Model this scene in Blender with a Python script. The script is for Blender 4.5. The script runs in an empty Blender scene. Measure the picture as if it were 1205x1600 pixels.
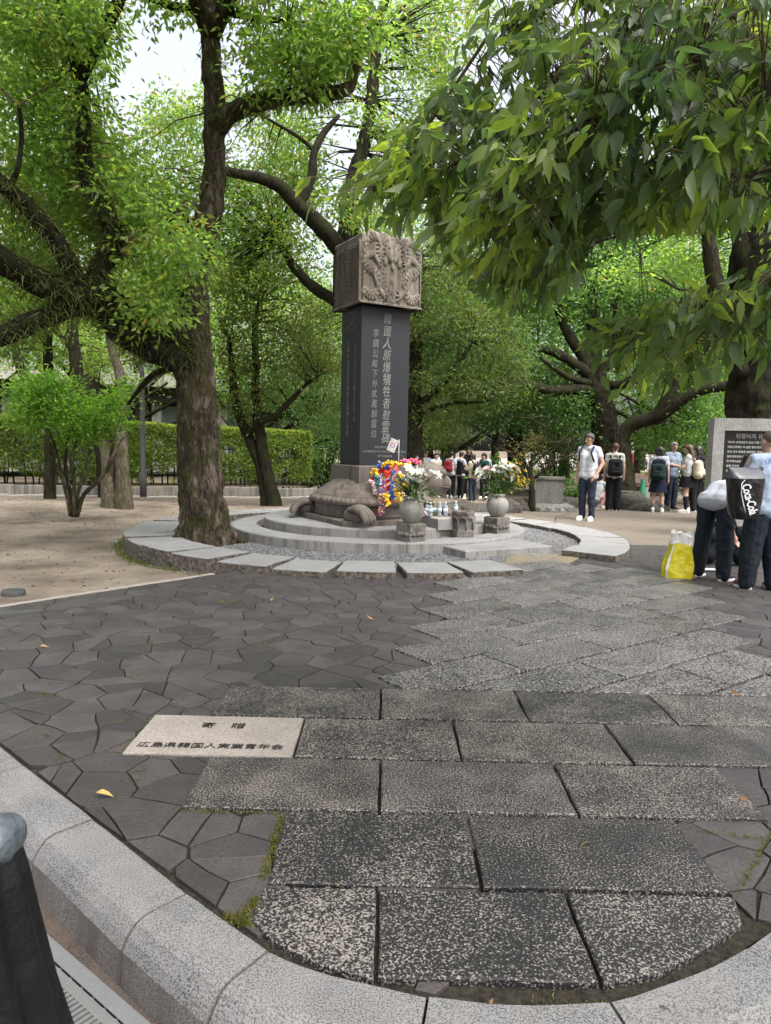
import bpy, math, random
import numpy as np
from mathutils import Vector, Matrix, noise

# ------------------------------------------------------------------ camera, world, sun, exposure
S = bpy.context.scene
COL = S.collection
R = math.radians
FPX, EYE, PITCH, ROLL = 1111.0, 1.42, R(5.3), R(1.2)
_f = np.array([0, math.cos(PITCH), -math.sin(PITCH)])
_u0 = np.array([0, math.sin(PITCH), math.cos(PITCH)])
_r0 = np.array([1.0, 0, 0])
_rt = math.cos(ROLL) * _r0 + math.sin(ROLL) * _u0
_up = -math.sin(ROLL) * _r0 + math.cos(ROLL) * _u0
cam = bpy.data.cameras.new('camera')
cam.sensor_fit = 'VERTICAL'; cam.sensor_height = 36.0; cam.lens = FPX / 1600 * 36.0
cam.clip_start = 0.05; cam.clip_end = 1500
camo = bpy.data.objects.new('camera', cam); COL.objects.link(camo)
camo.matrix_world = Matrix(((_rt[0], _up[0], -_f[0], 0), (_rt[1], _up[1], -_f[1], 0), (_rt[2], _up[2], -_f[2], EYE), (0, 0, 0, 1)))
S.camera = camo
S.view_settings.view_transform = 'Standard'
S.view_settings.look = 'None'
S.view_settings.gamma = 1.0
S.view_settings.use_curve_mapping = False
S.view_settings.exposure = 1.65
S.render.engine = 'CYCLES'
S.cycles.max_bounces = 7; S.cycles.diffuse_bounces = 4; S.cycles.glossy_bounces = 2
S.cycles.transmission_bounces = 4; S.cycles.transparent_max_bounces = 4
S.cycles.use_denoising = True
S.cycles.caustics_reflective = False; S.cycles.caustics_refractive = False
SUN_EL, SUN_AZ = R(58), R(140)
world = bpy.data.worlds.new('World'); S.world = world; world.use_nodes = True
wn = world.node_tree.nodes; wl = world.node_tree.links
sky = wn.new('ShaderNodeTexSky'); sky.sky_type = 'NISHITA'; sky.sun_disc = False
sky.sun_elevation = SUN_EL; sky.sun_rotation = SUN_AZ
sky.air_density = 1.0; sky.dust_density = 8.0; sky.ozone_density = 1.0
hs = wn.new('ShaderNodeHueSaturation'); hs.inputs['Saturation'].default_value = 0.34
wl.new(sky.outputs[0], hs.inputs['Color']); wl.new(hs.outputs[0], wn['Background'].inputs['Color'])
wn['Background'].inputs['Strength'].default_value = 0.15
sun = bpy.data.lights.new('sun', 'SUN'); sun.energy = 0.9; sun.angle = R(35); sun.color = (1, 0.965, 0.92)
suno = bpy.data.objects.new('sun', sun); COL.objects.link(suno)
_sd = Vector((math.sin(SUN_AZ) * math.cos(SUN_EL), math.cos(SUN_AZ) * math.cos(SUN_EL), math.sin(SUN_EL)))
suno.rotation_euler = (-_sd).to_track_quat('-Z', 'Y').to_euler()


def _ray(px, py):
    return _f * FPX + _rt * (px - 602.5) + _up * (800 - py)


def G(px, py, z=0.0):
    """the point of the plane at height z that the photograph shows at px, py"""
    d = _ray(px, py); t = (z - EYE) / d[2]
    return np.array([d[0] * t, d[1] * t, z])


def W(px, py, Y):
    """the point Y metres in front of the photographer seen at px, py"""
    d = _ray(px, py); t = Y / d[1]
    return np.array([d[0] * t, Y, EYE + d[2] * t])


rng = np.random.default_rng(7)
rnd = random.Random(11)

# ------------------------------------------------------------------ mesh helpers


def tag(o, label=None, cat=None, group=None, kind=None):
    if label: o['label'] = label
    if cat: o['category'] = cat
    if group: o['group'] = group
    if kind: o['kind'] = kind
    return o


def empty(name, loc, label=None, cat=None, rz=0, group=None, kind=None):
    o = bpy.data.objects.new(name, None); COL.objects.link(o)
    o.location = [float(v) for v in loc]; o.rotation_euler = (0, 0, rz); o.empty_display_size = 0.1
    return tag(o, label, cat, group, kind)


def link(name, me, mats=None, parent=None):
    o = bpy.data.objects.new(name, me); COL.objects.link(o)
    if mats is not None and not me.materials:
        for m in (mats if isinstance(mats, (list, tuple)) else [mats]): me.materials.append(m)
    if parent is not None: o.parent = parent
    return o


class MB:
    def __init__(s): s.v = []; s.f = []; s.m = []; s.sm = []

    def add(s, vs, fs, mi=0, smooth=False):
        b = len(s.v); s.v += [tuple(float(c) for c in p) for p in vs]
        s.f += [tuple(i + b for i in q) for q in fs]
        s.m += [mi] * len(fs); s.sm += [smooth] * len(fs)
        return s

    def box(s, c, size, rz=0, mi=0, taper=1.0, rot=None):
        hx, hy, hz = (k / 2 for k in size); vs = []
        for z in (-1, 1):
            t = taper if z > 0 else 1.0
            for x, y in ((-1, -1), (1, -1), (1, 1), (-1, 1)): vs.append(Vector((x * hx * t, y * hy * t, z * hz)))
        M = rot if rot is not None else Matrix.Rotation(rz, 3, 'Z')
        c = Vector([float(k) for k in c])
        return s.add([M @ p + c for p in vs], [(3, 2, 1, 0), (4, 5, 6, 7), (0, 1, 5, 4), (1, 2, 6, 5), (2, 3, 7, 6), (3, 0, 4, 7)], mi)

    def prism(s, poly, z0, z1, bev=0.0, mi=0, mis=None, jit=0.0, tilt=(0, 0)):
        """block over a ccw polygon; top edge chamfered by bev"""
        mis = mi if mis is None else mis
        n = len(poly); P = [Vector((float(p[0]), float(p[1]))) for p in poly]
        c = sum(P, Vector((0, 0))) / n
        top = []
        for i in range(n):
            a, b, d = P[i - 1], P[i], P[(i + 1) % n]
            e1 = (b - a); e2 = (d - b)
            n1 = Vector((-e1.y, e1.x)); n2 = Vector((-e2.y, e2.x))
            if n1.length > 1e-9: n1.normalize()
            if n2.length > 1e-9: n2.normalize()
            q = n1 + n2
            if q.length < 1e-6: q = n1
            q = q.normalized() / max(0.5, math.sqrt(max(0.0, (1 + n1.dot(n2)) / 2)))
            top.append(b + q * bev)
        zt = lambda p: z1 + (p.x - c.x) * tilt[0] + (p.y - c.y) * tilt[1]
        J = lambda: rnd.uniform(-jit, jit)
        vs = [(p.x + J(), p.y + J(), z0) for p in P] + [(p.x, p.y, zt(p) - bev) for p in P] + [(p.x, p.y, zt(p)) for p in top]
        fs = [tuple(range(2 * n, 3 * n))]; s.add(vs, fs, mi)
        b = len(s.v) - len(vs)
        for k in range(n):
            l = (k + 1) % n
            s.f.append((b + k, b + l, b + n + l, b + n + k)); s.m.append(mis); s.sm.append(False)
            s.f.append((b + n + k, b + n + l, b + 2 * n + l, b + 2 * n + k)); s.m.append(mi); s.sm.append(False)
        return s

    def tube(s, pts, rad, seg=10, mi=0, ecc=1.0, caps=True, bump=0.0, bs=3.0, rid=0.0, fis=0.0):
        P = [Vector([float(k) for k in p]) for p in pts]; n = len(P)
        t = [(P[min(i + 1, n - 1)] - P[max(i - 1, 0)]).normalized() for i in range(n)]
        a = t[0].orthogonal().normalized()
        if abs(t[0].z) > 0.7:
            a = Vector((1, 0, 0)); a = (a - t[0] * a.dot(t[0])).normalized()
        vs = []
        for i in range(n):
            a = (a - t[i] * a.dot(t[i])).normalized(); b = t[i].cross(a)
            for k in range(seg):
                an = 2 * math.pi * k / seg
                d = a * math.cos(an) + b * math.sin(an) * ecc
                r = rad[i]
                if bump:
                    q = P[i] + d * r
                    r *= 1 + bump * noise.noise(q * bs) + bump * .5 * noise.noise(q * bs * 2.7) + rid * math.sin(an * 5 + i * .25)
                    if fis: r += fis * (abs(noise.noise((q.x * 11, q.y * 11, q.z * 2.2))) * 1.6 + .7 * abs(noise.noise((q.x * 26, q.y * 26, q.z * 6))) - .35)
                vs.append(P[i] + d * r)
        fs = [(i * seg + k, i * seg + (k + 1) % seg, (i + 1) * seg + (k + 1) % seg, (i + 1) * seg + k) for i in range(n - 1) for k in range(seg)]
        s.add(vs, fs, mi, True)
        if caps:
            b = len(s.v) - len(vs)
            s.f.append(tuple(b + k for k in range(seg))[::-1]); s.m.append(mi); s.sm.append(False)
            s.f.append(tuple(b + (n - 1) * seg + k for k in range(seg))); s.m.append(mi); s.sm.append(False)
        return s

    def ball(s, c, r, seg=12, rings=8, mi=0, rot=None):
        r = (r, r, r) if isinstance(r, (int, float)) else r
        c = Vector([float(k) for k in c]); vs = [Vector((0, 0, -r[2]))]
        for i in range(1, rings):
            ph = -math.pi / 2 + math.pi * i / rings
            for k in range(seg):
                an = 2 * math.pi * k / seg
                vs.append(Vector((r[0] * math.cos(ph) * math.cos(an), r[1] * math.cos(ph) * math.sin(an), r[2] * math.sin(ph))))
        vs.append(Vector((0, 0, r[2])))
        if rot is not None: vs = [rot @ v for v in vs]
        vs = [v + c for v in vs]; L = len(vs) - 1
        fs = [(0, 1 + (k + 1) % seg, 1 + k) for k in range(seg)]
        for i in range(rings - 2):
            for k in range(seg):
                a = 1 + i * seg; fs.append((a + k, a + (k + 1) % seg, a + seg + (k + 1) % seg, a + seg + k))
        a = 1 + (rings - 2) * seg
        fs += [(a + k, a + (k + 1) % seg, L) for k in range(seg)]
        return s.add(vs, fs, mi, True)

    def cap(s, p0, r0, p1, r1, seg=12, sx=1.0):
        """tapered capsule with round ends"""
        p0 = Vector([float(k) for k in p0]); p1 = Vector([float(k) for k in p1]); d = p1 - p0; L = d.length
        if L < 1e-6: return s.ball(p0, r0)
        d /= L; pts = []; rad = []
        for k in range(4):
            an = math.pi / 2 * k / 4; pts.append(p0 - d * r0 * math.cos(an)); rad.append(max(1e-4, r0 * math.sin(an)))
        for k in range(4):
            t = k / 3; pts.append(p0 + d * L * t); rad.append(r0 + (r1 - r0) * t)
        for k in range(3, -1, -1):
            an = math.pi / 2 * k / 4; pts.append(p1 + d * r1 * math.cos(an)); rad.append(max(1e-4, r1 * math.sin(an)))
        return s.tube(pts, rad, seg, ecc=sx)

    def lathe(s, prof, c=(0, 0, 0), seg=20, mi=0, smooth=True, ph=0.0, wob=None):
        vs = []
        for r, z in prof:
            for k in range(seg):
                an = 2 * math.pi * k / seg + ph
                q = r * (1 + (wob(an, z) if wob else 0))
                vs.append((c[0] + q * math.cos(an), c[1] + q * math.sin(an), c[2] + z))
        n = len(prof)
        fs = [(i * seg + k, i * seg + (k + 1) % seg, (i + 1) * seg + (k + 1) % seg, (i + 1) * seg + k) for i in range(n - 1) for k in range(seg)]
        s.add(vs, fs, mi, smooth); b = len(s.v) - len(vs)
        s.f.append(tuple(b + k for k in range(seg))[::-1]); s.m.append(mi); s.sm.append(False)
        s.f.append(tuple(b + (n - 1) * seg + k for k in range(seg))); s.m.append(mi); s.sm.append(False)
        return s

    def mesh(s, name):
        me = bpy.data.meshes.new(name); me.from_pydata(s.v, [], s.f)
        me.polygons.foreach_set('material_index', s.m); me.polygons.foreach_set('use_smooth', s.sm)
        me.update(); return me

    def build(s, name, mats, parent=None, flat=None):
        me = s.mesh(name)
        if flat is not None: me.polygons.foreach_set('use_smooth', [not flat] * len(s.f))
        return link(name, me, mats, parent)


def blend(o, vox, it=4, fac=0.5):
    """fuse the shells of a mesh into one continuous surface"""
    m = o.modifiers.new('fuse', 'REMESH'); m.mode = 'VOXEL'; m.voxel_size = vox; m.use_smooth_shade = True
    if it:
        k = o.modifiers.new('soft', 'SMOOTH'); k.factor = fac; k.iterations = it
    return o


def grid_mesh(name, nx, ny, fn, mats, parent=None, smooth=True):
    vs = [fn(i / (nx - 1), j / (ny - 1)) for j in range(ny) for i in range(nx)]
    fs = [(j * nx + i, j * nx + i + 1, (j + 1) * nx + i + 1, (j + 1) * nx + i) for j in range(ny - 1) for i in range(nx - 1)]
    return MB().add(vs, fs, 0, smooth).build(name, mats, parent)


def leaf_mesh(name, pos, dirs, L, Wd, fold=0.25, seed=0, six=False, curl=0.0, tint=None, fine=False):
    """one mesh of many separate folded leaves; tint is a number per leaf, random unless given"""
    g = np.random.default_rng(seed); n = len(pos)
    d = dirs / np.maximum(np.linalg.norm(dirs, axis=1, keepdims=True), 1e-6)
    u = g.normal(size=(n, 3)); u[:, 2] += 0.9
    sd = np.cross(d, u); sd /= np.maximum(np.linalg.norm(sd, axis=1, keepdims=True), 1e-6)
    nr = np.cross(sd, d)
    L = np.broadcast_to(np.asarray(L, float), (n,))[:, None]; Wd = np.broadcast_to(np.asarray(Wd, float), (n,))[:, None]
    if fine:
        rows = [(0, 0, 0)] + [(t, s * w, fold * w * 2 * abs(s)) for t, w in ((.10, .25), (.26, .47), (.46, .48), (.66, .34), (.84, .15)) for s in (1, 0, -1)] + [(1, 0, 0)]
        V = np.stack([pos + d * L * a + sd * Wd * b + nr * (Wd * c - curl * L * a * a) for a, b, c in rows], 1)
        F = [[0, 2, 1], [0, 3, 2]]
        for r_ in range(4):
            b_ = 1 + 3 * r_
            F += [[b_, b_ + 1, b_ + 4], [b_, b_ + 4, b_ + 3], [b_ + 1, b_ + 2, b_ + 5], [b_ + 1, b_ + 5, b_ + 4]]
        F = np.array(F + [[13, 14, 16], [14, 15, 16]])
    elif six:
        rows = [(0, 0, 0), (.3, .5, fold), (.3, 0, 0), (.3, -.5, fold), (.65, .36, fold * .7), (.65, 0, 0), (.65, -.36, fold * .7), (1, 0, 0)]
        V = np.stack([pos + d * L * a + sd * Wd * b + nr * (Wd * c - curl * L * a * a) for a, b, c in rows], 1)
        F = np.array([[0, 2, 1], [0, 3, 2], [1, 2, 5], [1, 5, 4], [2, 3, 6], [2, 6, 5], [4, 5, 7], [5, 6, 7]])
    else:
        V = np.stack([pos, pos + d * L * .45 + sd * Wd * .5 + nr * Wd * fold, pos + d * L, pos + d * L * .45 - sd * Wd * .5 + nr * Wd * fold], 1)
        F = np.array([[0, 2, 1], [0, 3, 2]])
    k, nf = V.shape[1], len(F)
    idx = (F[None] + (np.arange(n) * k)[:, None, None]).reshape(-1)
    me = bpy.data.meshes.new(name)
    me.vertices.add(n * k); me.vertices.foreach_set('co', V.reshape(-1).astype(np.float32))
    me.loops.add(len(idx)); me.loops.foreach_set('vertex_index', idx.astype(np.int32))
    np_ = n * nf
    me.polygons.add(np_); me.polygons.foreach_set('loop_start', (np.arange(np_) * 3).astype(np.int32))
    try: me.polygons.foreach_set('loop_total', np.full(np_, 3, np.int32))
    except Exception: pass
    t = (g.random(n) if tint is None else tint)
    at = me.attributes.new('tint', 'FLOAT', 'FACE'); at.data.foreach_set('value', np.repeat(t, nf).astype(np.float32))
    if fine: me.polygons.foreach_set('use_smooth', np.ones(np_, bool))
    me.update(); me.validate()
    return me


# ------------------------------------------------------------------ materials


def new_mat(name):
    m = bpy.data.materials.new(name); m.use_nodes = True
    return m, m.node_tree.nodes, m.node_tree.links, m.node_tree.nodes['Principled BSDF']


def n_pos(ns): return ns.new('ShaderNodeNewGeometry').outputs['Position']


def n_obj(ns): return ns.new('ShaderNodeTexCoord').outputs['Object']


def n_noise(ns, ls, vec, scale, detail=4, rough=0.55, stretch=None):
    if stretch:
        mp = ns.new('ShaderNodeMapping'); mp.inputs['Scale'].default_value = stretch
        ls.new(vec, mp.inputs['Vector']); vec = mp.outputs[0]
    t = ns.new('ShaderNodeTexNoise'); t.inputs['Scale'].default_value = scale
    t.inputs['Detail'].default_value = detail; t.inputs['Roughness'].default_value = rough
    ls.new(vec, t.inputs['Vector']); return t.outputs['Fac']


def n_ramp(ns, ls, fac, stops):
    r = ns.new('ShaderNodeValToRGB'); e = r.color_ramp.elements
    while len(e) < len(stops): e.new(0.5)
    for el, (p, c) in zip(e, stops):
        el.position = p; el.color = (*c, 1) if len(c) == 3 else c
    ls.new(fac, r.inputs[0]); return r.outputs[0]


def n_mix(ns, ls, fac, a, b, mode='MIX'):
    m = ns.new('ShaderNodeMix'); m.data_type = 'RGBA'; m.blend_type = mode
    if isinstance(fac, (int, float)): m.inputs[0].default_value = fac
    else: ls.new(fac, m.inputs[0])
    for s, v in ((m.inputs[6], a), (m.inputs[7], b)):
        if isinstance(v, tuple): s.default_value = (*v, 1)
        else: ls.new(v, s)
    return m.outputs[2]


def n_bump(ns, ls, h, bsdf, strength=0.4, dist=0.01):
    b = ns.new('ShaderNodeBump'); b.inputs['Strength'].default_value = strength; b.inputs['Distance'].default_value = dist
    ls.new(h, b.inputs['Height']); ls.new(b.outputs[0], bsdf.inputs['Normal']); return b


def n_math(ns, ls, op, a, b):
    m = ns.new('ShaderNodeMath'); m.operation = op; m.use_clamp = True
    for s, v in ((m.inputs[0], a), (m.inputs[1], b)):
        if isinstance(v, (int, float)): s.default_value = v
        else: ls.new(v, s)
    return m.outputs[0]


def stone_mat(name, dark, light, sp=150, cover=0.5, soft=0.08, rough=0.75, bump=0.3, bd=0.004, stain=None, stain_sc=1.5, stain_amt=0.5,
              streak=None, moss=None, rand=0.0, wet=0.0, tone=None, patch=.16):
    """speckled stone: grain, stains, streaks of wear, moss; rand varies the grain block by block"""
    m, ns, ls, b = new_mat(name); P = n_pos(ns)
    g = n_noise(ns, ls, P, sp, 3, 0.6)
    if rand:
        oi = ns.new('ShaderNodeObjectInfo').outputs['Random']
        r_ = ns.new('ShaderNodeMapRange'); r_.inputs[3].default_value = -rand; r_.inputs[4].default_value = rand; ls.new(oi, r_.inputs[0])
        a_ = ns.new('ShaderNodeMath'); a_.operation = 'ADD'; ls.new(g, a_.inputs[0]); ls.new(r_.outputs[0], a_.inputs[1]); gg = a_.outputs[0]
    else: gg = g
    big = n_noise(ns, ls, P, 3.5, 4, 0.6)
    a2 = ns.new('ShaderNodeMath'); a2.operation = 'MULTIPLY_ADD'; ls.new(big, a2.inputs[0]); a2.inputs[1].default_value = patch; ls.new(gg, a2.inputs[2])
    c = n_ramp(ns, ls, a2.outputs[0], [(cover + .08 + (patch - .16) * .5 - soft, dark), (cover + .08 + (patch - .16) * .5 + soft, light)])
    if stain:
        f = n_ramp(ns, ls, n_noise(ns, ls, P, stain_sc, 5, 0.65), [(0.42, (0, 0, 0)), (0.62, (stain_amt,) * 3)])
        c = n_mix(ns, ls, f, c, stain)
    if streak:
        f = n_ramp(ns, ls, n_noise(ns, ls, P, 7, 4, 0.6, (1, 1, 0.1)), [(0.45, (0, 0, 0)), (0.62, (0.75,) * 3)])
        c = n_mix(ns, ls, f, c, streak)
    if moss:
        f = n_ramp(ns, ls, n_noise(ns, ls, P, 2.3, 6, 0.7), [(0.615, (0, 0, 0)), (0.66, (0.9,) * 3)])
        c = n_mix(ns, ls, f, c, moss)
    if tone:
        oi = ns.new('ShaderNodeObjectInfo').outputs['Random']
        c = n_mix(ns, ls, 1.0, c, n_ramp(ns, ls, oi, [(0.0, tone[0]), (0.35, tone[1]), (0.7, tone[2]), (1.0, tone[3])]), 'MULTIPLY')
    ls.new(c, b.inputs['Base Color']); b.inputs['Roughness'].default_value = rough
    b.inputs['Specular IOR Level'].default_value = .2 if rough > .7 else .4
    if wet:
        rr = n_ramp(ns, ls, n_noise(ns, ls, P, 2.0, 4, 0.6), [(0.38, (rough - wet,) * 3), (0.62, (rough,) * 3)])
        ls.new(rr, b.inputs['Roughness'])
    if bump: n_bump(ns, ls, g, b, bump, bd)
    return m


def plain(name, col, rough=0.6, var=0.15, sc=30, bump=0.0, bd=0.005, metal=0.0, bsc=None, spec=None):
    m, ns, ls, b = new_mat(name); P = n_obj(ns)
    f = n_noise(ns, ls, P, sc, 4, 0.6)
    c = n_mix(ns, ls, f, tuple(max(0, k * (1 - var)) for k in col), tuple(min(1, k * (1 + var)) for k in col))
    ls.new(c, b.inputs['Base Color']); b.inputs['Roughness'].default_value = rough; b.inputs['Metallic'].default_value = metal
    if rough >= .78: b.inputs['Specular IOR Level'].default_value = .15
    if spec is not None: b.inputs['Specular IOR Level'].default_value = spec
    if bump: n_bump(ns, ls, n_noise(ns, ls, P, bsc or sc, 3, 0.6), b, bump, bd)
    return m


def bark_mat(name, c1, c2, moss, mossamt=0.5, sc=1.0, pale=None):
    m, ns, ls, b = new_mat(name); P = n_pos(ns)
    g = n_noise(ns, ls, P, 26 * sc, 6, 0.7, (1, 1, 0.22))
    c = n_ramp(ns, ls, g, [(0.36, tuple(k * .45 for k in c1)), (0.5, c1), (0.66, c2)])
    if pale:
        f = n_ramp(ns, ls, n_noise(ns, ls, P, 9, 5, 0.7, (1, 1, 0.3)), [(0.52, (0, 0, 0)), (0.66, (0.8,) * 3)])
        c = n_mix(ns, ls, f, c, pale)
    f = n_ramp(ns, ls, n_noise(ns, ls, P, 4.5, 6, 0.75), [(0.5 - .1 * mossamt, (0, 0, 0)), (0.66 - .1 * mossamt, (mossamt,) * 3)])
    c = n_mix(ns, ls, f, c, moss)
    ls.new(c, b.inputs['Base Color']); b.inputs['Roughness'].default_value = 0.9; b.inputs['Specular IOR Level'].default_value = .12
    n_bump(ns, ls, g, b, 1.0, 0.06)
    return m


def leaf_mat(name, dark, mid, light, trans=0.45, gloss=0.35, young=None):
    m, ns, ls, b = new_mat(name)
    at = ns.new('ShaderNodeAttribute'); at.attribute_name = 'tint'
    st = [(0.0, dark), (0.45, mid), (0.85, light)] + ([(0.97, young)] if young else [])
    c = n_ramp(ns, ls, at.outputs['Fac'], st)
    ls.new(c, b.inputs['Base Color']); b.inputs['Roughness'].default_value = 0.45
    b.inputs['Specular IOR Level'].default_value = gloss
    tr = ns.new('ShaderNodeBsdfTranslucent')
    tc = n_mix(ns, ls, 1.0, c, (2.6, 2.7, 1.7), 'MULTIPLY'); ls.new(tc, tr.inputs['Color'])
    mx = ns.new('ShaderNodeMixShader'); mx.inputs[0].default_value = trans
    ls.new(b.outputs[0], mx.inputs[1]); ls.new(tr.outputs[0], mx.inputs[2])
    ls.new(mx.outputs[0], ns['Material Output'].inputs['Surface'])
    return m


SLAB = stone_mat('hammered_granite', (0.019, 0.0185, 0.020), (0.30, 0.270, 0.238), 132, 0.562, 0.055, 0.5, 0.9, 0.007, rand=0.022, wet=0.22, tone=((.9, .9, .92), (1, 1, 1), (1.07, 1.05, 1.03), (.96, .97, 1.0)), patch=.26,
                 moss=None)
SLABM = stone_mat('hammered_granite_mossy', (0.022, 0.0215, 0.0225), (0.275, 0.258, 0.245), 66, 0.53, 0.06, 0.56, 0.7, 0.006, rand=0.022, wet=0.2,
                  moss=(0.022, 0.020, 0.008))
SLABW = stone_mat('pale_granite', (0.19, 0.165, 0.148), (0.42, 0.375, 0.335), 170, 0.46, 0.14, 0.75, 0.4, 0.003, stain=(0.22, 0.19, 0.15), stain_amt=0.25, stain_sc=5)
KERB = stone_mat('kerb_granite', (0.050, 0.050, 0.053), (0.245, 0.242, 0.243), 205, 0.47, 0.075, 0.7, 0.35, 0.003, stain=(0.30, 0.28, 0.26), stain_amt=0.3, stain_sc=3)
KERBS = stone_mat('kerb_granite_face', (0.09, 0.08, 0.075), (0.27, 0.25, 0.235), 160, 0.47, 0.14, 0.8, 0.45, 0.004, streak=(0.13, 0.11, 0.10))
SLATE = stone_mat('dark_slate_paving', (0.045, 0.041, 0.040), (0.092, 0.083, 0.081), 75, 0.5, 0.16, 0.62, 0.45, 0.006, rand=0.14, stain=(0.040, 0.037, 0.040), stain_sc=4, stain_amt=0.6, wet=0.16, tone=((.88, .88, .90), (1.0, .97, .96), (1.08, 1.03, 1.02), (.95, .95, .98)))
MORTAR = stone_mat('mossy_joint', (0.018, 0.016, 0.013), (0.050, 0.043, 0.031), 60, 0.5, 0.15, 0.95, 0.6, 0.01, moss=(0.06, 0.065, 0.02))
CURBT = stone_mat('ring_stone_top', (0.15, 0.152, 0.155), (0.32, 0.32, 0.318), 170, 0.47, 0.13, 0.75, 0.4, 0.004, stain=(0.20, 0.19, 0.17), stain_amt=0.4, stain_sc=2.5)
CURBS = stone_mat('split_stone', (0.055, 0.046, 0.038), (0.20, 0.175, 0.15), 22, 0.5, 0.16, 0.9, 1.0, 0.03, moss=(0.06, 0.06, 0.022))
TERR = stone_mat('terrace_granite', (0.14, 0.142, 0.145), (0.31, 0.31, 0.308), 190, 0.47, 0.14, 0.75, 0.3, 0.003, stain=(0.17, 0.16, 0.145), stain_amt=0.45, stain_sc=2.2)
TERRS = stone_mat('terrace_granite_face', (0.15, 0.145, 0.14), (0.36, 0.35, 0.335), 150, 0.47, 0.14, 0.8, 0.35, 0.004, streak=(0.15, 0.135, 0.12))
CARV = stone_mat('carved_brown_stone', (0.080, 0.068, 0.060), (0.205, 0.180, 0.160), 110, 0.47, 0.16, 0.8, 0.4, 0.004, streak=(0.085, 0.068, 0.060), stain=(0.15, 0.13, 0.11), stain_sc=1.7)
CAPS = stone_mat('carved_capital_stone', (0.118, 0.106, 0.084), (0.24, 0.220, 0.178), 130, 0.46, 0.16, 0.85, 0.4, 0.004, streak=(0.060, 0.046, 0.041))
CAPL = stone_mat('carved_capital_stained', (0.082, 0.067, 0.060), (0.165, 0.140, 0.126), 120, 0.46, 0.16, 0.85, 0.4, 0.004, streak=(0.085, 0.062, 0.056))
INK = stone_mat('dark_polished_slab', (0.0095, 0.011, 0.0145), (0.017, 0.0195, 0.024), 220, 0.5, 0.2, 0.55, 0.05, 0.001, streak=(0.014, 0.016, 0.020))
GROUND = None
DARKBARK = bark_mat('dark_bark', (0.019, 0.015, 0.012), (0.045, 0.036, 0.029), (0.036, 0.046, 0.012), 0.6)
CAMBARK = bark_mat('rough_brown_bark', (0.050, 0.036, 0.028), (0.145, 0.110, 0.088), (0.056, 0.068, 0.014), 0.6, 1.5, pale=(0.27, 0.22, 0.19))
GREYBARK = bark_mat('pale_grey_bark', (0.12, 0.098, 0.078), (0.23, 0.195, 0.16), (0.075, 0.085, 0.024), 0.75, 1.0, pale=(0.30, 0.26, 0.215))
TWIG = plain('twig_bark', (0.10, 0.075, 0.055), 0.85, 0.3, 40)
LCAM = leaf_mat('camphor_leaf', (0.078, 0.138, 0.030), (0.135, 0.215, 0.046), (0.215, 0.300, 0.070), 0.6, 0.55, (0.23, 0.20, 0.05))
LYEL = leaf_mat('yellow_green_leaf', (0.075, 0.130, 0.030), (0.130, 0.200, 0.046), (0.195, 0.265, 0.065), 0.58, 0.5, (0.23, 0.15, 0.05))
LPINE = leaf_mat('olive_leaf', (0.040, 0.068, 0.018), (0.074, 0.112, 0.025), (0.130, 0.168, 0.034), 0.46, 0.35, (0.19, 0.14, 0.045))
LOVER = leaf_mat('shade_crown_leaf', (0.05, 0.075, 0.03), (0.08, 0.11, 0.04), (0.11, 0.15, 0.05), 0.15, 0.4)  # leaves of the added overhead crowns that cut sky light on the ground
LDARK = leaf_mat('deep_green_leaf', (0.022, 0.058, 0.014), (0.040, 0.092, 0.018), (0.075, 0.140, 0.026), 0.4, 0.4)
LFRESH = leaf_mat('fresh_green_leaf', (0.030, 0.072, 0.018), (0.058, 0.120, 0.025), (0.118, 0.200, 0.038), 0.5, 0.45)
LYEW = leaf_mat('yew_pine_leaf', (0.026, 0.050, 0.014), (0.052, 0.090, 0.021), (0.105, 0.148, 0.030), 0.44, 0.4, (.15, .12, .04))
LSHRUB = leaf_mat('bright_shrub_leaf', (0.055, 0.125, 0.018), (0.105, 0.205, 0.028), (0.190, 0.300, 0.042), 0.52, 0.45)
LHEDGE = leaf_mat('hedge_leaf', (0.048, 0.086, 0.022), (0.100, 0.155, 0.032), (0.195, 0.245, 0.044), 0.46, 0.5)
LHTOP = leaf_mat('hedge_top_leaf', (0.110, 0.150, 0.018), (0.180, 0.215, 0.022), (0.250, 0.270, 0.028), 0.45, 0.4)
LHANG = leaf_mat('hanging_leaf', (0.034, 0.066, 0.032), (0.085, 0.140, 0.040), (0.200, 0.270, 0.040), 0.5, 0.7, (0.30, 0.36, 0.05))
FERN = leaf_mat('epiphyte_leaf', (0.035, 0.055, 0.014), (0.070, 0.095, 0.022), (0.125, 0.150, 0.040), 0.3, 0.3)

# ------------------------------------------------------------------ the ground, street, paving
RC = np.array([-0.10, 11.3])      # centre of the stone ring


def hground(x, y):
    z = -0.045
    d = math.hypot(x - RC[0], y - RC[1])
    if x < -1: z -= 0.07 * max(0.0, min(1.0, (-1 - x) / 2.0)) * max(0, min(1, (y - 6) / 3.0))
    if y > 17: z -= 0.27 * min(1.0, (y - 17) / 4.5)
    if x < -3.5: z += 0.10 * max(0, min(1, (y - 12) / 4)) * min(1, (-3.5 - x) / 3)
    if x < -2 and y < 20: z += 0.018 * noise.noise((x * .9, y * .9, 3)) + 0.01 * noise.noise((x * 3, y * 3, 1))
    if d < 4.6: z = min(z, -0.06)
    return z


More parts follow.
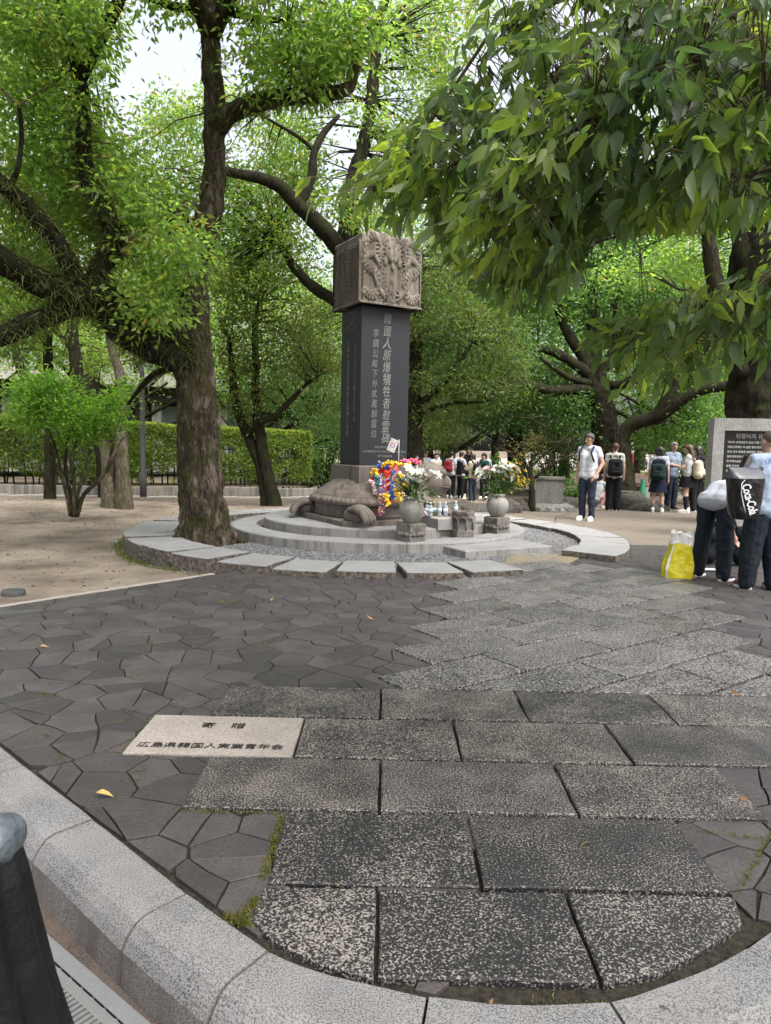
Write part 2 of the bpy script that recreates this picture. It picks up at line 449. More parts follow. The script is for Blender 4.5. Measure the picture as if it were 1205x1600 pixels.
def dirt_material():
    m, ns, ls, b = new_mat('packed_sandy_earth'); P = n_pos(ns)
    c = n_ramp(ns, ls, n_noise(ns, ls, P, 0.9, 7, 0.65), [(0.36, (0.120, 0.092, 0.068)), (0.5, (0.215, 0.172, 0.130)), (0.64, (0.305, 0.255, 0.200))])
    f = n_ramp(ns, ls, n_noise(ns, ls, P, 120, 2, 0.7), [(0.35, (0.62,) * 3), (0.65, (1.12,) * 3)])
    c = n_mix(ns, ls, 1.0, c, f, 'MULTIPLY')
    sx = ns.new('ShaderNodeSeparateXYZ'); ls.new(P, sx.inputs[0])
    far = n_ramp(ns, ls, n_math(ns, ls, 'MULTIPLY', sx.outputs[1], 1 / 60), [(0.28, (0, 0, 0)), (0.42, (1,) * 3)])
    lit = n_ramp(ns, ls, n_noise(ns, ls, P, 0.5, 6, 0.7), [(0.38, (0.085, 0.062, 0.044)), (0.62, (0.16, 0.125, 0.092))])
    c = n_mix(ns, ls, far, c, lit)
    grass = n_ramp(ns, ls, n_noise(ns, ls, P, 0.7, 6, 0.75), [(0.60, (0, 0, 0)), (0.72, (0.55,) * 3)])
    c = n_mix(ns, ls, grass, c, (0.10, 0.095, 0.040))
    ls.new(c, b.inputs['Base Color']); b.inputs['Roughness'].default_value = 0.95
    n_bump(ns, ls, n_noise(ns, ls, P, 40, 5, 0.7), b, 0.5, 0.02)
    return m


EARTH = dirt_material()


def kerb_line(x):
    return 2.55 - (x + 1.06) * 0.915


def make_ground():
    xs = sorted(set([round(-16 + .25 * i, 3) for i in range(0, 121)] + [-260, -160, -100, -60, -40, -28, -20, 18, 22, 30, 45, 70, 110, 180, 260]))
    ys = sorted(set([round(2 + .25 * i, 3) for i in range(0, 97)] + [28, 31, 35, 40, 50, 65, 90, 130, 200, 320, 420]))
    vs = [(x, y, hground(x, y)) for y in ys for x in xs]; n = len(xs); fs = []
    for j in range(len(ys) - 1):
        for i in range(n - 1):
            cx, cy = (xs[i] + xs[i + 1]) / 2, (ys[j] + ys[j + 1]) / 2
            if cx < -1.2 and cy < kerb_line(cx) + .25: continue
            if cx >= -1.2 and cy < 5 and abs(cx) < 12: continue
            if cx > 12 and cy < 5: continue
            fs.append((j * n + i, j * n + i + 1, (j + 1) * n + i + 1, (j + 1) * n + i))
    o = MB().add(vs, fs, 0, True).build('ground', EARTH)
    tag(o, kind='structure')
    # the street outside the kerb
    asp = stone_mat('brown_asphalt', (0.055, 0.043, 0.036), (0.13, 0.105, 0.09), 130, 0.5, 0.16, 0.85, 0.5, 0.004, stain=(0.15, 0.115, 0.09), stain_sc=6, stain_amt=0.5)
    o = MB().add([(-40, -40, -.172), (40, -40, -.172), (40, 4.9, -.172), (-3.2, 4.9, -.172), (-40, 38, -.172)], [(0, 1, 2, 3, 4)]).build('street', asp)
    tag(o, kind='structure')


make_ground()

# ---- kerb: inner edge as a smooth curve, stones between the joints seen in the photograph
_kp = [(-8, 8.9), (-4.5, 5.70), (-1.74, 3.16), (-1.06, 2.55), (-.59, 2.125), (-.293, 1.88), (-.15, 1.805), (-.005, 1.762), (.138, 1.726), (.349, 1.70), (.6, 1.72), (.737, 1.768), (.935, 1.857), (1.118, 1.973), (1.30, 2.10), (1.9, 2.56), (3.5, 3.85), (9, 8.4)]


def catmull(pts, k=14):
    P = [np.array(p, float) for p in pts]; P = [2 * P[0] - P[1]] + P + [2 * P[-1] - P[-2]]; out = []
    for i in range(1, len(P) - 2):
        for t in np.linspace(0, 1, k, endpoint=False):
            a, b, c, d = P[i - 1:i + 3]
            out.append(0.5 * ((2 * b) + (c - a) * t + (2 * a - 5 * b + 4 * c - d) * t * t + (3 * b - a - 3 * c + d) * t ** 3))
    out.append(P[-2]); return np.array(out)


KC = catmull(_kp)
_seg = np.linalg.norm(np.diff(KC, axis=0), axis=1); KS = np.concatenate([[0], np.cumsum(_seg)])


def kerb_at(s):
    x = np.interp(s, KS, KC[:, 0]); y = np.interp(s, KS, KC[:, 1])
    x2 = np.interp(s + .05, KS, KC[:, 0]); y2 = np.interp(s + .05, KS, KC[:, 1]); x1 = np.interp(s - .05, KS, KC[:, 0]); y1 = np.interp(s - .05, KS, KC[:, 1])
    d = np.array([x2 - x1, y2 - y1]); d /= np.linalg.norm(d)
    return np.array([x, y]), np.array([d[1], -d[0]])


def arc_of(p): return KS[np.argmin(np.linalg.norm(KC - np.array(p), axis=1))]


def make_kerb():
    root = empty('kerb', (0, 0, 0), kind='structure')
    J = [arc_of(p) for p in [(-1.06, 2.55), (-.59, 2.12), (-.29, 1.87), (.138, 1.726), (.6, 1.72), (1.06, 1.93), (1.50, 2.25)]]
    s = J[0]; pre = []
    while s > 3.2: s -= .64; pre.append(s)
    s = J[-1]; post = []
    while s < KS[-1] - 6: s += .62; post.append(s)
    J = pre[::-1] + J + post
    prof = [(0, -.19), (0, .004), (.006, .012), (.145, .012), (.175, .002), (.205, -.03), (.222, -.062), (.232, -.19)]
    for a, b in zip(J[:-1], J[1:]):
        a += .004; b -= .004; vs = []; n = 8; dz = rnd.uniform(-.003, .003)
        for k in range(n):
            p, nrm = kerb_at(a + (b - a) * k / (n - 1))
            for d, z in prof:
                if k in (0, n - 1) and z > -.1: z -= .003
                q = p + nrm * (d + .012); vs.append((q[0], q[1], z + dz))
        m = len(prof); mb = MB()
        fs = [(i * m + j, (i + 1) * m + j, (i + 1) * m + j + 1, i * m + j + 1) for i in range(n - 1) for j in range(m - 1)]
        mb.add(vs, fs, 0, False)
        for q, f in enumerate(mb.f): mb.m[q] = 1 if (q % (m - 1)) == m - 2 else 0
        mb.f += [tuple(range(m)), tuple((n - 1) * m + j for j in range(m))[::-1]]; mb.m += [1, 1]; mb.sm += [False, False]
        mb.build('kerb_stone', [KERB, KERBS], root)


make_kerb()

# ---- drain along the kerb


def make_drain():
    root = empty('drain_channel', (-.866, 1.948, -.172), 'grey slotted steel drain grate in a pale frame below the kerb', 'drain', rz=math.atan2(-.37, .48))
    steel = plain('galvanised_steel', (0.26, 0.27, 0.265), 0.5, 0.2, 60, metal=0.35)
    fr = plain('pale_concrete_frame', (0.19, 0.20, 0.205), 0.75, 0.15, 50, 0.2)
    dk = plain('drain_void', (0.012, 0.012, 0.012), 0.9, 0.1)
    # local x runs along the kerb, local y away from the street
    y1 = 0.035
    for yy in (y1 - .022, y1 - .42): MB().box((0.3, yy, .004), (7.0, .046, .024)).build('frame', fr, root)
    MB().box((0.3, y1 - .225, -.02), (7.0, .32, .02)).build('channel_bed', dk, root)
    mb = MB()
    for yy, w in ((y1 - .063, .032), (y1 - .176, .024), (y1 - .294, .024), (y1 - .376, .020)): mb.box((.3, yy, .006), (7.0, w, .010))
    for k in range(-120, 120):
        x = k * .0195
        for yy, w in ((y1 - .1215, .0855), (y1 - .235, .094), (y1 - .336, .060)): mb.box((x, yy, .0057), (.0115, w, .0096))
    tag(mb.build('grate', steel, root), kind='stuff')
    mb = MB()
    for k in range(-60, 60): mb.box((k * .06, y1 - .0465, .0035), (.045, .0035, .0242))
    tag(mb.build('joint_clips', dk, root), kind='stuff')


make_drain()

# ---- slabs of the granite path
TH = R(36); CU, SU = math.cos(TH), math.sin(TH)


def uv2xy(u, v): return (u * CU - v * SU, u * SU + v * CU)


def clip(poly, a, b, c):
    """keep the part of a convex polygon where a*x + b*y >= c"""
    out = []
    for i in range(len(poly)):
        p, q = poly[i], poly[(i + 1) % len(poly)]
        dp, dq = a * p[0] + b * p[1] - c, a * q[0] + b * q[1] - c
        if dp >= 0: out.append(p)
        if (dp >= 0) != (dq >= 0):
            t = dp / (dp - dq); out.append((p[0] + (q[0] - p[0]) * t, p[1] + (q[1] - p[1]) * t))
    return out


def area(p): return 0.5 * abs(sum(p[i][0] * p[(i + 1) % len(p)][1] - p[(i + 1) % len(p)][0] * p[i][1] for i in range(len(p))))


def roughen(poly, n=5, a=.0035):
    """hand-cut edges: each side broken into short, slightly wandering pieces"""
    out = []
    for i in range(len(poly)):
        p, q = np.array(poly[i]), np.array(poly[(i + 1) % len(poly)]); L = np.linalg.norm(q - p); k = max(1, min(n, int(L / .1)))
        nr = np.array([-(q - p)[1], (q - p)[0]]) / max(L, 1e-6)
        for j in range(k):
            t = j / k; out.append(tuple(p + (q - p) * t + nr * (rnd.uniform(-a, a) if j else 0)))
    return out


SLABS = []
NEAR = [(1.765, 2.155, [-.37, 0.0, .60, 1.145]), (2.165, 2.615, [-.36, .335, 1.14]), (2.63, 3.085, [-.77, 0.0, .775, 1.515]),
        (3.10, 3.565, [-1.175, -.395, .37, 1.15, 1.94]), (3.58, 4.04, [-.885, -.005, .77, 1.545, 2.33])]
NEAR_TOP = 4.047


def make_slabs():
    root = empty('granite_path', (0, 0, 0), kind='structure'); j = .006
    for r, (y0, y1, xs) in enumerate(NEAR):
        for k, (x0, x1) in enumerate(zip(xs[:-1], xs[1:])):
            p = [(x0 + j, y0 + j), (x1 - j, y0 + j), (x1 - j, y1 - j), (x0 + j, y1 - j)]
            if r == 0:   # the lowest row is cut to the curve of the kerb
                if k == 0: p = [(-.375, 1.995), (-.30, 1.91), (-.15, 1.815), (-.006, 1.768), (-.006, 2.149), (-.364, 2.149)]
                if k == 2: p = [(.606, 1.768), (.78, 1.815), (.95, 1.915), (1.10, 2.02), (1.139, 2.149), (.606, 2.149)]
            SLABS.append(p)
            white = (r == 3 and k == 0)
            o = MB().prism(roughen(p), -.05, .014 + rnd.uniform(-.002, .002), .005).build('granite_slab', SLABW if white else SLAB, root)
            if white:
                o['label'] = 'pale inscribed slab among the dark ones'
                for txt, sz, (tx, ty) in (('寄　贈', .075, (-.785, 3.425)), ('広島県韓国人実業青年会', .062, (-.79, 3.185))):
                    add_text('inscription', txt, sz, (tx, ty, .0165), (0, 0, 0), CUT, o, spacing=1.0, extrude=.0005)
    left0 = 2.92
    for k in range(-4, 6):
        v0, v1 = 3.466 + .436 * k, 3.466 + .436 * (k + 1)
        ul, ur = left0 + .45 * k, {-4: 4.6, -3: 5.0, -2: 5.4, -1: 6.1, 0: 6.55, 1: 7.1, 2: 7.55, 3: 7.45, 4: 7.2, 5: 7.0}[k]
        us = [ul]; st = .88
        while us[-1] + st < ur - .3: us.append(us[-1] + st)
        us.append(ur)
        for u0, u1 in zip(us[:-1], us[1:]):
            p = [uv2xy(u0 + j, v0 + j * 2.4), uv2xy(u1 - j, v0 + j * 2.4), uv2xy(u1 - j, v1 - j * 2.4), uv2xy(u0 + j, v1 - j * 2.4)]
            p = clip(p, 0, 1, NEAR_TOP + .006)
            if len(p) < 3 or area(p) < .004: continue
            SLABS.append(p)
            MB().prism(roughen(p), -.05, .013 + rnd.uniform(-.002, .002), .004).build('granite_slab', SLABM, root)
    # washed-aggregate slab at the opening of the ring
    agg = stone_mat('washed_aggregate', (0.10, 0.085, 0.055), (0.26, 0.225, 0.155), 120, 0.48, 0.14, 0.8, 0.5, 0.004, moss=(0.09, 0.09, 0.035))
    p = [tuple(G(x, y)[:2]) for x, y in [(770, 893), (800, 897), (888, 882), (905, 872), (875, 866), (800, 868)]]
    SLABS.append(p); MB().prism(p, -.05, .008, .004).build('aggregate_slab', agg, root)


CUT = plain('cut_lettering', (0.030, 0.026, 0.024), 0.9, 0.2)


def add_text(name, body, size, loc, rot, m, parent, spacing=1.0, extrude=.001, align='CENTER', shear=0.0, offset=0.0, line=1.0):
    c = bpy.data.curves.new(name, 'FONT'); c.body = body; c.size = size; c.align_x = align; c.align_y = 'CENTER'
    c.extrude = extrude; c.space_character = spacing; c.space_line = line; c.shear = shear; c.offset = offset; c.resolution_u = 2
    c.materials.append(m)
    o = bpy.data.objects.new(name, c); COL.objects.link(o); o.location = loc; o.rotation_euler = rot
    if parent is not None: o.parent = parent
    return o


make_slabs()

# ---- crazy paving of dark split stone
STRIP_A, STRIP_B = np.array([-3.95, 5.03]), np.array([-1.84, 7.61])


def inside(p, poly):
    s = 0
    for i in range(len(poly)):
        a, b = poly[i], poly[(i + 1) % len(poly)]
        c = (b[0] - a[0]) * (p[1] - a[1]) - (b[1] - a[1]) * (p[0] - a[0])
        if c < -1e-6: return False
    return True


def make_pavement():
    bed_poly = [tuple(STRIP_A)] + [tuple(p) for p in KC[:-1] if p[0] > -3.9] + [(10, 10.9), (3.3, 10.7), (1.5, 9.0), (-1.3, 9.2)] + [tuple(STRIP_B + (0.02, .05))]
    s0 = [q for q in bed_poly if True]
    bed = MB().add([(x, y, -.012) for x, y in s0] + [(x, y, -.10) for x, y in s0], [tuple(range(len(s0)))]).build('pavement', MORTAR)
    tag(bed, kind='structure')
    # seeds, denser in places so that the stones differ in size
    seeds = []; cells = {}
    r2 = random.Random(5)
    for _ in range(14000):
        x, y = r2.uniform(-4.6, 7.4), r2.uniform(1.3, 11.2)
        md = .11 + .13 * (0.5 + 0.5 * noise.noise((x * 1.3, y * 1.3, 9)))
        gx, gy = int(x / .3 + 40), int(y / .3); ok = True
        for a in (-1, 0, 1):
            for b in (-1, 0, 1):
                for q in cells.get((gx + a, gy + b), ()):
                    if (q[0] - x) ** 2 + (q[1] - y) ** 2 < md * md: ok = False
        if ok: cells.setdefault((gx, gy), []).append((x, y)); seeds.append((x, y))
    kn = []
    for i in range(20, len(KC) - 3, 4):
        p = KC[i]; d = KC[i + 1] - KC[i]; nn = np.array([-d[1], d[0]]); nn /= np.linalg.norm(nn); kn.append((nn[0], nn[1], nn @ p + .004))
    sd = STRIP_B - STRIP_A; sn = np.array([sd[1], -sd[0]]); sn /= np.linalg.norm(sn); sc = sn @ STRIP_A + .02
    warp = lambda p: (p[0] + .022 * noise.noise((p[0] * 3.1, p[1] * 3.1, 2)) + .008 * noise.noise((p[0] * 11, p[1] * 11, 4)), p[1] + .022 * noise.noise((p[0] * 3.1, p[1] * 3.1, 7)) + .008 * noise.noise((p[0] * 11, p[1] * 11, 8)))
    stones = []; todo = []
    for (x, y) in seeds:
        if math.hypot(x - RC[0], y - RC[1]) < 3.35: continue
        nb = []
        gx, gy = int(x / .3 + 40), int(y / .3)
        for a in range(-3, 4):
            for b in range(-3, 4): nb += [q for q in cells.get((gx + a, gy + b), ()) if q != (x, y)]
        nb.sort(key=lambda q: (q[0] - x) ** 2 + (q[1] - y) ** 2)
        p = [(x - .5, y - .5), (x + .5, y - .5), (x + .5, y + .5), (x - .5, y + .5)]
        for q in nb[:26]:
            nx, ny = x - q[0], y - q[1]; L = math.hypot(nx, ny); nx /= L; ny /= L
            # longer than deep: the stones lie along the walk
            p = clip(p, nx, ny, nx * (x + q[0]) / 2 + ny * (y + q[1]) / 2)
            if len(p) < 3: break
        if len(p) < 3: continue
        cells_ = [p]
        if r2.random() < .34:      # some stones are split in two
            an = r2.uniform(0, 3.14); cx, cy = np.mean(p, axis=0); nx, ny = math.cos(an), math.sin(an); cc = nx * cx + ny * cy + r2.uniform(-.04, .04)
            cells_ = [q for q in (clip(p, nx, ny, cc), clip(p, -nx, -ny, -cc)) if len(q) >= 3 and area(q) > .002]
        todo += cells_
    for p in todo:
        x, y = np.mean(p, axis=0)
        # subdivide and warp with the place, so that joints stay parallel
        q = []
        for i in range(len(p)):
            a, b = np.array(p[i]), np.array(p[(i + 1) % len(p)]); L = np.linalg.norm(b - a)
            if L < .03: q.append(tuple((a + b) / 2)); continue
            k = 2 if L > .12 else 1
            for t in range(k): q.append(tuple(a + (b - a) * (t / k)))
        p = [warp(t) for t in q]
        c = np.mean(p, axis=0); jt = rnd.uniform(.0032, .0060)
        p = [tuple(np.array(t) + (c - np.array(t)) * min(.4, jt / max(.02, np.linalg.norm(np.array(t) - c)))) for t in p]
        for a, b, cc in kn: p = clip(p, a, b, cc) if len(p) >= 3 else p
        if x < 0 and len(p) >= 3: p = clip(p, sn[0], sn[1], sc)
        if len(p) >= 3: p = clip(p, 0, -1, -10.75)
        if len(p) < 3 or area(p) < .003: continue
        if any(all(inside(t, s) for t in p) for s in SLABS): continue
        if sum(1 for t in p if any(inside(t, s) for s in SLABS)) >= len(p) - 1: continue
        if -.33 < c[0] < 1.22 and np.linalg.norm(KC - np.array(c), axis=1).min() < .17 and c[1] < 2.12: continue
        stones.append((p, c))
    # those that show largest become parts, the rest one mesh
    def shown(s):
        p, c = s
        px = FPX * c[0] / c[1]
        if abs(px) > 640 or c[1] < 1.5: return -1
        return area(p) / c[1] ** 3
    stones.sort(key=shown, reverse=True)
    rest = MB()
    for i, (p, c) in enumerate(stones):
        mb = MB() if i < 300 else rest
        p = p if (sum(p[k][0] * p[(k + 1) % len(p)][1] - p[(k + 1) % len(p)][0] * p[k][1] for k in range(len(p))) > 0) else p[::-1]
        mb.prism(p, -.03, .001 + rnd.uniform(-.002, .002), .0016, tilt=(rnd.uniform(-.007, .007), rnd.uniform(-.007, .007)))
        if i < 300: mb.build('paving_stone', SLATE, bed)
    if rest.v: tag(rest.build('paving_stones', SLATE, bed), kind='stuff')
    # pale edging between paving and earth
    e = sd / np.linalg.norm(sd); n_ = sn
    edge = empty('paving_edge', (0, 0, 0), kind='structure')
    L = np.linalg.norm(sd); k = 0; s = 0
    while s < L - .1:
        l = rnd.uniform(.35, .6); a = STRIP_A + e * (s + .004); b = STRIP_A + e * min(L, s + l)
        p = [tuple(a - n_ * .055), tuple(b - n_ * .055), tuple(b + n_ * .012), tuple(a + n_ * .012)]
        MB().prism(roughen(p[::-1] if area(p) and not inside(np.mean(p, axis=0), p) else p, 4, .006), -.09, .006 + rnd.uniform(-.004, .004), .004).build('edging_stone', SLABW, edge)
        s += l


make_pavement()

# tan plaza behind the ring on the right, pale path on the left
PLAZA = stone_mat('tan_plaza', (0.10, 0.084, 0.067), (0.205, 0.175, 0.142), 90, 0.47, 0.15, 0.8, 0.4, 0.005, stain=(0.13, 0.11, 0.088), stain_sc=1.1, stain_amt=0.6, wet=0.15)
PALEPATH = stone_mat('pale_path', (0.25, 0.235, 0.21), (0.42, 0.40, 0.37), 120, 0.47, 0.15, 0.85, 0.3, 0.004, stain=(0.25, 0.22, 0.18))


def make_plaza():
    root = empty('plaza', (0, 0, 0), kind='structure')
    a, b, c = (2.55, 10.72), (10.2, 10.9), (13, 17.6)
    p1 = [(2.55, 10.75), (13, 10.95), (13, 13.1), (3.6, 14.9), (3.1, 13.0)]
    p2 = [(3.62, 14.93), (13, 13.13), (13, 17.2), (4.9, 17.4)]
    p3 = [(-.6, 15.12), (3.1, 13.05), (3.58, 14.93), (4.86, 17.38), (1.6, 17.2)]
    for p in (p1, p2, p3): MB().prism(p, -.10, -.004, .004).build('paving_field', PLAZA, root)


make_plaza()

# ------------------------------------------------------------------ stone ring, gravel, terraces


def make_ring():
    root = empty('stone_ring', (RC[0], RC[1], 0), 'low ring of wedge-cut granite slabs round the gravel', 'stone ring')
    n = 30; a0, a1 = R(-37.5), R(296.5); st = (a1 - a0) / n
    for i in range(n):
        am = a0 + (i + .5) * st; g0 = rnd.uniform(.022, .055); g1 = rnd.uniform(.022, .055); sk = rnd.uniform(-.02, .02)
        ri, ro = 3.12 + rnd.uniform(-.03, .03), 3.80 + rnd.uniform(-.04, .04); h = .082 + rnd.uniform(-.012, .012)
        if math.cos(am) < -.5: h += .035
        pa = lambda r, d: (r * math.cos(am + d), r * math.sin(am + d))
        p = [pa(ri, -st / 2 + .006), pa(ro, -st / 2 + g0 * .35 + sk * .3), pa(ro + .005, 0), pa(ro, st / 2 - g1 * .35 + sk * .3), pa(ri, st / 2 - .006), pa(ri - .005, 0)]
        mb = MB().prism(roughen(p, 6, .008), -.17, h, .008, 0, 1, tilt=(rnd.uniform(-.008, .008), rnd.uniform(-.008, .008)))
        mb.build('ring_stone', [CURBT, CURBS], root)
    # moat floor
    fl = stone_mat('grey_gravel_floor', (0.07, 0.07, 0.072), (0.22, 0.22, 0.22), 55, 0.5, 0.1, 0.8, 1.0, 0.02)
    q = [(3.2 * math.cos(2 * math.pi * k / 64), 3.2 * math.sin(2 * math.pi * k / 64), 0) for k in range(64)]
    o = MB().add([(x + RC[0], y + RC[1], -.005) for x, y, z in q], [tuple(range(64))]).build('moat_floor', fl); tag(o, kind='structure')
    g = np.random.default_rng(3); n = 15000
    r = np.sqrt(g.uniform(1.9 ** 2, 3.16 ** 2, n)); t = g.uniform(0, 2 * math.pi, n)
    keep = ~((np.sin(t) > .45) & (np.cos(t) < .45)); r, t = r[keep], t[keep]; n = len(r)
    base = np.array([(1, 0, 0), (0, 1, 0), (-1, 0, 0), (0, -1, 0), (0, 0, 1), (0, 0, -1)], float)
    fc = np.array([(0, 1, 4), (1, 2, 4), (2, 3, 4), (3, 0, 4)])
    s = g.uniform(.010, .021, (n, 1, 1)) * np.concatenate([g.uniform(.7, 1.4, (n, 1, 2)), g.uniform(.5, .8, (n, 1, 1))], 2)
    an = g.uniform(0, 6.28, n); c, sn = np.cos(an), np.sin(an); V = base[None] * s
    V = np.stack([V[..., 0] * c[:, None] - V[..., 1] * sn[:, None], V[..., 0] * sn[:, None] + V[..., 1] * c[:, None], V[..., 2]], -1)
    V += np.stack([RC[0] + r * np.cos(t), RC[1] + r * np.sin(t), np.full(n, .002)], -1)[:, None]
    me = bpy.data.meshes.new('gravel'); F = (fc[None] + (np.arange(n) * 6)[:, None, None]).reshape(-1)
    me.vertices.add(n * 6); me.vertices.foreach_set('co', V.reshape(-1).astype(np.float32)); me.loops.add(len(F)); me.loops.foreach_set('vertex_index', F.astype(np.int32))
    me.polygons.add(n * 4); me.polygons.foreach_set('loop_start', (np.arange(n * 4) * 3).astype(np.int32))
    at = me.attributes.new('tint', 'FLOAT', 'FACE'); at.data.foreach_set('value', np.repeat(g.random(n), 4).astype(np.float32)); me.update(); me.validate()
    m, ns, ls, b = new_mat('grey_pebble'); a = ns.new('ShaderNodeAttribute'); a.attribute_name = 'tint'
    ls.new(n_ramp(ns, ls, a.outputs['Fac'], [(0, (0.05, 0.05, 0.055)), (.6, (0.13, 0.132, 0.138)), (1, (0.26, 0.26, 0.258))]), b.inputs['Base Color']); b.inputs['Roughness'].default_value = .7
    tag(link('gravel', me, m), kind='stuff')


make_ring()


def arc_block(r0, r1, a0, a1, z0, z1, n=8, bev=.02, c=(0, 0)):
    prof = [(r0, z0), (r0, z1), (r1 - bev * 1.6, z1), (r1 - bev * .5, z1 - bev * .3), (r1, z1 - bev), (r1, z0)]
    vs = []; m = len(prof)
    for k in range(n):
        a = a0 + (a1 - a0) * k / (n - 1)
        vs += [(c[0] + r * math.cos(a), c[1] + r * math.sin(a), z) for r, z in prof]
    mb = MB()
    for i in range(n - 1):
        for j in range(m):
            q = (j + 1) % m
            if j == m - 1: continue
            mb.f.append((i * m + j, i * m + q, (i + 1) * m + q, (i + 1) * m + j)); mb.m.append(1 if j == 4 or j == 0 else 0); mb.sm.append(False)
    mb.v = vs; mb.f += [tuple(range(m))[::-1], tuple((n - 1) * m + j for j in range(m))]; mb.m += [1, 1]; mb.sm += [False, False]
    return mb


def make_terrace():
    root = empty('stepped_terrace', (-.12, 11.70, 0), 'two-tiered round granite terrace under the stone turtle', 'terrace')
    for r0, r1, z0, z1, n, ph, nm in ((1.98, 2.38, -.01, .145, 11, .32, 'lower_step'), (1.28, 1.86, .06, .265, 9, .1, 'upper_step')):
        for k in range(n):
            a0 = ph + 2 * math.pi * k / n; a1 = a0 + 2 * math.pi / n - .004
            arc_block(r0, r1, a0, a1, z0, z1 + rnd.uniform(-.003, .003)).build(nm, [TERR, TERRS], root)
    soil = plain('terrace_soil', (0.16, 0.12, 0.085), 0.95, 0.3, 40, 0.4)
    MB().lathe([(1.975, 0), (1.975, .075)], seg=48, smooth=False).build('soil_bed', soil, root)
    MB().lathe([(1.275, .08), (1.275, .258)], seg=48, smooth=False).build('terrace_core', TERR, root)
    # slab step in front of the terrace
    t = empty('step_block', (0.98, 9.52, 0), 'flat granite step block lying on the gravel before the terrace', 'stone block', rz=R(28.5))
    MB().prism([(-.17, -.44), (1.28, -.44), (1.28, .40), (-.17, .40)], -.02, .098, .012, 0, 1).build('block_slab', [TERR, TERRS], t)


make_terrace()

# ------------------------------------------------------------------ the monument: turtle, pillar, capital
MC = (-.212, 11.254, 0); MROT = R(30)


def seg_dist(P, pts):
    """distance from the points P (n,2) to a polyline and the arc position of the nearest place on it"""
    best = np.full(len(P), 1e9); arc = np.zeros(len(P)); s = 0
    for a, b in zip(pts[:-1], pts[1:]):
        a, b = np.array(a), np.array(b); d = b - a; L = np.linalg.norm(d)
        t = np.clip(((P - a) @ d) / (L * L), 0, 1); q = a + t[:, None] * d; r = np.linalg.norm(P - q, axis=1)
        m = r < best; best[m] = r[m]; arc[m] = s + t[m] * L; s += L
    return best, arc


def relief(U, V, dragon):
    """carved relief in metres over a face: U from -1 to 1, V from 0 to 1"""
    P = np.stack([U, V], 1); h = np.zeros(len(P)); g = random.Random(4 if dragon else 9)
    for _ in range(46):      # cloud scrolls
        c = np.array([g.uniform(-1, 1), g.uniform(0, 1)]); r = g.uniform(.10, .2); q = P - c; d = np.hypot(q[:, 0] * .9, q[:, 1]); an = np.arctan2(q[:, 1], q[:, 0])
        w = np.clip(1 - d / r, 0, 1); h += w * .020 * np.sin(d / r * 16 + an * g.choice((-1, 1)))
    if dragon:
        A = np.stack([np.abs(U), V], 1)
        body = catmull([(.13, .74), (.26, .90), (.52, .955), (.80, .86), (.90, .68), (.76, .50), (.55, .42), (.40, .32), (.46, .16), (.66, .09), (.88, .16)], 8)
        d, s = seg_dist(A, body); rr = .115 - .045 * s / s.max()
        k = np.clip(1 - (d / rr) ** 2, 0, 1)
        sc = .70 + .30 * np.sin(s * 75) * np.cos(d / rr * 5)
        h = np.where(k > 0, h * .2 + np.sqrt(k) * .075 * sc, h)
        for c, r, t in (((.13, .72), .13, .10), ((.06, .66), .07, .09), ((.22, .60), .08, .06)):   # head, snout, jaw
            q = np.clip(1 - ((A[:, 0] - c[0]) ** 2 + (A[:, 1] - c[1]) ** 2) / r ** 2, 0, 1); h = np.maximum(h, np.sqrt(q) * t)
        q = np.clip(1 - ((A[:, 0] - .15) ** 2 + (A[:, 1] - .765) ** 2) / .03 ** 2, 0, 1); h -= q * .05     # eye
        for leg in ([(.62, .44), (.44, .22), (.26, .13)], [(.86, .62), (.60, .66), (.46, .58)], [(.5, .93), (.36, .78), (.42, .70)]):
            d, s = seg_dist(A, leg); k = np.clip(1 - (d / .055) ** 2, 0, 1); h = np.maximum(h, np.sqrt(k) * .065)
            e = np.array(leg[-1])
            for c in range(4):      # claws
                an = math.pi * (.75 + .22 * c); d, s = seg_dist(A, [tuple(e), tuple(e + .11 * np.array([math.cos(an), math.sin(an)]))])
                k = np.clip(1 - (d / .020) ** 2, 0, 1); h = np.maximum(h, np.sqrt(k) * .05)
        for c in range(6):          # mane
            y = .60 + .055 * c; d, s = seg_dist(A, catmull([(.24, y), (.36, y + .03), (.50, y - .01)], 4)); k = np.clip(1 - (d / .016) ** 2, 0, 1); h = np.maximum(h, np.sqrt(k) * .045)
        q = np.clip(1 - (U ** 2 + (V - .56) ** 2) / .065 ** 2, 0, 1); h = np.maximum(h, np.sqrt(q) * .07)     # pearl
        d, s = seg_dist(P, [(0, .5), (0, .05)]); h += np.clip(1 - d / .10, 0, 1) * .015 * np.sin(V * 40)
    edge = np.minimum(np.minimum(1 - np.abs(U), 1.0), np.minimum(V * 2, (1 - V) * 2))
    return h * np.clip(edge / .09, 0, 1)


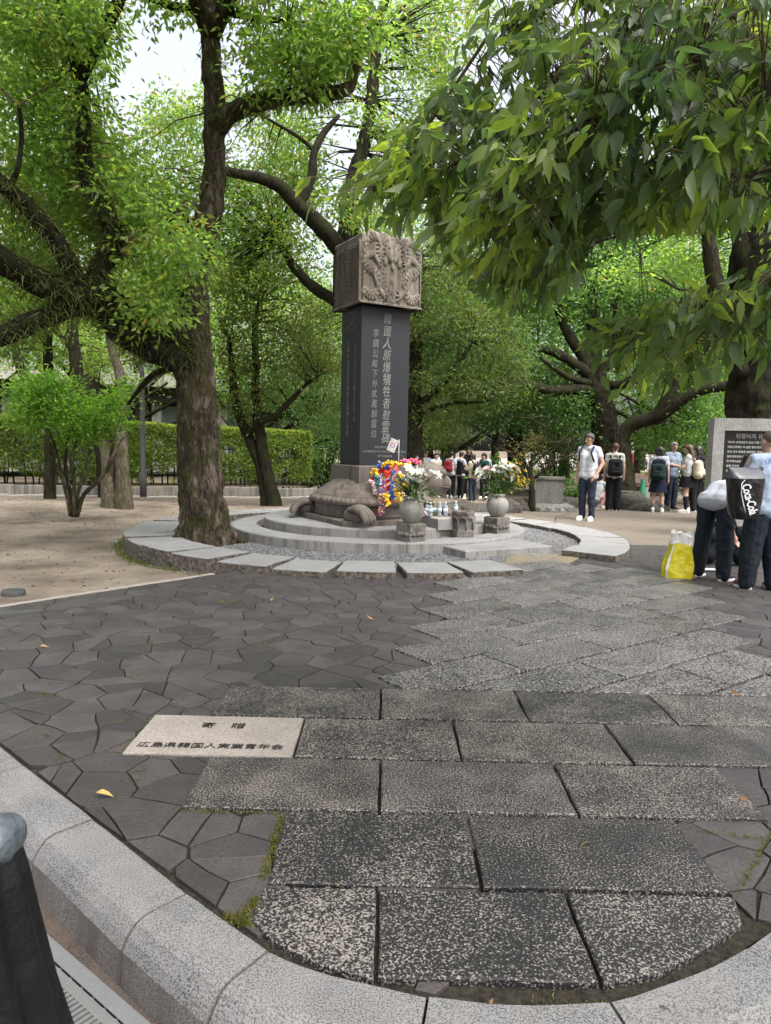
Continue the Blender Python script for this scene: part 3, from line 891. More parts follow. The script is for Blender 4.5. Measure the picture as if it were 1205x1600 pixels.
def make_monument():
    root = empty('turtle_monument', MC, 'tall dark inscribed pillar with carved dragon capital on a stone turtle', 'monument', rz=MROT)
    z0 = .262
    # base slab
    pl = [(-.95, -.87), (-.86, -.96), (.88, -.96), (1.0, -.85), (1.0, .85), (.88, .96), (-.86, .96), (-.95, .87)]
    MB().prism(pl, z0 - .02, z0 + .085, .015).build('base_slab', CARV, root)
    # body and shell
    bd = 3.2
    se = lambda a, rx, ry, e=2.8: (-.04 + rx * math.copysign(abs(math.cos(a)) ** (2 / e), math.cos(a)), ry * math.copysign(abs(math.sin(a)) ** (2 / e), math.sin(a)))
    mb = MB(); n = 72
    lv = [(.80, .86, z0 + .08), (.82, .88, z0 + .10), (.825, .89, z0 + .13), (.80, .86, z0 + .14), (.815, .87, z0 + .30), (.83, .885, z0 + .34)]
    vs = [(*se(2 * math.pi * k / n, rx, ry), z) for rx, ry, z in lv for k in range(n)]
    mb.add(vs, [(i * n + k, i * n + (k + 1) % n, (i + 1) * n + (k + 1) % n, (i + 1) * n + k) for i in range(len(lv) - 1) for k in range(n)], 0, False)
    mb.build('turtle_body', CARV, root)
    nr, na = 84, 300; vs = []
    def hexf(x, y, s=.36):
        best = 9
        q = x / (s * 1.5); i0 = round(q)
        for i in (i0 - 1, i0, i0 + 1):
            j0 = round(y / (s * 1.732) - (.5 if i % 2 else 0))
            for j in (j0 - 1, j0, j0 + 1):
                cx, cy = i * s * 1.5, (j + (.5 if i % 2 else 0)) * s * 1.732
                ax, ay = abs(x - cx), abs(y - cy)
                d = max(ay, ay * .5 + ax * .866)
                best = min(best, d / (s * .866))
        return best
    for i in range(nr):
        t = i / (nr - 1)
        for k in range(na):
            a = 2 * math.pi * k / na
            if t > .86:     # upturned rim
                q = (t - .86) / .14; rx, ry = 1.0 + .0 * q, 1.0
                r = .90 + .10 * q; z = z0 + .385 - .05 * q
                if q > .75: r, z = 1.0 - .02 * (q - .75) * 4, z - .05 * (q - .75) * 4
                z += .018 * (1 if math.sin(a * 52) > -.25 else 0) * (1 if .15 < q < .75 else 0)
            else:
                r = .90 * t / .86; q = r / .90
                z = z0 + .40 + .36 * (1 - q ** 1.9) ** .9
            x, y = se(a, .89 * r, .95 * r)
            if t <= .86:
                d = hexf(x, y * .95); z += .0065 * math.tanh(2.0 * math.sin(d * 20)) * min(1, (1 - t) * 8 + .3)
                if d > .94: z -= .012
            vs.append((x, y, z))
    mb = MB().add(vs, [(i * na + k, (i + 1) * na + k, (i + 1) * na + (k + 1) % na, i * na + (k + 1) % na) for i in range(nr - 1) for k in range(na)], 0, True)
    mb.build('turtle_shell', CARV, root)
    # broad paws with five ridged toes
    def leg(x, y, yaw, sc=1.0):
        M = Matrix.Rotation(yaw, 3, 'Z'); T = lambda p: M @ (Vector(p) * sc) + Vector((x, y, z0 + .08))
        mb = MB(); mb.ball(T((-.10, 0, .09)), (.20 * sc, .19 * sc, .15 * sc), 20, 12, rot=M)
        o = mb.build('turtle_leg', CARV, root)
        for k in range(5):
            u = (k - 2) * .5; q = catmull([T((-.20, u * .16, .19)), T((-.04, u * .22, .225 - abs(u) * .02)), T((.10 - abs(u) * .03, u * .27, .16 - abs(u) * .02)), T((.19 - abs(u) * .06, u * .31, .05)), T((.20 - abs(u) * .06, u * .32, -.01))], 5)
            MB().tube(q, np.interp(np.linspace(0, 1, len(q)), [0, .3, .8, 1], [.04, .062, .058, .045]) * sc, 12).build('toe', CARV, o)
        return o
    leg(-.68, -.91, R(-38), .86); leg(-.91, .66, R(150), .86); leg(.66, -.93, R(-20), .9); leg(.66, .93, R(20), .9)
    # head on a thick neck
    mb = MB(); c = Vector((1.02, -.02, z0 + .62))
    mb.cap((.58, 0, z0 + .30), .30, (.85, 0, z0 + .50), .27); mb.ball(c, (.33, .31, .30), 18, 12); mb.ball(c + Vector((.22, 0, -.06)), (.22, .24, .17), 14, 10)
    for s in (-1, 1): mb.ball(c + Vector((.12, s * .24, .12)), .085); mb.ball(c + Vector((.12, s * .285, .125)), .05)
    hd = blend(mb.build('turtle_head', CARV, root), .02, 3)
    for s in (-1, 1): MB().tube([c + Vector((.42, s * .06, -.10)), c + Vector((.3, s * .20, -.12)), c + Vector((.08, s * .275, -.10))], [.012, .014, .012], 6).build('mouth_line', CARV, hd)
    # plinth, pillar, capital
    MB().prism([(-.50, -.48), (.50, -.48), (.50, .48), (-.50, .48)], z0 + .55, 1.118, .012).build('plinth', CARV, root)
    w, d, zb, zt = .84, .66, 1.118, 3.50
    pil = MB().prism([(-w / 2, -d / 2), (w / 2, -d / 2), (w / 2, d / 2), (-w / 2, d / 2)], zb, zt, .006).build('pillar', INK, root)
    lit = plain('carved_lettering', (0.205, 0.205, 0.198), 0.8, 0.15); dim = plain('worn_lettering', (0.165, 0.166, 0.166), 0.8, 0.15)
    F = (R(90), 0, 0); LF = (R(90), 0, R(-90)); yf = -d / 2 - .0025; xf = -w / 2 - .0025
    def column(txt, x, ztop, pitch, size, m, left=False):
        for k, ch in enumerate(txt):
            z = ztop - pitch * (k + .5)
            o_ = add_text('inscription', ch, size * rnd.uniform(.9, 1.1), (xf, -x, z) if left else (x + rnd.uniform(-.006, .006), yf, z), (R(90), rnd.uniform(-.07, .07) * (not left), R(-90)) if left else (R(90), rnd.uniform(-.07, .07), 0), m, pil, extrude=.001, offset=0, shear=.12); o_.scale = (.82, 1.06, 1)
    column('韓國人原爆犠牲者慰霊碑', .02, 3.41, .180, .176, lit)
    column('李鍝公殿下外貮萬餘霊位', -.185, 3.17, .150, .132, dim)
    for k, t in enumerate(('THE MONUMENT', 'IN MEMORY OF THE KOREAN VICTIMS', 'OF A-BOMB')):
        add_text('inscription', t, .048 if k != 1 else .043, (.02, yf, 1.40 - .068 * k), F, lit, pil, extrude=.001)
    column('大韓民國居留民團廣島縣地方本部', -.09, 3.02, .098, .090, lit, True); column('一九七〇年四月十日建立委員會一同', .13, 3.02, .078, .066, lit, True)
    # emblem: circle in two halves with four bars, in a frame
    em = MB(); cz = 3.30
    def pt(a, r): return (xf, -.0 - r * math.cos(a) * 1.0, cz + r * math.sin(a))
    n = 24; q = [pt(2 * math.pi * k / n, .052) for k in range(n)]
    half = [pt(R(200) + math.pi * k / 12, .052) for k in range(13)] + [(xf, .0 - .026 * math.cos(R(20) + math.pi * (1 - k / 8)) * .9, cz + .026 * math.sin(R(20) - math.pi * k / 8 * 1)) for k in range(0)]
    em.add(half, [tuple(range(len(half)))]); em.add(half, [tuple(range(len(half)))[::-1]])
    for sx in (-1, 1):
        for sz in (-1, 1):
            for k in range(3):
                cc = Vector((xf, sx * (.080 + .012 * k), cz + sz * (.060 + .009 * k)))
                em.box(cc, (.002, .007, .045), rot=Matrix.Rotation(sx * sz * R(-35), 3, 'X'))
    for zz in (cz - .125, cz + .125): em.box((xf, 0, zz), (.002, .29, .006))
    for yy in (-.145, .145): em.box((xf, yy, cz), (.002, .006, .25))
    em.build('emblem', lit, pil)
    # capital
    cap = MB().prism([(-.50, -.455), (.50, -.455), (.50, .455), (-.50, .455)], zt, zt + 1.0, .02).build('capital', CAPS, root)
    W_, D_, H_ = 1.10, 1.00, 1.06
    def ztop(u): return H_ - .13 * abs(u) ** 5 - .075 * math.exp(-(u / .12) ** 2) + .02 * math.cos(u * 9)
    for face, (hw, off, nu, nv, drag) in {'dragon_relief': (W_ / 2, D_ / 2, 150, 130, True), 'cloud_relief': (D_ / 2, W_ / 2, 100, 120, False)}.items():
        for side in (-1, 1):
            U, V = np.meshgrid(np.linspace(-1, 1, nu), np.linspace(0, 1, nv)); h = .5 * relief(U.ravel(), V.ravel(), drag).reshape(nv, nu)
            vs = []
            for j in range(nv):
                for i in range(nu):
                    u, v = U[j, i], V[j, i]
                    if drag: zz = zt + .012 + v * (ztop(u) - .012); top = ztop(u)
                    else: top = ztop(1.0) + .03 * (1 - u * u); zz = zt + .012 + v * (top - .012)
                    r = .045 * max(0, (v - .86) / .14) ** 2
                    ins = .035 * (abs(u) ** 14)
                    k = off - r - ins + h[j, i] - .03
                    if drag: vs.append((u * (hw - .012 - r * .3), side * k, zz))
                    else: vs.append((side * k, u * (hw - .012 - r * .3), zz))
            fs = [(j * nu + i, j * nu + i + 1, (j + 1) * nu + i + 1, (j + 1) * nu + i) for j in range(nv - 1) for i in range(nu - 1)]
            if (side > 0) == drag: fs = [f[::-1] for f in fs]
            MB().add(vs, fs, 0, True).build(face, CAPS if drag else CAPL, cap)
    # rolled top
    nu, nv = 60, 30; vs = []
    for j in range(nv):
        for i in range(nu):
            u, v = -1 + 2 * i / (nu - 1), -1 + 2 * j / (nv - 1)
            vs.append((u * (W_ / 2 - .075), v * (D_ / 2 - .07), zt + ztop(u) - .008 + .03 * (1 - v * v)))
    MB().add(vs, [(j * nu + i, j * nu + i + 1, (j + 1) * nu + i + 1, (j + 1) * nu + i) for j in range(nv - 1) for i in range(nu - 1)], 0, True).build('capital_top', CAPL, cap)
    MB().prism([(-.53, -.48), (.53, -.48), (.53, .48), (-.53, .48)], zt + .001, zt + .035, .008).build('capital_soffit', CAPS, cap)


make_monument()

# ------------------------------------------------------------------ trees


def smooth_limb(pts, rad, k=5):
    P = catmull(pts, k); r = np.interp(np.linspace(0, len(rad) - 1, len(P)), range(len(rad)), rad)
    return P, r


def limb(name, pts, rad, m, parent, seg=12, bump=.12, bs=5.0, k=5, rid=0.0, fis=0.0):
    P, r = smooth_limb([np.array(p, float) for p in pts], rad, k)
    return MB().tube(P, r, seg, bump=bump, bs=bs, rid=rid, fis=fis).build(name, m, parent)


def clumps_to_leaves(C, CR, per, g, L, droop=.35, flat=.7):
    """leaves in tufts round the clump centres C of radius CR"""
    n = len(C); N = n * per
    off = g.normal(size=(N, 3)) * np.repeat(CR, per)[:, None] * .5; off[:, 2] *= flat
    pos = np.repeat(C, per, axis=0) + off
    d = off / np.maximum(np.linalg.norm(off, axis=1, keepdims=True), 1e-6) * .9 + g.normal(size=(N, 3)) * .55
    d[:, 2] -= droop
    return pos, d


def px_crown(name, blobs, m, parent, L, Wd, seed, per=34, cr=.34, droop=.35, fold=.2, tint_bias=0.0, six=False):
    """foliage in tufts; blobs: (px, py, half width px, half height px, Y, Y half spread, tufts)"""
    g = np.random.default_rng(seed); C = []; tn = []
    for px, py, wx, wy, Y, dY, n in blobs:
        for _ in range(n):
            while True:
                a, b, c = g.uniform(-1, 1, 3)
                if a * a + b * b + c * c < 1: break
            C.append(W(px + a * wx, py + b * wy, Y + c * dY)); tn.append(g.normal() * .14 + tint_bias - b * .10)  # tufts higher in a blob get a lighter tint
    C = np.array(C); pos, d = clumps_to_leaves(C, g.uniform(.6, 1.3, len(C)) * cr, per, g, L, droop)
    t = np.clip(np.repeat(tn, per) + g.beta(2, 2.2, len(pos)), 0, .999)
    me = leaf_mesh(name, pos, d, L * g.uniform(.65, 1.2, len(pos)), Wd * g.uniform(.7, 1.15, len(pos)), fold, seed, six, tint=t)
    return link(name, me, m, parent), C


def twigs(C, to, m, parent, r=.012, every=3):
    """thin twigs from the tufts back to the nearest limb points"""
    T = np.array(to); mb = MB()
    for c in C[::every]:
        k = np.argmin(np.linalg.norm(T - c, axis=1)); q = T[k]; L = np.linalg.norm(q - c)
        if L > 3.2 or L < .1: continue
        mid = (q + c) / 2 + np.array([0, 0, .08 * L])
        mb.tube([q, mid, c], [r * (1 + L * .5), r, r * .4], 4, caps=False)
    if mb.v: mb.build('twigs', m, parent)


def big_camphor():
    root = empty('camphor_tree', G(318, 850), 'big mossy tree inside the stone ring with a fern-covered limb reaching left', 'tree')
    o = np.array(root.location); root.location = (0, 0, 0)
    tr = [W(x, y, Y) for x, y, Y in [(322, 862, 9.92), (320, 838, 9.9), (318, 800, 9.9), (314, 740, 9.9), (309, 660, 9.9), (304, 580, 9.9), (299, 510, 9.9), (297, 450, 9.9), (300, 405, 9.9), (316, 365, 9.9), (331, 320, 9.9), (336, 240, 9.95), (334, 150, 10), (330, 60, 10.1), (328, -40, 10.2), (330, -160, 10.4)]]
    limb('trunk', tr, [.44, .345, .305, .285, .262, .248, .235, .22, .21, .185, .15, .13, .116, .105, .095, .08], CAMBARK, root, 84, .11, 3.6, 16, .02, .045)
    limb('stub', [W(297, 470, 9.9), W(286, 400, 9.85), W(279, 350, 9.82), W(276, 318, 9.8)], [.2, .17, .155, .15], CAMBARK, root, 14)
    main = [W(x, y, Y) for x, y, Y in [(302, 560, 9.9), (275, 535, 9.75), (240, 512, 9.6), (205, 492, 9.4), (160, 468, 9.2), (115, 458, 9.0), (60, 440, 8.8), (0, 404, 8.5), (-90, 350, 8.2), (-200, 300, 8)]]
    low = [W(x, y, Y) for x, y, Y in [(296, 562, 9.8), (260, 556, 9.55), (222, 540, 9.4), (190, 522, 9.3), (160, 490, 9.2)]]
    side = [W(x, y, Y) for x, y, Y in [(150, 470, 9.2), (110, 478, 9.0), (60, 500, 8.8), (0, 526, 8.5), (-90, 560, 8.2)]]
    up = [W(x, y, Y) for x, y, Y in [(140, 470, 9.1), (152, 428, 9.1), (172, 392, 9.1), (176, 365, 9.1), (160, 325, 9.1), (141, 290, 9.15), (132, 235, 9.2), (130, 170, 9.2), (123, 115, 9.2), (108, 55, 9.2), (93, -15, 9.2), (80, -90, 9.2)]]
    upf = [W(x, y, Y) for x, y, Y in [(126, 120, 9.2), (146, 78, 9.2), (170, 35, 9.15), (190, -10, 9.1), (205, -60, 9.1)]]
    lup = [W(x, y, Y) for x, y, Y in [(118, 455, 9.0), (110, 415, 8.9), (78, 362, 8.8), (38, 318, 8.7), (0, 285, 8.6), (-60, 235, 8.5)]]
    ltw = [W(x, y, Y) for x, y, Y in [(15, 295, 8.65), (28, 262, 8.6), (34, 215, 8.6), (30, 165, 8.5)]]
    rl = [W(x, y, Y) for x, y, Y in [(338, 198, 9.95), (360, 178, 9.8), (395, 162, 9.6), (440, 153, 9.5), (495, 149, 9.4), (540, 140, 9.3), (553, 112, 9.3), (570, 65, 9.3), (600, 8, 9.2), (612, -50, 9.2)]]
    rl2 = [W(x, y, Y) for x, y, Y in [(338, 30, 10.1), (352, 20, 9.9), (395, 28, 9.6), (450, 34, 9.4)]]
    rl3 = [W(x, y, Y) for x, y, Y in [(322, 26, 10.1), (300, 15, 10), (262, 8, 9.9), (215, -8, 9.8)]]
    sp = [W(x, y, Y) for x, y, Y in [(292, 575, 9.9), (262, 577, 9.8), (238, 586, 9.8), (215, 612, 9.9), (200, 632, 10)]]
    for p, r in ((main, [.22, .21, .20, .195, .19, .175, .165, .155, .14, .11]), (low, [.16, .165, .155, .14, .12]), (side, [.16, .14, .125, .115, .09]),
                 (up, [.155, .13, .125, .12, .11, .10, .092, .085, .08, .07, .06, .045]), (upf, [.085, .08, .075, .07, .05]), (lup, [.13, .112, .108, .10, .09, .07]),
                 (ltw, [.035, .03, .026, .02]), (rl, [.15, .125, .115, .105, .095, .085, .07, .06, .05, .04]), (rl2, [.06, .05, .04, .025]), (rl3, [.07, .06, .05, .03]), (sp, [.05, .045, .04, .03, .02])):
        limb('branch', p, r, CAMBARK if r[0] > .1 and p is rl else DARKBARK, root, 14, .14, 5)
    allp = np.concatenate([catmull(q, 4) for q in (main, side, up, upf, lup, ltw, rl, rl2, rl3, tr[9:])])
    blobs = [(60, 120, 110, 150, 9.4, 1.2, 120), (60, 330, 90, 120, 9.8, 1.0, 80), (195, 290, 75, 90, 9.6, .8, 44), (150, 40, 50, 50, 9.0, .5, 12), (258, 395, 66, 72, 9.0, .6, 46),
             (240, 478, 42, 42, 8.9, .5, 22), (180, 350, 70, 60, 9.8, .6, 40), (20, 500, 50, 50, 9.4, .8, 22), (70, 20, 110, 60, 9.2, .8, 55), (255, 12, 45, 22, 9.8, .4, 9),
             (430, 40, 80, 80, 9.6, .8, 52), (500, 80, 60, 70, 9.4, .8, 46), (460, 120, 70, 50, 9.4, .5, 26), (395, 120, 26, 70, 9.6, .4, 8), (560, 40, 60, 60, 9.2, .6, 36), (250, 305, 60, 45, 10, .5, 24),
             (-120, 250, 120, 250, 9, 1.5, 60), (200, -150, 350, 110, 9.5, 2.0, 120), (500, -110, 160, 90, 9.5, 1.5, 60), (120, 250, 110, 110, 10.6, .8, 60), (30, 430, 70, 50, 10.2, .6, 30)]
    c, C = px_crown('crown', blobs, LCAM, root, .105, .050, 21, 36, .30, .40)
    twigs(C, allp, TWIG, root, .008, 3)
    # unseen upper crown, added to shade the ring and the paving
    g = np.random.default_rng(15); C = []
    for c_, r_, n_ in (((-3.5, 8.5, 9.2), (4.5, 3.5, 1.3), 120), ((-2.5, 13.0, 11.5), (3.5, 3.0, 1.5), 60), ((-5.5, 5.0, 7.6), (3.5, 3.0, 1.2), 90), ((1.5, 5.6, 8.4), (3.4, 2.0, .9), 70), ((-1.5, 4.4, 7.4), (3, 1.8, .9), 70)):
        v = g.normal(size=(n_, 3)); v /= np.linalg.norm(v, axis=1, keepdims=True); C.append(np.array(c_) + v * np.array(r_) * g.uniform(.3, 1, (n_, 1)))
    C = np.concatenate(C); ps, ds = clumps_to_leaves(C, np.full(len(C), .9), 30, g, .2, .4)
    link('crown', leaf_mesh('crown', ps, ds, .22, .10, .2, 19), LOVER, root)
    for e in ([tr[-3], (-3.5, 8.5, 8.9), (-5.5, 6.0, 8.0)], [tr[-3], (-.5, 7.6, 8.3), (1.2, 5.8, 8.4)], [tr[-2], (-1.6, 12, 10.6), (-3, 13.5, 11.3)]): limb('branch', [np.array(p, float) for p in e], [.11, .08, .03], CAMBARK, root, 9, .12, 3)
    # strap ferns growing along the limbs
    g = np.random.default_rng(5); pos = []; d = []
    for q, r, n in ((main, .2, 2300), (low, .14, 700), (side, .12, 900), (up[:8], .12, 1600), (lup, .12, 900), (rl[:6], .09, 500), (tr[5:10], .24, 300), (tr[10:], .13, 220)):
        P = catmull(q, 12)
        for _ in range(n):
            i = g.integers(0, len(P) - 1); t = P[i + 1] - P[i]; t /= np.linalg.norm(t); v = g.normal(size=3); v -= t * (v @ t); v /= np.linalg.norm(v)
            if v[2] < -.5 and g.random() < .4: v[2] *= -1
            pos.append(P[i] + g.random() * (P[i + 1] - P[i]) + v * r * g.uniform(.75, 1.0)); d.append(v * .8 + g.normal(size=3) * .45 + np.array([0, 0, -.35]))
    pos, d = np.array(pos), np.array(d)
    me = leaf_mesh('epiphyte_ferns', pos, d, g.uniform(.09, .26, len(pos)), g.uniform(.008, .015, len(pos)), .3, 3, True, .35)
    link('epiphyte_ferns', me, FERN, root)
    # short moss and fern along the trunk, roots
    for a in (-2.6, -1.2, .3, 1.7):
        b = np.array([tr[0][0], tr[0][1], -.02]); e = np.array([math.cos(a), math.sin(a), 0])
        limb('root', [b + e * .25 + (0, 0, .16), b + e * .45 + (0, 0, .05), b + e * .62 + (0, 0, -.03)], [.12, .09, .04], CAMBARK, root, 8, .15, 6, 4)


big_camphor()


def tree(name, label, limbs, blobs, m, L, Wd, seed, bark=DARKBARK, per=30, cr=.42, droop=.3, tb=0.0, tw=3, seg=12, fold=.2):
    """limbs: (name, [(px, py, Y)...], radii)"""
    root = empty(name, (0, 0, 0), label, 'tree'); pts = []
    for nm, p, r in limbs:
        q = [W(*t) for t in p]; r = list(r)
        if nm == 'trunk' and p[0][1] > 720: q = [q[0] - np.array([0, 0, .4])] + q; r = [r[0] * 1.12] + r
        big = r[0] > .3; limb(nm, q, r, bark, root, 64 if big else seg if r[0] > .08 else 7, .14, 2.6 if big else 4, 12 if big else 5, 0, .05 if big else 0)
        pts.append(catmull(q, 3)[3 if nm == 'trunk' else 0:])
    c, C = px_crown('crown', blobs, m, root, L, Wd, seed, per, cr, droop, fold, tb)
    if tw: twigs(C, np.concatenate(pts), TWIG if bark is not DARKBARK else DARKBARK, root, .012, tw)
    return root


# tall tree behind the capital whose branch curves out to the left
tree('camphor_tree', 'tall yellow-green tree behind the carved capital with a limb arching left', [
    ('trunk', [(606, 752, 16.5), (600, 620, 16.4), (585, 500, 16.2), (560, 420, 15.8), (545, 380, 15.6), (548, 300, 15.8), (575, 200, 16), (590, 60, 16.2)], [.36, .33, .30, .27, .22, .17, .13, .08]),
    ('branch', [(550, 410, 15.8), (528, 385, 15.5), (505, 358, 15.2), (482, 335, 15), (462, 318, 14.8), (440, 293, 14.6), (415, 281, 14.5), (385, 274, 14.4), (345, 266, 14.3)], [.21, .19, .18, .16, .14, .13, .115, .10, .08]),
    ('branch', [(466, 322, 14.9), (478, 300, 14.9), (488, 270, 14.9), (491, 238, 14.9), (506, 208, 15), (530, 180, 15.1)], [.12, .105, .095, .085, .07, .04]),
    ('branch', [(491, 236, 14.9), (470, 216, 14.8), (440, 198, 14.7), (405, 178, 14.6)], [.05, .04, .035, .02]),
    ('branch', [(583, 500, 16.2), (545, 480, 16.3), (510, 462, 16.4), (480, 440, 16.4), (458, 415, 16.4), (436, 380, 16.5)], [.15, .14, .13, .12, .10, .06])],
    [(300, 165, 80, 40, 17, 1.0, 40), (270, 215, 60, 50, 17, 1.0, 34), (430, 250, 90, 55, 16.5, 1.3, 60), (300, 290, 90, 80, 17, 1.2, 66), (420, 340, 110, 60, 16.5, 1.3, 80), (510, 120, 50, 60, 16.5, 1.0, 26),
     (580, 190, 35, 45, 16, 1.0, 14), (560, 320, 45, 50, 15.6, 1, 30), (640, 110, 85, 110, 17, 1.5, 90), (650, 260, 70, 80, 17, 1.5, 60), (380, 420, 110, 50, 17, 1.2, 66), (480, 300, 40, 40, 16.6, .6, 16), (690, 20, 100, 80, 17, 1.5, 70), (440, 180, 70, 40, 16.5, 1.0, 26), (610, 380, 50, 40, 16.6, .8, 24)],
    LYEL, .13, .06, 31, DARKBARK, 38, .42, .35)

tree('camphor_tree', 'leafy tree close behind the fern-covered limb at the upper left', [
    ('trunk', [(78, 775, 17.5), (78, 700, 17.5), (76, 600, 17.5), (74, 500, 17.3), (76, 420, 17), (80, 330, 16.6), (70, 200, 16.2)], [.15, .125, .115, .105, .095, .08, .05]),
    ('branch', [(76, 430, 17), (90, 360, 16.5), (130, 300, 16), (165, 260, 15.6)], [.1, .08, .06, .03]), ('branch', [(76, 460, 17.2), (40, 400, 16.6), (0, 330, 16), (-40, 260, 15.6)], [.1, .08, .06, .03])],
    [(50, 70, 130, 110, 15, 1.5, 150), (50, 290, 110, 130, 15.5, 1.5, 150), (190, 350, 80, 110, 15.5, 1.2, 90), (130, 210, 45, 80, 15, 1.0, 44), (60, 470, 120, 45, 16.5, 1.2, 70), (250, 430, 50, 60, 16.5, 1.0, 40), (130, 30, 40, 40, 15, 1, 18), (350, 440, 45, 50, 17.5, .8, 30), (420, 300, 90, 50, 18, 1.2, 50), (380, 390, 90, 45, 18.5, 1.2, 60)],
    LCAM, .12, .056, 32, DARKBARK, 38, .40, .35, .05)

# low tree with two leaning stems left of the turtle
tree('evergreen_tree', 'small twin-stemmed tree with reddish olive leaves left of the turtle', [
    ('trunk', [(428, 784, 18.2), (420, 750, 18.2), (412, 710, 18.2), (405, 668, 18.2), (402, 640, 18.2)], [.20, .16, .145, .135, .12]),
    ('trunk', [(416, 776, 18.3), (408, 735, 18.3), (394, 695, 18.3), (378, 660, 18.3), (370, 635, 18.2), (365, 608, 18.2), (362, 570, 18.2), (358, 530, 18.2)], [.16, .14, .135, .13, .12, .10, .08, .05]),
    ('branch', [(388, 680, 18.2), (402, 662, 18), (425, 652, 17.8), (445, 635, 17.7), (462, 618, 17.6), (480, 600, 17.5), (496, 590, 17.4)], [.09, .085, .08, .075, .06, .045, .03]),
    ('branch', [(402, 642, 18.2), (399, 610, 18.2), (400, 570, 18.2), (398, 520, 18.2), (404, 470, 18.2)], [.11, .10, .09, .07, .04]),
    ('branch', [(404, 648, 18.2), (418, 646, 18.1), (432, 650, 18)], [.05, .04, .03])],
    [(420, 500, 90, 55, 18.2, 1.4, 120), (370, 560, 45, 45, 18.2, 1, 50), (470, 560, 60, 35, 17.8, 1, 50), (430, 425, 75, 45, 18.4, 1.2, 66), (400, 600, 60, 30, 18.2, .8, 30), (390, 635, 40, 16, 18.0, .6, 16), (505, 575, 30, 25, 17.5, .5, 18), (345, 480, 30, 50, 18.4, .8, 22)],
    LPINE, .11, .040, 41, DARKBARK, 38, .40, .25, .06)

# gnarled old stump-like trunk left
tree('gnarled_tree', 'gnarled pale twin trunk with mossy foot behind the bright shrub', [
    ('trunk', [(176, 792, 15.5), (172, 760, 15.5), (168, 720, 15.5), (162, 690, 15.5), (156, 668, 15.5)], [.25, .18, .14, .12, .10]),
    ('trunk', [(194, 790, 15.4), (192, 750, 15.4), (190, 700, 15.4), (188, 650, 15.4), (190, 610, 15.4), (188, 585, 15.4), (178, 555, 15.4), (170, 520, 15.4), (166, 480, 15.4)], [.20, .155, .13, .125, .12, .11, .09, .07, .05]),
    ('branch', [(190, 640, 15.4), (205, 620, 15.4), (222, 602, 15.3), (240, 588, 15.2), (262, 578, 15.1), (280, 574, 15)], [.10, .09, .08, .07, .055, .05]),
    ('branch', [(166, 740, 15.4), (176, 715, 15.2), (184, 695, 15.2), (196, 680, 15.2)], [.04, .035, .03, .02])],
    [(165, 470, 90, 40, 16, 1.0, 60), (225, 520, 45, 50, 16.2, 1, 40)], LPINE, .10, .045, 42, GREYBARK, 34, .36, .3, .1, seg=28)
tree('leaning_tree', 'dark leaning trunk behind the bright shrub near the flat-roofed building', [
    ('trunk', [(168, 770, 20), (160, 680, 20), (148, 640, 20), (132, 610, 20), (120, 580, 20), (116, 540, 20), (112, 490, 20), (108, 440, 20)], [.26, .24, .23, .21, .19, .15, .12, .08]),
    ('branch', [(118, 560, 20), (100, 530, 20), (80, 515, 19.8)], [.08, .06, .04]), ('branch', [(46, 640, 20), (40, 600, 20), (28, 560, 20), (20, 520, 20)], [.16, .14, .12, .08])],
    [(60, 520, 90, 55, 21, 1.5, 110), (140, 560, 60, 35, 21, 1, 40), (60, 470, 80, 40, 20.5, 1, 50)], LYEL, .12, .055, 43, DARKBARK, 34, .42, .3)

# dark-trunked needle-leaved tree right of the pillar
tree('yew_pine_tree', 'dark tree with mossy straight trunk right behind the pillar', [
    ('trunk', [(645, 742, 19.6), (645, 715, 19.5), (645, 660, 19.5), (645, 600, 19.5), (648, 540, 19.5), (652, 470, 19.5), (655, 400, 19.5)], [.30, .25, .235, .23, .21, .17, .10]),
    ('branch', [(646, 640, 19.5), (668, 622, 19.2), (690, 602, 19), (715, 570, 18.8), (738, 535, 18.7)], [.12, .105, .09, .07, .04]),
    ('branch', [(647, 655, 19.5), (675, 640, 19.4), (710, 630, 19.2), (760, 628, 19)], [.07, .06, .05, .03]), ('branch', [(646, 560, 19.5), (628, 520, 19.4), (610, 490, 19.3)], [.08, .06, .04])],
    [(680, 480, 75, 70, 19.2, 1.4, 150), (740, 530, 80, 50, 19, 1.2, 90), (700, 410, 60, 50, 19.6, 1.2, 70), (700, 590, 70, 28, 19, 1, 60), (760, 600, 70, 30, 19.2, 1, 50), (600, 420, 50, 50, 20, 1, 40), (690, 650, 50, 22, 19.6, 1, 36), (790, 560, 50, 40, 19.5, 1, 36), (500, 520, 45, 80, 21, 1.2, 80), (510, 640, 45, 45, 22, 1.0, 40)],
    LYEW, .15, .030, 44, DARKBARK, 46, .42, .12, .05)

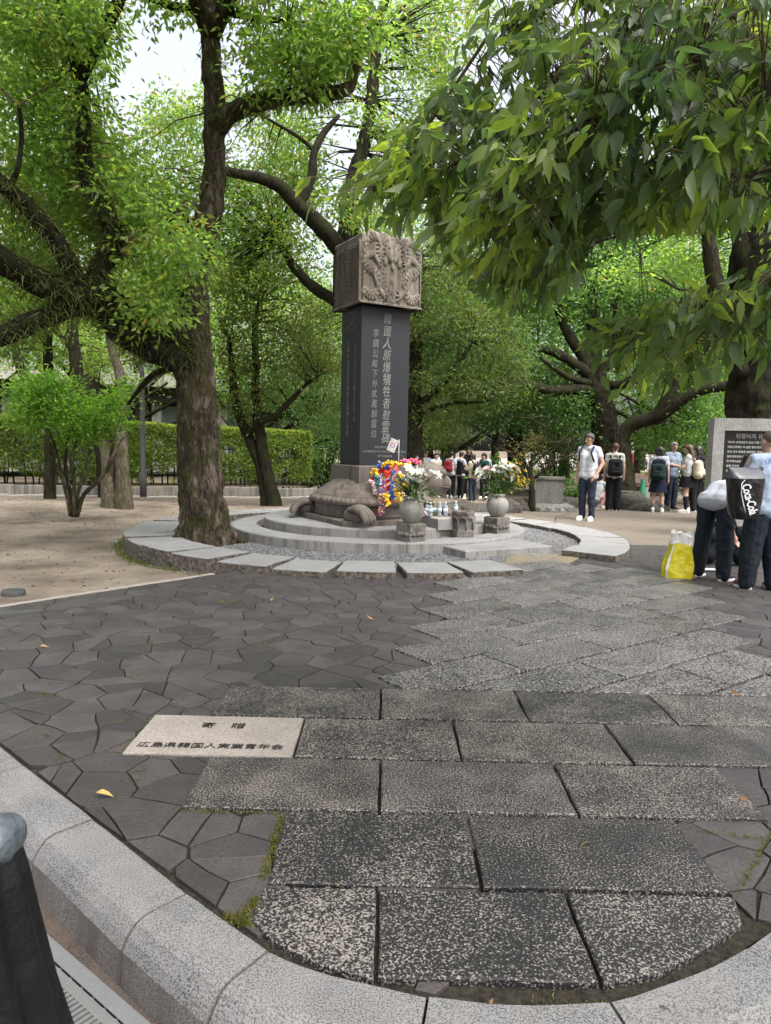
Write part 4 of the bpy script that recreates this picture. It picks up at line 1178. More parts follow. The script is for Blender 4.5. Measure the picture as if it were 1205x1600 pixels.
# spreading tree in the middle distance on the right
tree('spreading_tree', 'wide spreading tree with many dark bare limbs behind the standing man', [
    ('trunk', [(948, 735, 24.5), (948, 700, 24.5), (945, 670, 24.5), (940, 640, 24.5), (934, 612, 24.5), (928, 585, 24.5)], [.55, .46, .43, .42, .42, .38]),
    ('branch', [(930, 610, 24.5), (895, 608, 24), (860, 610, 23.8), (830, 602, 23.5), (795, 598, 23.2), (770, 600, 23)], [.22, .2, .17, .14, .11, .08]),
    ('branch', [(926, 590, 24.5), (900, 570, 24.2), (870, 552, 24), (840, 545, 23.8), (815, 548, 23.6)], [.22, .18, .15, .12, .08]),
    ('branch', [(926, 585, 24.5), (910, 555, 24.5), (890, 525, 24.5), (875, 490, 24.5), (868, 450, 24.5)], [.24, .2, .18, .14, .09]),
    ('branch', [(930, 580, 24.6), (928, 540, 24.8), (925, 495, 25), (930, 440, 25.2)], [.26, .22, .18, .12]),
    ('branch', [(935, 590, 24.5), (955, 555, 24.5), (965, 515, 24.5), (960, 470, 24.5)], [.2, .16, .13, .09]),
    ('branch', [(925, 600, 24.3), (890, 590, 23.8), (862, 572, 23.5), (845, 560, 23.3)], [.12, .1, .08, .05]),
    ('branch', [(938, 600, 24.5), (975, 600, 24), (1000, 575, 23.8), (1015, 545, 23.6), (1030, 500, 23.5)], [.16, .14, .12, .1, .07])],
    [(860, 440, 110, 70, 24.5, 2, 130), (980, 430, 100, 70, 25, 2, 120), (900, 500, 120, 40, 26.5, 1.5, 70), (780, 480, 70, 60, 24, 1.5, 80), (1050, 480, 70, 70, 24.5, 1.5, 80), (820, 370, 110, 50, 25, 2, 100), (1000, 330, 140, 60, 25, 2, 120), (820, 560, 50, 20, 23.5, 1, 20), (760, 330, 80, 60, 26, 2, 70), (860, 250, 150, 80, 26, 2, 130), (1080, 230, 140, 90, 26, 2, 120)],
    LFRESH, .17, .075, 45, DARKBARK, 36, .62, .2)
tree('old_tree', 'old tree whose low mossy limbs bend up beside the memorial tablet', [
    ('trunk', [(975, 745, 22), (972, 715, 22), (968, 690, 22), (966, 668, 22)], [.34, .27, .25, .24]),
    ('branch', [(966, 690, 22), (985, 664, 21.8), (1010, 656, 21.5), (1032, 645, 21.2), (1046, 612, 21), (1058, 580, 20.8), (1075, 550, 20.6), (1090, 520, 20.5)], [.24, .21, .2, .2, .18, .16, .14, .11]),
    ('branch', [(1022, 656, 21.4), (1046, 640, 21), (1070, 622, 20.7), (1100, 608, 20.4), (1140, 602, 20), (1180, 590, 19.6)], [.19, .18, .17, .16, .14, .12])],
    [(1080, 660, 60, 40, 23, 1.2, 70), (1060, 560, 60, 50, 22.5, 1.2, 60), (1130, 560, 50, 50, 22, 1.2, 50), (1000, 690, 40, 18, 23, .8, 16), (1120, 460, 70, 60, 22, 1.5, 70)], LFRESH, .15, .07, 46, DARKBARK, 36, .5, .25)

# large trunk behind the tablet
tree('camphor_tree', 'massive dark trunk at the right edge behind the memorial tablet', [
    ('trunk', [(1200, 850, 14), (1196, 760, 14), (1190, 690, 14), (1186, 640, 14), (1186, 580, 14), (1188, 520, 14), (1190, 460, 14), (1192, 410, 14), (1205, 340, 14), (1215, 250, 14)], [.75, .62, .57, .55, .54, .53, .54, .58, .5, .42]),
    ('branch', [(1160, 585, 13.8), (1140, 545, 13.7), (1124, 500, 13.6), (1120, 455, 13.6), (1112, 410, 13.6), (1106, 360, 13.6)], [.19, .17, .16, .15, .14, .12]),
    ('branch', [(1185, 450, 13.9), (1165, 410, 13.8), (1155, 370, 13.8), (1140, 320, 13.8)], [.3, .2, .14, .1]),
    ('branch', [(1122, 470, 13.6), (1105, 462, 13.5), (1085, 455, 13.4), (1060, 452, 13.3)], [.05, .045, .04, .02]),
    ('branch', [(1120, 440, 13.6), (1085, 500, 14.5), (1055, 530, 15.5), (1030, 560, 16.5)], [.06, .06, .05, .04])],
    [(1150, 300, 90, 70, 14.5, 1.2, 60), (1080, 380, 70, 45, 14.5, 1, 36), (1240, 300, 80, 120, 14, 1.5, 40), (1000, 420, 70, 26, 14.5, 1, 20)], LCAM, .11, .05, 47, DARKBARK, 36, .40, .35)

# trunks further back under the canopy
tree('plane_tree', 'thick brown trunk under dark leaves behind the flower vase', [
    ('trunk', [(806, 745, 27), (806, 715, 27), (805, 690, 27), (803, 660, 27), (800, 600, 27)], [.36, .30, .28, .27, .2])],
    [(800, 640, 70, 34, 26, 1.4, 90), (850, 600, 60, 40, 26, 1.4, 60), (740, 650, 50, 22, 27, 1, 40), (890, 640, 40, 40, 24.5, 1, 50)], LDARK, .16, .07, 48, DARKBARK, 36, .5, .2, tw=0)
tree('small_tree', 'slender dark stem forking low between the pupils and the pillar', [
    ('trunk', [(672, 735, 26), (674, 690, 26), (676, 640, 26), (680, 600, 26)], [.10, .09, .08, .05]), ('branch', [(676, 660, 26), (664, 645, 26), (655, 640, 26)], [.05, .04, .02])],
    [(690, 680, 35, 20, 25.5, 1, 36), (668, 620, 30, 25, 26, 1, 16)], LPINE, .14, .05, 49, DARKBARK, 34, .45, .2, tw=0)

# trees standing behind one another to the edge of the park
g0 = random.Random(77)


def bg_tree(label, px, Y, h, cr, z0, m, seed, leaf=.2, n=150, trunk=.28, lean=0.0):
    base = np.array([(px - 602.5) / FPX * Y, Y, -.32 if Y > 21 else -.06]); r = random.Random(seed); g = np.random.default_rng(seed)
    root = empty('park_tree', base, label, 'tree', group='trees at the back of the park')
    top = np.array([lean, 0, h * .72])
    P = [np.array([0, 0, -.1]), np.array([lean * .1, 0, h * .15]), np.array([lean * .4, .1, h * .4]), top]
    limb('trunk', P, [trunk * 1.35, trunk, trunk * .8, trunk * .3], DARKBARK, root, 9, .12, 2, 4)
    pts = [catmull(P, 6)]
    for k in range(7):
        a = r.uniform(0, 6.28); t = r.uniform(.28, .7); s = catmull(P, 6)[int(t * 17)]; l = cr * r.uniform(.6, .9)
        q = [s, s + np.array([math.cos(a) * l * .45, math.sin(a) * l * .45, l * .22]), s + np.array([math.cos(a) * l, math.sin(a) * l, l * .5])]
        limb('branch', q, [trunk * .45, trunk * .3, trunk * .12], DARKBARK, root, 6, .1, 2, 3); pts.append(catmull(q, 4))
    C = []
    lobes = [(np.array([r.uniform(-.6, .6) * cr, r.uniform(-.6, .6) * cr, r.uniform(z0 + 1.2, h * .9)]), r.uniform(.38, .62) * cr) for _ in range(11)]
    for _ in range(n):
        c, R_ = lobes[r.randrange(len(lobes))]; v = g.normal(size=3); v /= np.linalg.norm(v); v *= R_ * g.uniform(.5, 1.0) ** .5; v[2] *= .62
        p = c + v; p[2] = max(p[2], z0 + g.uniform(0, .6)); C.append(p)
    C = np.array(C); pos, d = clumps_to_leaves(C, g.uniform(.6, 1.3, n) * cr * .19, 44, g, leaf, .25)
    t = np.clip(np.repeat(g.normal(0, .13, n), 44) + g.beta(2, 2.2, len(pos)), 0, .999)
    link('crown', leaf_mesh('crown', pos, d, leaf * g.uniform(.65, 1.2, len(pos)), leaf * .46 * g.uniform(.7, 1.15, len(pos)), .2, seed, tint=t), m, root)
    return root


BG = [  # label, px, Y, height, crown radius, lowest leaf, leaves, seed
    ('yellow-green tree above the left end of the hedge', -60, 30, 11, 5.2, 2.6, LYEL, 101), ('pale green tree rising behind the flat-roofed building', 60, 48, 15, 6.5, 3.5, LYEL, 102),
    ('broad bright tree behind the lamp post', 215, 33, 12, 5.2, 3.0, LYEL, 103), ('high yellow-green tree behind the big mossy trunk', 300, 44, 15.5, 6, 3.5, LYEL, 104),
    ('mid-green tree behind the right end of the hedge', 395, 31, 10.5, 4.8, 2.3, LCAM, 105), ('dark green tree between hedge and turtle', 480, 30, 8.5, 3.8, 1.4, LDARK, 106),
    ('tall light tree far behind the pillar', 545, 42, 15, 6.2, 2.8, LYEL, 107), ('deep green tree over the pupils in white shirts', 700, 31, 9.5, 4.8, 1.9, LDARK, 108),
    ('olive tree far behind the pupils', 640, 45, 13, 6, 2.3, LPINE, 109), ('bright tree behind the spreading limbs', 880, 38, 12.5, 6, 2.6, LFRESH, 110),
    ('fresh green tree above the park bench', 990, 35, 11.5, 5.2, 2.2, LFRESH, 111), ('leafy tree behind the pupil with the cream rucksack', 1080, 30, 10, 4.8, .9, LFRESH, 112),
    ('tall light green tree beyond the bench', 930, 52, 17, 7, 3.0, LFRESH, 113), ('dense tree at the far right behind the tablet', 1190, 32, 12, 5.5, 1.0, LFRESH, 114),
    ('tall tree at the right far beyond the tablet', 1080, 50, 17, 7, 2.5, LYEL, 115), ('shady tree behind the yellow flowers', 770, 40, 12, 5.5, 2.2, LDARK, 116),
    ('high crown showing over the spreading tree', 800, 56, 19, 7, 3.0, LFRESH, 117), ('dim tree far behind the turtle head', 600, 58, 15, 6.5, 2.4, LDARK, 118),
    ('pale tree at the very back above the turtle shell', 500, 66, 18, 7.5, 2.6, LYEL, 122), ('tall tree at the very back right of the pillar', 690, 64, 20, 7.5, 2.8, LFRESH, 123), ('bright tree at the very back left of the standing man', 860, 68, 21, 8, 3.0, LYEL, 124), ('tall tree at the very back above the cone', 1000, 64, 22, 8, 3.0, LFRESH, 125), ('light tree at the very back behind the hedge', 330, 64, 17, 7, 2.8, LYEL, 126), ('tall bright tree right behind the spreading limbs', 1040, 42, 18, 6.5, 3.2, LYEL, 127), ('shaggy tree between pillar and plane tree', 650, 35, 14, 5.0, 3.2, LFRESH, 128),
    ('tall crown above the gnarled trunk', 140, 27, 12.5, 4.6, 4.2, LYEL, 119), ('round tree far left behind the building', -130, 42, 14, 6.2, 3.0, LCAM, 120), ('light tree far behind the low hedge end', 420, 55, 17, 7, 2.8, LYEL, 121)]
for lb, px, Y, h, cr, z0, m, sd in BG:
    bg_tree(lb, px, Y, h, cr, z0, m, sd, .17 if Y < 36 else .23, 250 if Y < 36 else 220, g0.uniform(.2, .34), g0.uniform(-.6, .6))

# ------------------------------------------------------------------ hedge, shrub, lamp, building at the left


def make_left():
    A, B = np.array([-15.5, 17.2]), np.array([-2.6, 24.6])     # the low kerb wall
    d = (B - A) / np.linalg.norm(B - A); nn = np.array([-d[1], d[0]]); L = np.linalg.norm(B - A)
    wall = empty('low_wall', (0, 0, 0), 'low grey stone kerb wall in front of the hedge', 'wall')
    CW = stone_mat('stained_wall_stone', (0.15, 0.14, 0.125), (0.33, 0.31, 0.28), 100, 0.48, 0.15, 0.85, 0.4, 0.005, streak=(0.11, 0.10, 0.085))
    s = 0
    while s < L:
        l = .72; a = A + d * (s + .006); b = A + d * (s + l - .006)
        z = hground(*(a)) if True else 0
        MB().prism([tuple(a), tuple(b), tuple(b + nn * .16), tuple(a + nn * .16)], z - .1, z + .30, .012).build('wall_stone', CW, wall); s += l
    p = [tuple(A - nn * .75), tuple(B - nn * .9), tuple(B - nn * .35), tuple(A - nn * .35)]
    path = MB()
    k = 16
    for i in range(k):
        q = [A + d * L * i / k - nn * .62, A + d * L * (i + 1) / k - nn * .62, A + d * L * (i + 1) / k - nn * .30, A + d * L * i / k - nn * .30]
        z = max(hground(*t) for t in q) + .02
        path.prism([tuple(t) for t in q], z - .15, z, .004)
    tag(path.build('pale_path', PALEPATH), kind='structure')
    soil = MB(); z = .12
    soil.add([(*(A + nn * .16), z), (*(B + nn * .16), -.05), (*(B + nn * 2.4), -.05), (*(A + nn * 2.4), z)], [(0, 1, 2, 3)])
    tag(soil.build('planting_soil', plain('dark_soil', (0.075, 0.055, 0.042), .95, .3, 20, .5)), kind='structure')
    # clipped hedge
    hd = empty('hedge', (0, 0, 0), 'long clipped hedge with yellow-green top in front of the building', 'hedge')
    g = np.random.default_rng(8); H = 2.12; off, th = .75, .95
    def place(n, top):
        u = g.uniform(0, L + .3, n); w = g.random(n)
        if top: z = H - np.abs(g.normal(0, .14, n)); dep = g.uniform(0, th, n)
        else:
            z = .18 + (H - .2) * g.beta(1.5, 1.1, n); dep = np.minimum(np.abs(g.normal(0, .18, n)), th)
        bul = np.array([.10 * noise.noise((a * 1.2, b * 1.6, 3)) for a, b in zip(u, z)])
        zz = z * (1 - .035 * np.clip(u / L, 0, 1)) + .06 - .22 * np.clip(u / L, 0, 1) + .05 * np.array([noise.noise((a * .9, 5, 3)) for a in u]) * (z > 1.5)
        P = A[None] + d[None] * u[:, None] + nn[None] * (off + dep + bul)[:, None]
        return np.column_stack([P, zz])
    pos = place(84000, False)
    keep = np.array([noise.noise((p[0] * 1.7, p[1] * 1.7, p[2] * 2.2)) > (-.42 if p[2] > .9 else -.42 + .6 * (.9 - p[2])) for p in pos]); pos = pos[keep]
    dr = g.normal(size=(len(pos), 3)); dr[:, :2] -= nn * .5; dr[:, 2] += .2
    link('foliage', leaf_mesh('foliage', pos, dr, g.uniform(.06, .115, len(pos)), g.uniform(.03, .052, len(pos)), .2, 8), LHEDGE, hd)
    pos = place(27000, True); dr = g.normal(size=(len(pos), 3)); dr[:, 2] += .8
    link('new_growth', leaf_mesh('new_growth', pos, dr, g.uniform(.05, .09, len(pos)), g.uniform(.022, .038, len(pos)), .2, 9), LHTOP, hd)
    # the end of the hedge toward the turtle
    n = 2600; z = .2 + (H - .25) * g.beta(1.6, 1.1, n); P = B[None] + d[None] * (.25 + np.abs(g.normal(0, .08, n)))[:, None] + nn[None] * g.uniform(off, off + th, n)[:, None]
    pos = np.column_stack([P, z * .95 - .15]); dr = g.normal(size=(n, 3)); link('end_foliage', leaf_mesh('foliage_end', pos, dr, .08, .036, .2, 10), LHEDGE, hd)
    mb = MB()
    for k in range(70):
        u = L * (k + g.random()) / 70; q = A + d * u + nn * (off + .35 + g.uniform(-.15, .15)); zz = .1 - .2 * u / L
        mb.tube([(*q, zz - .1), (q[0] + g.uniform(-.1, .1), q[1], zz + .6), (q[0] + g.uniform(-.25, .25), q[1], zz + 1.5)], [.028, .022, .01], 5, caps=False)
    mb.build('stems', DARKBARK, hd)
    # railing behind the hedge
    rl = empty('railing', (0, 0, 0), 'dark railing half hidden behind the hedge', 'railing'); dm = plain('dark_rail_paint', (0.03, 0.032, 0.035), .6, .1)
    for z in (.35, 1.0, 1.25): MB().tube([(*(A + nn * 2.0), z + .1), (*(B + nn * 2.0), z - .1)], [.03, .03], 6).build('rail', dm, rl)
    for k in range(9):
        q = A + d * L * k / 8 + nn * 2.0; MB().tube([(*q, -.2), (*q, 1.3)], [.035, .035], 6).build('post', dm, rl)
    # lamp post
    b = W(224, 765, 19.4); lp = empty('lamp_post', (b[0], b[1], 0), 'slim dark grey lamp post rising out of the hedge', 'lamp post')
    gm = plain('grey_post_paint', (0.075, 0.075, 0.078), .55, .15)
    MB().lathe([(.095, -.1), (.095, .5), (.072, .55), (.062, 3.2), (.06, 3.55)], seg=14).build('pole', gm, lp)
    MB().lathe([(.062, 3.5), (.10, 3.55), (.10, 3.62), (.075, 3.66), (.085, 3.9), (.10, 3.94), (.03, 4.02)], seg=14).build('collar', gm, lp)
    MB().lathe([(.03, 4.0), (.03, 4.5), (.09, 4.55), (.14, 4.75), (.10, 4.95), (.02, 5.0)], seg=14).build('lantern', gm, lp)
    # building beyond
    bd = empty('flat_roofed_building', (0, 0, 0), 'low grey concrete building with flat roof and bluish windows behind the hedge', 'building')
    conc = stone_mat('grey_concrete', (0.30, 0.29, 0.275), (0.46, 0.445, 0.42), 20, .5, .2, .85, .2, .004, streak=(.18, .17, .15)); dkc = plain('dark_soffit', (0.055, 0.052, 0.05), .9, .2)
    glass = plain('bluish_pane', (0.16, 0.22, 0.235), .12, .12, 3, spec=.8)
    o = np.array([-24, 27.0]); e = np.array([.905, .425]); m_ = np.array([-e[1], e[0]]); LB = 23.0; rz = math.atan2(e[1], e[0])
    at = lambda u, w, z: (*(o + e * u + m_ * w), z)
    MB().box(at(LB / 2, 3, 4.15), (LB + 2, 7.5, .55), rz).build('roof', conc, bd)
    MB().box(at(LB / 2, 3.2, 3.55), (LB + 1, 6.4, .66), rz).build('beam', dkc, bd)
    MB().box(at(LB / 2, 3.6, 1.6), (LB, 5, 3.25), rz).build('wall', conc, bd)
    for k in range(15):
        u = .8 + k * 1.55; MB().box(at(u, .7, 1.6), (.45, .5, 3.24), rz).build('column', conc, bd)
        if k < 14:
            f = MB().box(at(u + .775, 1.03, 1.9), (1.08, .12, 2.5), rz).build('window', dkc, bd); MB().box(at(u + .775, .955, 1.93), (.96, .06, 2.34), rz).build('pane', glass, f)


make_left()


def multi_shrub():
    Y = 13.2
    sh = empty('shrub', (0, 0, 0), 'bright fresh-green shrub with several bare stems on the sandy earth', 'shrub')
    st = [[(112, 806), (104, 770), (92, 725), (80, 680), (62, 640)], [(114, 807), (110, 770), (103, 735), (104, 700), (112, 665)], [(118, 808), (122, 770), (133, 735), (142, 700), (150, 660)], [(117, 808), (115, 780), (116, 750), (110, 715), (120, 690)],
          [(120, 806), (130, 775), (150, 755), (166, 735), (176, 700)], [(108, 740), (115, 720), (120, 695), (122, 665)], [(88, 710), (76, 690), (72, 660), (80, 630)], [(104, 765), (96, 740), (82, 715), (76, 690)]]
    pts = []
    for i, s in enumerate(st):
        q = [W(x, y, Y + .12 * (i % 3 - 1)) for x, y in s]; r = [.055, .042, .034, .026, .016] if i < 5 else [.022, .018, .014, .008]
        limb('stem', q, r[:len(q)], GREYBARK if i in (2, 5) else CAMBARK, sh, 8, .1, 8); pts.append(catmull(q, 4))
    c, C = px_crown('foliage', [(75, 640, 60, 40, Y, .6, 62), (60, 612, 45, 26, Y, .5, 30), (125, 655, 50, 34, Y, .6, 46), (165, 645, 40, 32, Y, .5, 34), (95, 596, 26, 14, Y, .4, 12), (40, 645, 30, 26, Y, .4, 14), (188, 618, 18, 16, Y, .3, 8), (205, 600, 10, 10, Y, .2, 3), (60, 590, 14, 10, Y, .3, 4), (30, 612, 14, 14, Y, .3, 5), (120, 685, 40, 14, Y, .4, 12)], LSHRUB, sh, .105, .042, 61, 34, .22, -.05)
    twigs(C, np.concatenate(pts), TWIG, sh, .005, 2)


multi_shrub()


def bare_shrub():
    Y = 16.3; sh = empty('bare_shrub', (0, 0, 0), 'thin bare-branched shrub beside the lotus-based stone block', 'shrub'); pts = []
    for i, (s, r) in enumerate([([(832, 800), (831, 770), (829, 745), (830, 725), (838, 705), (850, 680), (858, 650)], [.085, .07, .06, .05, .04, .03, .02]), ([(830, 750), (842, 742), (858, 730), (875, 720), (895, 712)], [.04, .035, .03, .025, .015]), ([(829, 742), (822, 725), (818, 705), (814, 690)], [.035, .028, .02, .012]), ([(832, 728), (844, 716), (862, 700), (884, 688)], [.03, .025, .02, .012]), ([(828, 755), (818, 735), (808, 718), (802, 700)], [.03, .022, .016, .01])]):
        q = [W(x, y, Y + .1 * i) for x, y in s]; limb('stem', q, r, DARKBARK, sh, 7, .1, 8); pts.append(catmull(q, 4))
    g = np.random.default_rng(3); mb = MB(); T = np.concatenate(pts)
    for _ in range(70):
        p = T[g.integers(6, len(T))]; v = g.normal(size=3) * np.array([.3, .2, .2]) + np.array([0, 0, .12]); mb.tube([p, p + v * .6, p + v + np.array([0, 0, .05])], [.008, .006, .003], 4, caps=False)
    mb.build('twigs', TWIG, sh)
    rust = leaf_mat('rusty_leaf', (.06, .065, .02), (.10, .095, .025), (.15, .11, .035), .3, .3)
    px_crown('foliage', [(815, 700, 25, 18, Y, .4, 9), (838, 690, 22, 14, Y, .3, 6), (818, 740, 14, 30, Y, .3, 5)], rust, sh, .06, .035, 71, 20, .2)


bare_shrub()


def shrub(label, px, py, Y, w, h, m, seed, n=60, leaf=.1):
    g = np.random.default_rng(seed); b = W(px, py, Y); b[2] = max(-.3, min(b[2], 0)) if Y < 21 else -.32
    sh = empty('shrub', b, label, 'shrub'); C = g.normal(size=(n, 3)); C /= np.linalg.norm(C, axis=1, keepdims=True); C *= g.uniform(.5, 1, (n, 1)); C = C * np.array([w / 2, w / 2, h / 2]) + np.array([0, 0, h * .55])
    pos, d = clumps_to_leaves(C, np.full(n, .2 * w), 40, g, leaf, .1); t = np.clip(np.repeat(g.normal(0, .12, n), 40) + g.beta(2, 2.2, len(pos)), 0, .999)
    link('foliage', leaf_mesh('foliage', pos, d, leaf * g.uniform(.6, 1.2, len(pos)), leaf * .42, .2, seed, tint=t), m, sh)
    mb = MB()
    for c in C[::3]: mb.tube([(0, 0, -.05), c * .5, c], [.03, .018, .008], 5, caps=False)
    mb.build('stems', DARKBARK, sh)


shrub('dark bush behind the right corner of the hedge', 505, 735, 27, 2.2, 3.0, LDARK, 81, 80, .14)
shrub('low dark bush left of the pillar foot', 478, 745, 32, 3.0, 2.4, LDARK, 82, 80, .14)
shrub('bushy undergrowth behind the memorial tablet', 1090, 745, 24, 3.2, 3.2, LFRESH, 83, 110, .12)
shrub('small weedy tuft on the rocks beside the man', 893, 742, 19, .8, .7, LDARK, 84, 16, .1)
shrub('dense green bush right behind the tablet edge', 1150, 745, 20, 2.8, 3.4, LFRESH, 85, 110, .12)
shrub('broad dark undergrowth bush beyond the turtle', 570, 740, 34, 3.6, 3.2, LDARK, 86, 90, .16)
shrub('dark green bush above the lotus-based block', 868, 735, 27, 2.6, 3.6, LDARK, 87, 90, .14)

# ------------------------------------------------------------------ branch hanging into the picture from the upper right


def hanging_branch():
    root = empty('overhanging_tree', (0, 0, 0), 'tree whose leafy branches hang close into the upper right corner', 'tree')
    tw = [  # polylines in the photograph with depth
        [(1330, -60, 2.6), (1180, 15, 2.5), (1060, 30, 2.45), (960, 55, 2.4), (880, 110, 2.35), (800, 190, 2.4), (720, 250, 2.5), (650, 280, 2.6), (585, 290, 2.7)],
        [(1330, 20, 2.2), (1200, 55, 2.1), (1090, 90, 2.0), (990, 130, 2.0), (920, 185, 2.0), (860, 240, 2.05), (800, 300, 2.1)],
        [(1320, 130, 2.4), (1200, 160, 2.3), (1110, 200, 2.25), (1020, 250, 2.3), (930, 300, 2.4), (850, 330, 2.5), (760, 350, 2.6)],
        [(1330, -150, 2.8), (1150, -60, 2.8), (1000, -25, 2.7), (880, 0, 2.6), (800, 40, 2.6), (745, 100, 2.6)],
        [(1320, 240, 2.6), (1180, 270, 2.6), (1060, 330, 2.7), (960, 370, 2.8), (860, 400, 2.9), (780, 420, 3.0)],
        [(1050, 290, 3.1), (960, 350, 3.1), (900, 390, 3.2), (850, 425, 3.3), (790, 440, 3.3)],
        [(1000, 100, 2.9), (900, 180, 2.9), (820, 260, 3.0), (740, 310, 3.1), (680, 330, 3.2)],
        [(1330, 380, 2.4), (1230, 445, 2.4), (1150, 470, 2.5), (1080, 490, 2.6), (1010, 505, 2.7), (950, 520, 2.8)],
        [(1330, 330, 2.0), (1250, 400, 2.0), (1190, 440, 2.1), (1130, 500, 2.2), (1060, 540, 2.4)],
        [(1340, 200, 3.0), (1240, 230, 3.0), (1150, 290, 3.0), (1080, 350, 3.1), (1000, 390, 3.2)],
        [(760, 60, 2.6), (700, 150, 2.7), (650, 220, 2.8), (600, 260, 2.9)],
        [(1330, -20, 1.9), (1240, 100, 1.85), (1180, 170, 1.85), (1120, 260, 1.9)], [(1340, 90, 2.7), (1230, 140, 2.7), (1130, 260, 2.8), (1060, 300, 2.8)]]
    pts = []
    wood = MB()
    g = np.random.default_rng(12); pos = []; dr = []; tn = []; Ls = []
    for i, t in enumerate(tw):
        q = catmull([W(*p) for p in t], 10); n = len(q); nm = i in (0, 1, 3, 7)
        limb('branch' if nm else 'twig', q[::2], np.linspace(.013 if nm else .007, .0025, len(q[::2])), TWIG, root, 6, 0, 1, 2)
        per = 17 if i not in (7, 8) else 12
        for k in range(2, n - 1):
            ax = q[min(k + 1, n - 1)] - q[k - 1]; ax /= np.linalg.norm(ax)
            for s in range(max(2, per // 4)):
                # a side twiglet carrying a tuft of leaves
                off = g.normal(size=3) * np.array([.09, .12, .075]) * (.5 + g.random()); off[2] -= .02; e = ax * .6 + off * 4 + g.normal(size=3) * .35; e /= np.linalg.norm(e); tone = .29 + .42 * noise.noise(Vector((q[k] + off) * 2.2)) + (.22 if off[2] > .05 else 0) + g.normal() * .10  # tufts above the twig get a lighter tone
                for q_ in range(7):
                    p = q[k] + off + e * (.028 * q_ - .05) + g.normal(size=3) * .008
                    if p[1] < 1.15: continue
                    d = e * .75 + g.normal(size=3) * .50 + np.array([0, 0, -.62])
                    pos.append(p); dr.append(d); Ls.append(g.uniform(.045, .088)); tn.append(np.clip(tone + g.beta(1.1, 1.6) * .5, 0, .999))
    pos, dr, Ls, tn = np.array(pos), np.array(dr), np.array(Ls), np.array(tn)
    # keep to where the photograph shows leaves
    P2 = pos - np.array([0, 0, EYE]); X = 602.5 + FPX * (P2 @ _rt) / (P2 @ _f); Y2 = 800 - FPX * (P2 @ _up) / (P2 @ _f)
    low = np.interp(X, [540, 580, 640, 700, 740, 780, 830, 870, 905, 940, 1000, 1100, 1205, 1400], [315, 350, 345, 390, 470, 500, 500, 465, 420, 365, 350, 350, 340, 330])
    lo2a = np.interp(X, [915, 950, 1000, 1100, 1205, 1400], [510, 485, 472, 445, 405, 380]); lo2b = np.interp(X, [915, 950, 1000, 1060, 1130, 1205, 1400], [560, 602, 618, 592, 562, 560, 560])
    upl = np.interp(X, [540, 600, 680, 740, 760, 1400], [270, 235, 140, 20, -300, -400])
    thin = np.array([noise.noise(Vector(p * 4.5)) + .5 * noise.noise(Vector(p * 11)) for p in pos])
    keep = (((Y2 < low) & (Y2 > upl)) | ((X > 915) & (Y2 > lo2a) & (Y2 < lo2b))) & (thin > -.22)
    pos, dr, Ls, tn, X, Y2 = pos[keep], dr[keep], Ls[keep], tn[keep], X[keep], Y2[keep]
    inside_ = (X > 560) & (X < 1205) & (Y2 > 0) & (Y2 < 620)
    score = np.where(inside_, Ls / pos[:, 1], 0); order = np.argsort(-score)
    protos = [leaf_mesh('leaf', np.zeros((1, 3)), np.array([[1.0, 0, 0]]), 1.0, w, .13, s, True, c, np.array([tt]), fine=True) for s, (w, c, tt) in enumerate([(.35, .16, .08), (.40, .28, .2), (.32, .12, .3), (.38, .34, .42), (.34, .20, .55), (.42, .24, .7), (.33, .14, .85), (.37, .26, .93)])]
    ptint = np.array([.08, .2, .3, .42, .55, .7, .85, .93])
    big, rest = order[:300], order[300:]
    for i in big:
        k = int(np.argmin(np.abs(ptint - tn[i]))); d = Vector(dr[i]).normalized(); y = Vector((0, 0, 1)).cross(d)
        y = (y.normalized() if y.length > 1e-3 else Vector((0, 1, 0))); y = (y + Vector(g.normal(size=3)) * .45); y = (y - d * y.dot(d)).normalized(); z = d.cross(y)
        o = link('leaf', protos[k], LHANG, root)
        s = float(Ls[i]); M = Matrix((d, y, z)).transposed().to_4x4(); o.matrix_basis = Matrix.Translation(Vector(pos[i])) @ M @ Matrix.Diagonal((s, s, s, 1))
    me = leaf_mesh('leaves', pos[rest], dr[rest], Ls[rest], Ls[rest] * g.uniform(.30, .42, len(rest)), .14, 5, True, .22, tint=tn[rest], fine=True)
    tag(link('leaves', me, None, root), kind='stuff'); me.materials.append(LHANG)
    for m in protos: m.materials.clear(); m.materials.append(LHANG)
    # fine side twigs to the leaf stalks
    Q = np.concatenate([catmull([W(*p) for p in t], 10) for t in tw]); mb = MB()
    for i in order[::2]:
        j = np.argmin(np.linalg.norm(Q - pos[i], axis=1)); mb.tube([Q[j], (Q[j] + pos[i]) / 2 + (0, 0, .008), pos[i]], [.0022, .0016, .0011], 3, caps=False)
    mb.build('stalks', TWIG, root)
    # the rest of this tree stands to the right behind the photographer
    tr = [np.array(p, float) for p in [(5.6, -1.6, -.3), (5.5, -1.5, 1.2), (5.2, -1.4, 3.0), (4.6, -1.2, 5.2), (4.2, -1.0, 8.0)]]
    limb('trunk', tr, [.48, .38, .33, .26, .14], CAMBARK, root, 16, .12, 3)
    fork = np.array([3.0, 1.75, 2.85])
    limb('bough', [np.array(p, float) for p in [(5.2, -1.4, 2.9), (4.75, -.5, 3.35), (4.2, .45, 3.42), (3.6, 1.2, 3.2)]] + [fork], [.13, .10, .08, .065, .05], CAMBARK, root, 12, .12, 4)
